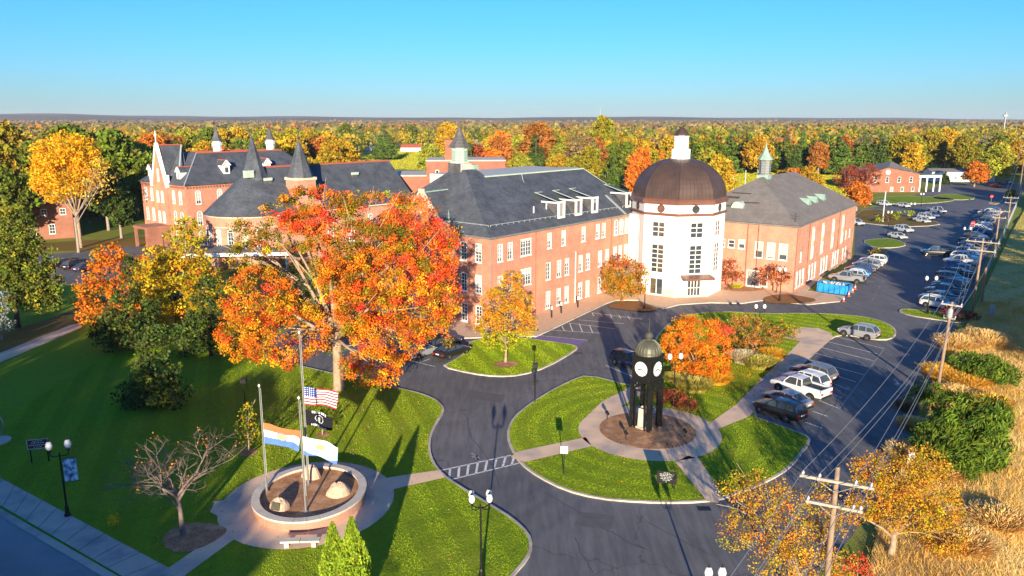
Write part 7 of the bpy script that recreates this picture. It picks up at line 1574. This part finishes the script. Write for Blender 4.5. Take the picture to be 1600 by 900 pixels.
# ornamental grasses
def grass_clump(u, v, ru, h, cols_, label, n=1500, lean=.45, z=None, name='ornamental_grass', wd=.024):
    x, y = gp(u, v); zz = (float(creek_drop(np.array(x), np.array(y))) if z is None else z); r = ru*mpp(y)
    a = rng.uniform(0, 2*math.pi, n); rr = np.sqrt(rng.uniform(0, 1, n)); B = np.stack([np.cos(a)*rr*r*.8, np.sin(a)*rr*r*.8, np.zeros(n)], 1)
    out = np.stack([np.cos(a), np.sin(a), np.zeros(n)], 1)*(rr*lean*h)[:, None]+rng.normal(size=(n, 3))*[.16*h, .16*h, 0]; hh = h*rng.uniform(.6, 1.1, n)*(1-.3*rr)
    M_ = B+out*.4+np.stack([np.zeros(n), np.zeros(n), hh*.62], 1); T = B+out*1.15+np.stack([np.zeros(n), np.zeros(n), hh], 1)
    s = np.cross(out+[.01, 0, 0], [0, 0, 1.0])+rng.normal(size=(n, 3))*.3; s[:, 2] = 0; s /= np.linalg.norm(s, axis=1)[:, None]+1e-6; s *= wd
    V = np.concatenate([np.stack([B-s, B+s, M_+s, M_-s], 1), np.stack([M_-s*1.3, M_+s*1.3, T+s*.9, T-s*.9], 1)]); K = np.arange(n)//10
    c = tint(K, pal(B, K, cols_), .06, .14); c2 = np.clip(c*1.12, 0, .95)
    root = empty(name, (x, y, zz), 0, label, 'grass'); link('blades', quads_mesh('blades', V, np.concatenate([c, c2]), MT['leaf']), None, root)
    mb = MB(); mb.lathe([(r*.5, -.1), (r*.45, .12), (r*.1, .2)], 10); mb.build('crown_base', MT['straw'], root)
TAN = [(4, (.76,.50,.20)), (2, (.70,.42,.14)), (1, (.58,.44,.12))]; AMB = [(4, (.74,.42,.07)), (2, (.60,.44,.06)), (1, (.78,.33,.06))]; GYL = [(3, (.50,.40,.08)), (2, (.34,.34,.04)), (1, (.6,.5,.2))]
for u, v, ru, h, cc, lab in ((1495,545,30,1.7,TAN,'tan plumed grass clump at the lot edge above the small juniper'),(1535,540,32,1.9,TAN,'large tan plumed grass mound on the bank near the grass island'),(1470,590,24,1.5,AMB,'amber grass clump between the leaning pole and the small juniper'),(1510,600,34,1.4,AMB,'wide amber grass sweep below the small juniper'),(1545,640,26,1.5,AMB,'amber grass clump between the junipers on the creek side'),(1490,622,24,1.3,TAN,'pale grass tufts fringing the top of the large juniper'),
        (1430,725,34,1.6,TAN,'tan grass clump behind the white sign back'),(1465,748,30,1.5,TAN,'tan grass clump below the large juniper'),(1425,668,18,.9,TAN,'dull tan grass tuft at the lot edge beside the large juniper'),(1415,640,12,.9,[(3,(.30,.2,.1)),(1,(.4,.28,.1))],'brownish grass tuft at the foot of the pale utility pole'),(1500,860,40,1.3,TAN,'straw coloured grass clump beside the rusty gold tree'),(1560,820,40,1.2,TAN,'straw grass clump out on the open creek bank')):
    grass_clump(u, v, ru, h, cc, lab, 3600)
for u, v, ru, h, cc, lab in ((1085,612,22,1.3,GYL,'yellow green fountain grass under the orange bush'),(1120,600,20,1.2,[(3,YEL),(2,(.6,.4,.05))],'golden fountain grass between the orange bush and the pale plumes'),(1060,600,14,1.1,GYL,'fountain grass tuft behind the plaza lamp'),(1185,575,22,1.3,GYL,'yellow grass clump in front of the bronze shrub'),(1160,568,16,1.4,[(3,(.62,.5,.34)),(2,(.5,.42,.2))],'pale plumed grass tuft between orange bush and bronze shrub'),(1205,560,16,1.1,[(3,YEL),(2,GYL[0][1])],'golden grass tuft between the bronze shrub and the walk'),(1150,450,10,.5,[(3,(.6,.55,.05)),(2,YGR)],'low yellow grass bed beside the white tower')):
    grass_clump(u, v, ru, h, cc, lab, 2800, z=LZ)
# ------------------------------------------------------------------ grass blades, straw, fallen leaves
def scatter(poly, n, excl, box=None):
    p = np.array(poly); x0, y0 = p.min(0); x1, y1 = p.max(0)
    if box: x0, x1, y0, y1 = max(x0, box[0]), min(x1, box[1]), max(y0, box[2]), min(y1, box[3])
    n = int(n*(x1-x0)*(y1-y0)); X = rng.uniform(x0, x1, n); Y = rng.uniform(y0, y1, n); k = inside(X, Y, poly)
    k &= np.abs(X) < (Y*.70+10)
    X, Y = X[k], Y[k]
    for e_ in excl:
        q = np.array(e_); b0 = q.min(0); b1 = q.max(0); near_ = (X > b0[0]) & (X < b1[0]) & (Y > b0[1]) & (Y < b1[1]); ii = np.where(near_)[0]
        if len(ii):
            bad = inside(X[ii], Y[ii], e_); kk = np.ones(len(X), bool); kk[ii[bad]] = False; X, Y = X[kk], Y[kk]
    return X, Y
def blades(name, X, Y, Z, h, wd, cols, label, cat, lean=.5):
    n = len(X); B = np.stack([X, Y, Z], 1); a = rng.uniform(0, math.pi, n); s = np.stack([np.cos(a), np.sin(a), np.zeros(n)], 1)*wd*rng.uniform(.6, 1.3, n)[:, None]; T = B+np.stack([rng.normal(size=n)*h*lean, rng.normal(size=n)*h*lean, h*rng.uniform(.5, 1.2, n)], 1)
    tag(link(name, quads_mesh(name, np.stack([B-s, B+s, T], 1), cols, MT['leaf'])), label, cat, kind='stuff')
planter_ex = [[(pe[0]+math.cos(t)*(PRX+.05), pe[1]+math.sin(t)*(PRY+.05)) for t in np.linspace(0, 6.28, 40)[:-1]]]
def lawn_cols(X, Y, ring=None):
    nz = .5+.25*np.sin(X*.9+1.7*np.sin(Y*.35))+.25*np.sin(Y*.8+1.3*np.sin(X*.5+2)); n = len(X)
    if ring is not None: st = np.sin(np.hypot(X-ring[0], Y-ring[1])*2*math.pi/1.9)
    else: st = np.sin((X*.94+Y*.34)*2*math.pi/2.6)
    c = np.array((.26,.37,.010))*(1-nz)[:, None]+np.array((.36,.45,.014))*nz[:, None]; c = c*(1+.24*np.sign(st)*np.minimum(1, np.abs(st)*3))[:, None]*(1+rng.normal(size=(n, 1))*.06)
    dry = rng.random(n) < .004; c[dry] = np.array((.34,.28,.06)); return np.clip(c, .004, .9)
X, Y = scatter(L_in, 130, walks+planter_ex, (-46, 6, 38, 86)); blades('grass', X, Y, np.full(len(X), LZ-.02), .065, .024, lawn_cols(X, Y), 'short mown grass covering the large lawn', 'grass')
X, Y = scatter(C_in, 130, walks, (-5, 60, 38, 120)); blades('grass', X, Y, np.full(len(X), LZ-.02), .065, .024, lawn_cols(X, Y, CK), 'short mown grass covering the clock lawn island', 'grass')
X, Y = scatter(S_in, 120, walks); X2, Y2 = scatter(R_in, 40, []); blades('grass', np.concatenate([X, X2]), np.concatenate([Y, Y2]), np.full(len(X)+len(X2), LZ-.02), .085, .03, lawn_cols(np.concatenate([X, X2]), np.concatenate([Y, Y2])), 'short mown grass covering the small lawn islands', 'grass')
bk = [(p.x, p.y) for p in E0]+[(p.x+40, p.y-4) for p in reversed(E0)]
X, Y = scatter(ccw(bk), 75, [], (15, 75, 36, 110)); Z = creek_drop(X, Y)+.08; nz = .5+.5*np.sin(X*.5+Y*.23+2*np.sin(Y*.19)); c = np.array((.82,.56,.20))*nz[:, None]+np.array((.72,.43,.10))*(1-nz)[:, None]; c *= (1+rng.normal(size=(len(X), 1))*.15); gq = rng.random(len(X)) < .10; c[gq] = (.20,.20,.03)
blades('dry_grass', X, Y, Z, .55, .024, np.clip(c, .01, .9), 'long straw coloured dry grass covering the creek bank', 'grass', .4)
fx = E0[4]; X, Y = scatter(ccw([(p.x, p.y) for p in E0[4:]]+[(p.x+30, p.y-2) for p in reversed(E0[4:])]), 14, [], (40, 200, 95, 240)); Z = creek_drop(X, Y)+.08; blades('verge_grass', X, Y, Z, .34, .06, np.clip(lawn_cols(X, Y)*[1.5, 1.05, 1.6], .01, .9), 'rough green and tan grass on the verge behind the fence', 'grass', .7)
for reg, lab in (([(535,262),(556,250),(600,234),(700,232),(735,250),(725,268)], 'sunlit grass of the mown field beyond the chapel'), ([(1120,300),(1105,268),(1380,268),(1330,300),(1300,320),(1200,320)], 'sunlit grass of the field between the wing and the pines')):
    X, Y = scatter(ccw(PX(reg)), 2.2 if reg[0][0] < 1000 else 4, []); blades('field_grass', X, Y, np.zeros(len(X)), .5, .16, np.clip(lawn_cols(X, Y)*[1.5, 1.05, 2.5], .01, .9), lab, 'grass', .4)
def litter(name, X, Y, z, size, stops, label):
    n = len(X); P = np.stack([X, Y, np.full(n, z)+rng.uniform(0, .03, n)], 1); K = np.arange(n); c = np.clip(pal(P, K, stops)*(1+rng.normal(size=(n, 1))*.2), .01, .9); tag(link(name, leaf_mesh(name, P, np.full(n, size), c, MT['leaf'], up=2.5)), label, 'leaves', kind='stuff')
LS = [(3, (.55,.30,.06)), (2, (.5,.2,.04)), (2, (.42,.30,.12)), (1, (.6,.5,.3))]
n = 4200; X = rng.normal(-17, 7, n); Y = rng.normal(66, 11, n); k = inside(X, Y, L_in); X, Y = X[k], Y[k]; X2, Y2 = scatter(L_in, .4, [], (-40, 6, 38, 72)); litter('fallen_leaves', np.concatenate([X, X2]), np.concatenate([Y, Y2]), LZ+.03, .10, LS, 'fallen leaves scattered over the large lawn')
X, Y = scatter(C_in, .35, [], (-5, 60, 38, 120)); n = 2600; X2 = rng.normal(24, 5, n); Y2 = rng.normal(78, 5, n); k = inside(X2, Y2, C_in); litter('fallen_leaves', np.concatenate([X, X2[k]]), np.concatenate([Y, Y2[k]]), LZ+.03, .13, [(3, ORG), (2, YEL), (2, (.6,.3,.05))], 'orange fallen leaves under the bush on the clock island')
# ------------------------------------------------------------------ haze
hz = MB(); hz.box(-9000, 9000, -700, 7600, -6, 92)
hm = bpy.data.materials.new('haze_air'); hm.use_nodes = True; t = hm.node_tree
for nd in list(t.nodes):
    if nd.type != 'OUTPUT_MATERIAL': t.nodes.remove(nd)
pv_ = t.nodes.new('ShaderNodeVolumePrincipled'); pv_.inputs['Color'].default_value = (.72,.80,.98,1); pv_.inputs['Density'].default_value = .00005; pv_.inputs['Anisotropy'].default_value = 0.0
t.links.new(pv_.outputs[0], t.nodes['Material Output'].inputs['Volume'])
tag(hz.build('haze', hm), 'thin blue distance haze in the air', 'haze', kind='stuff')
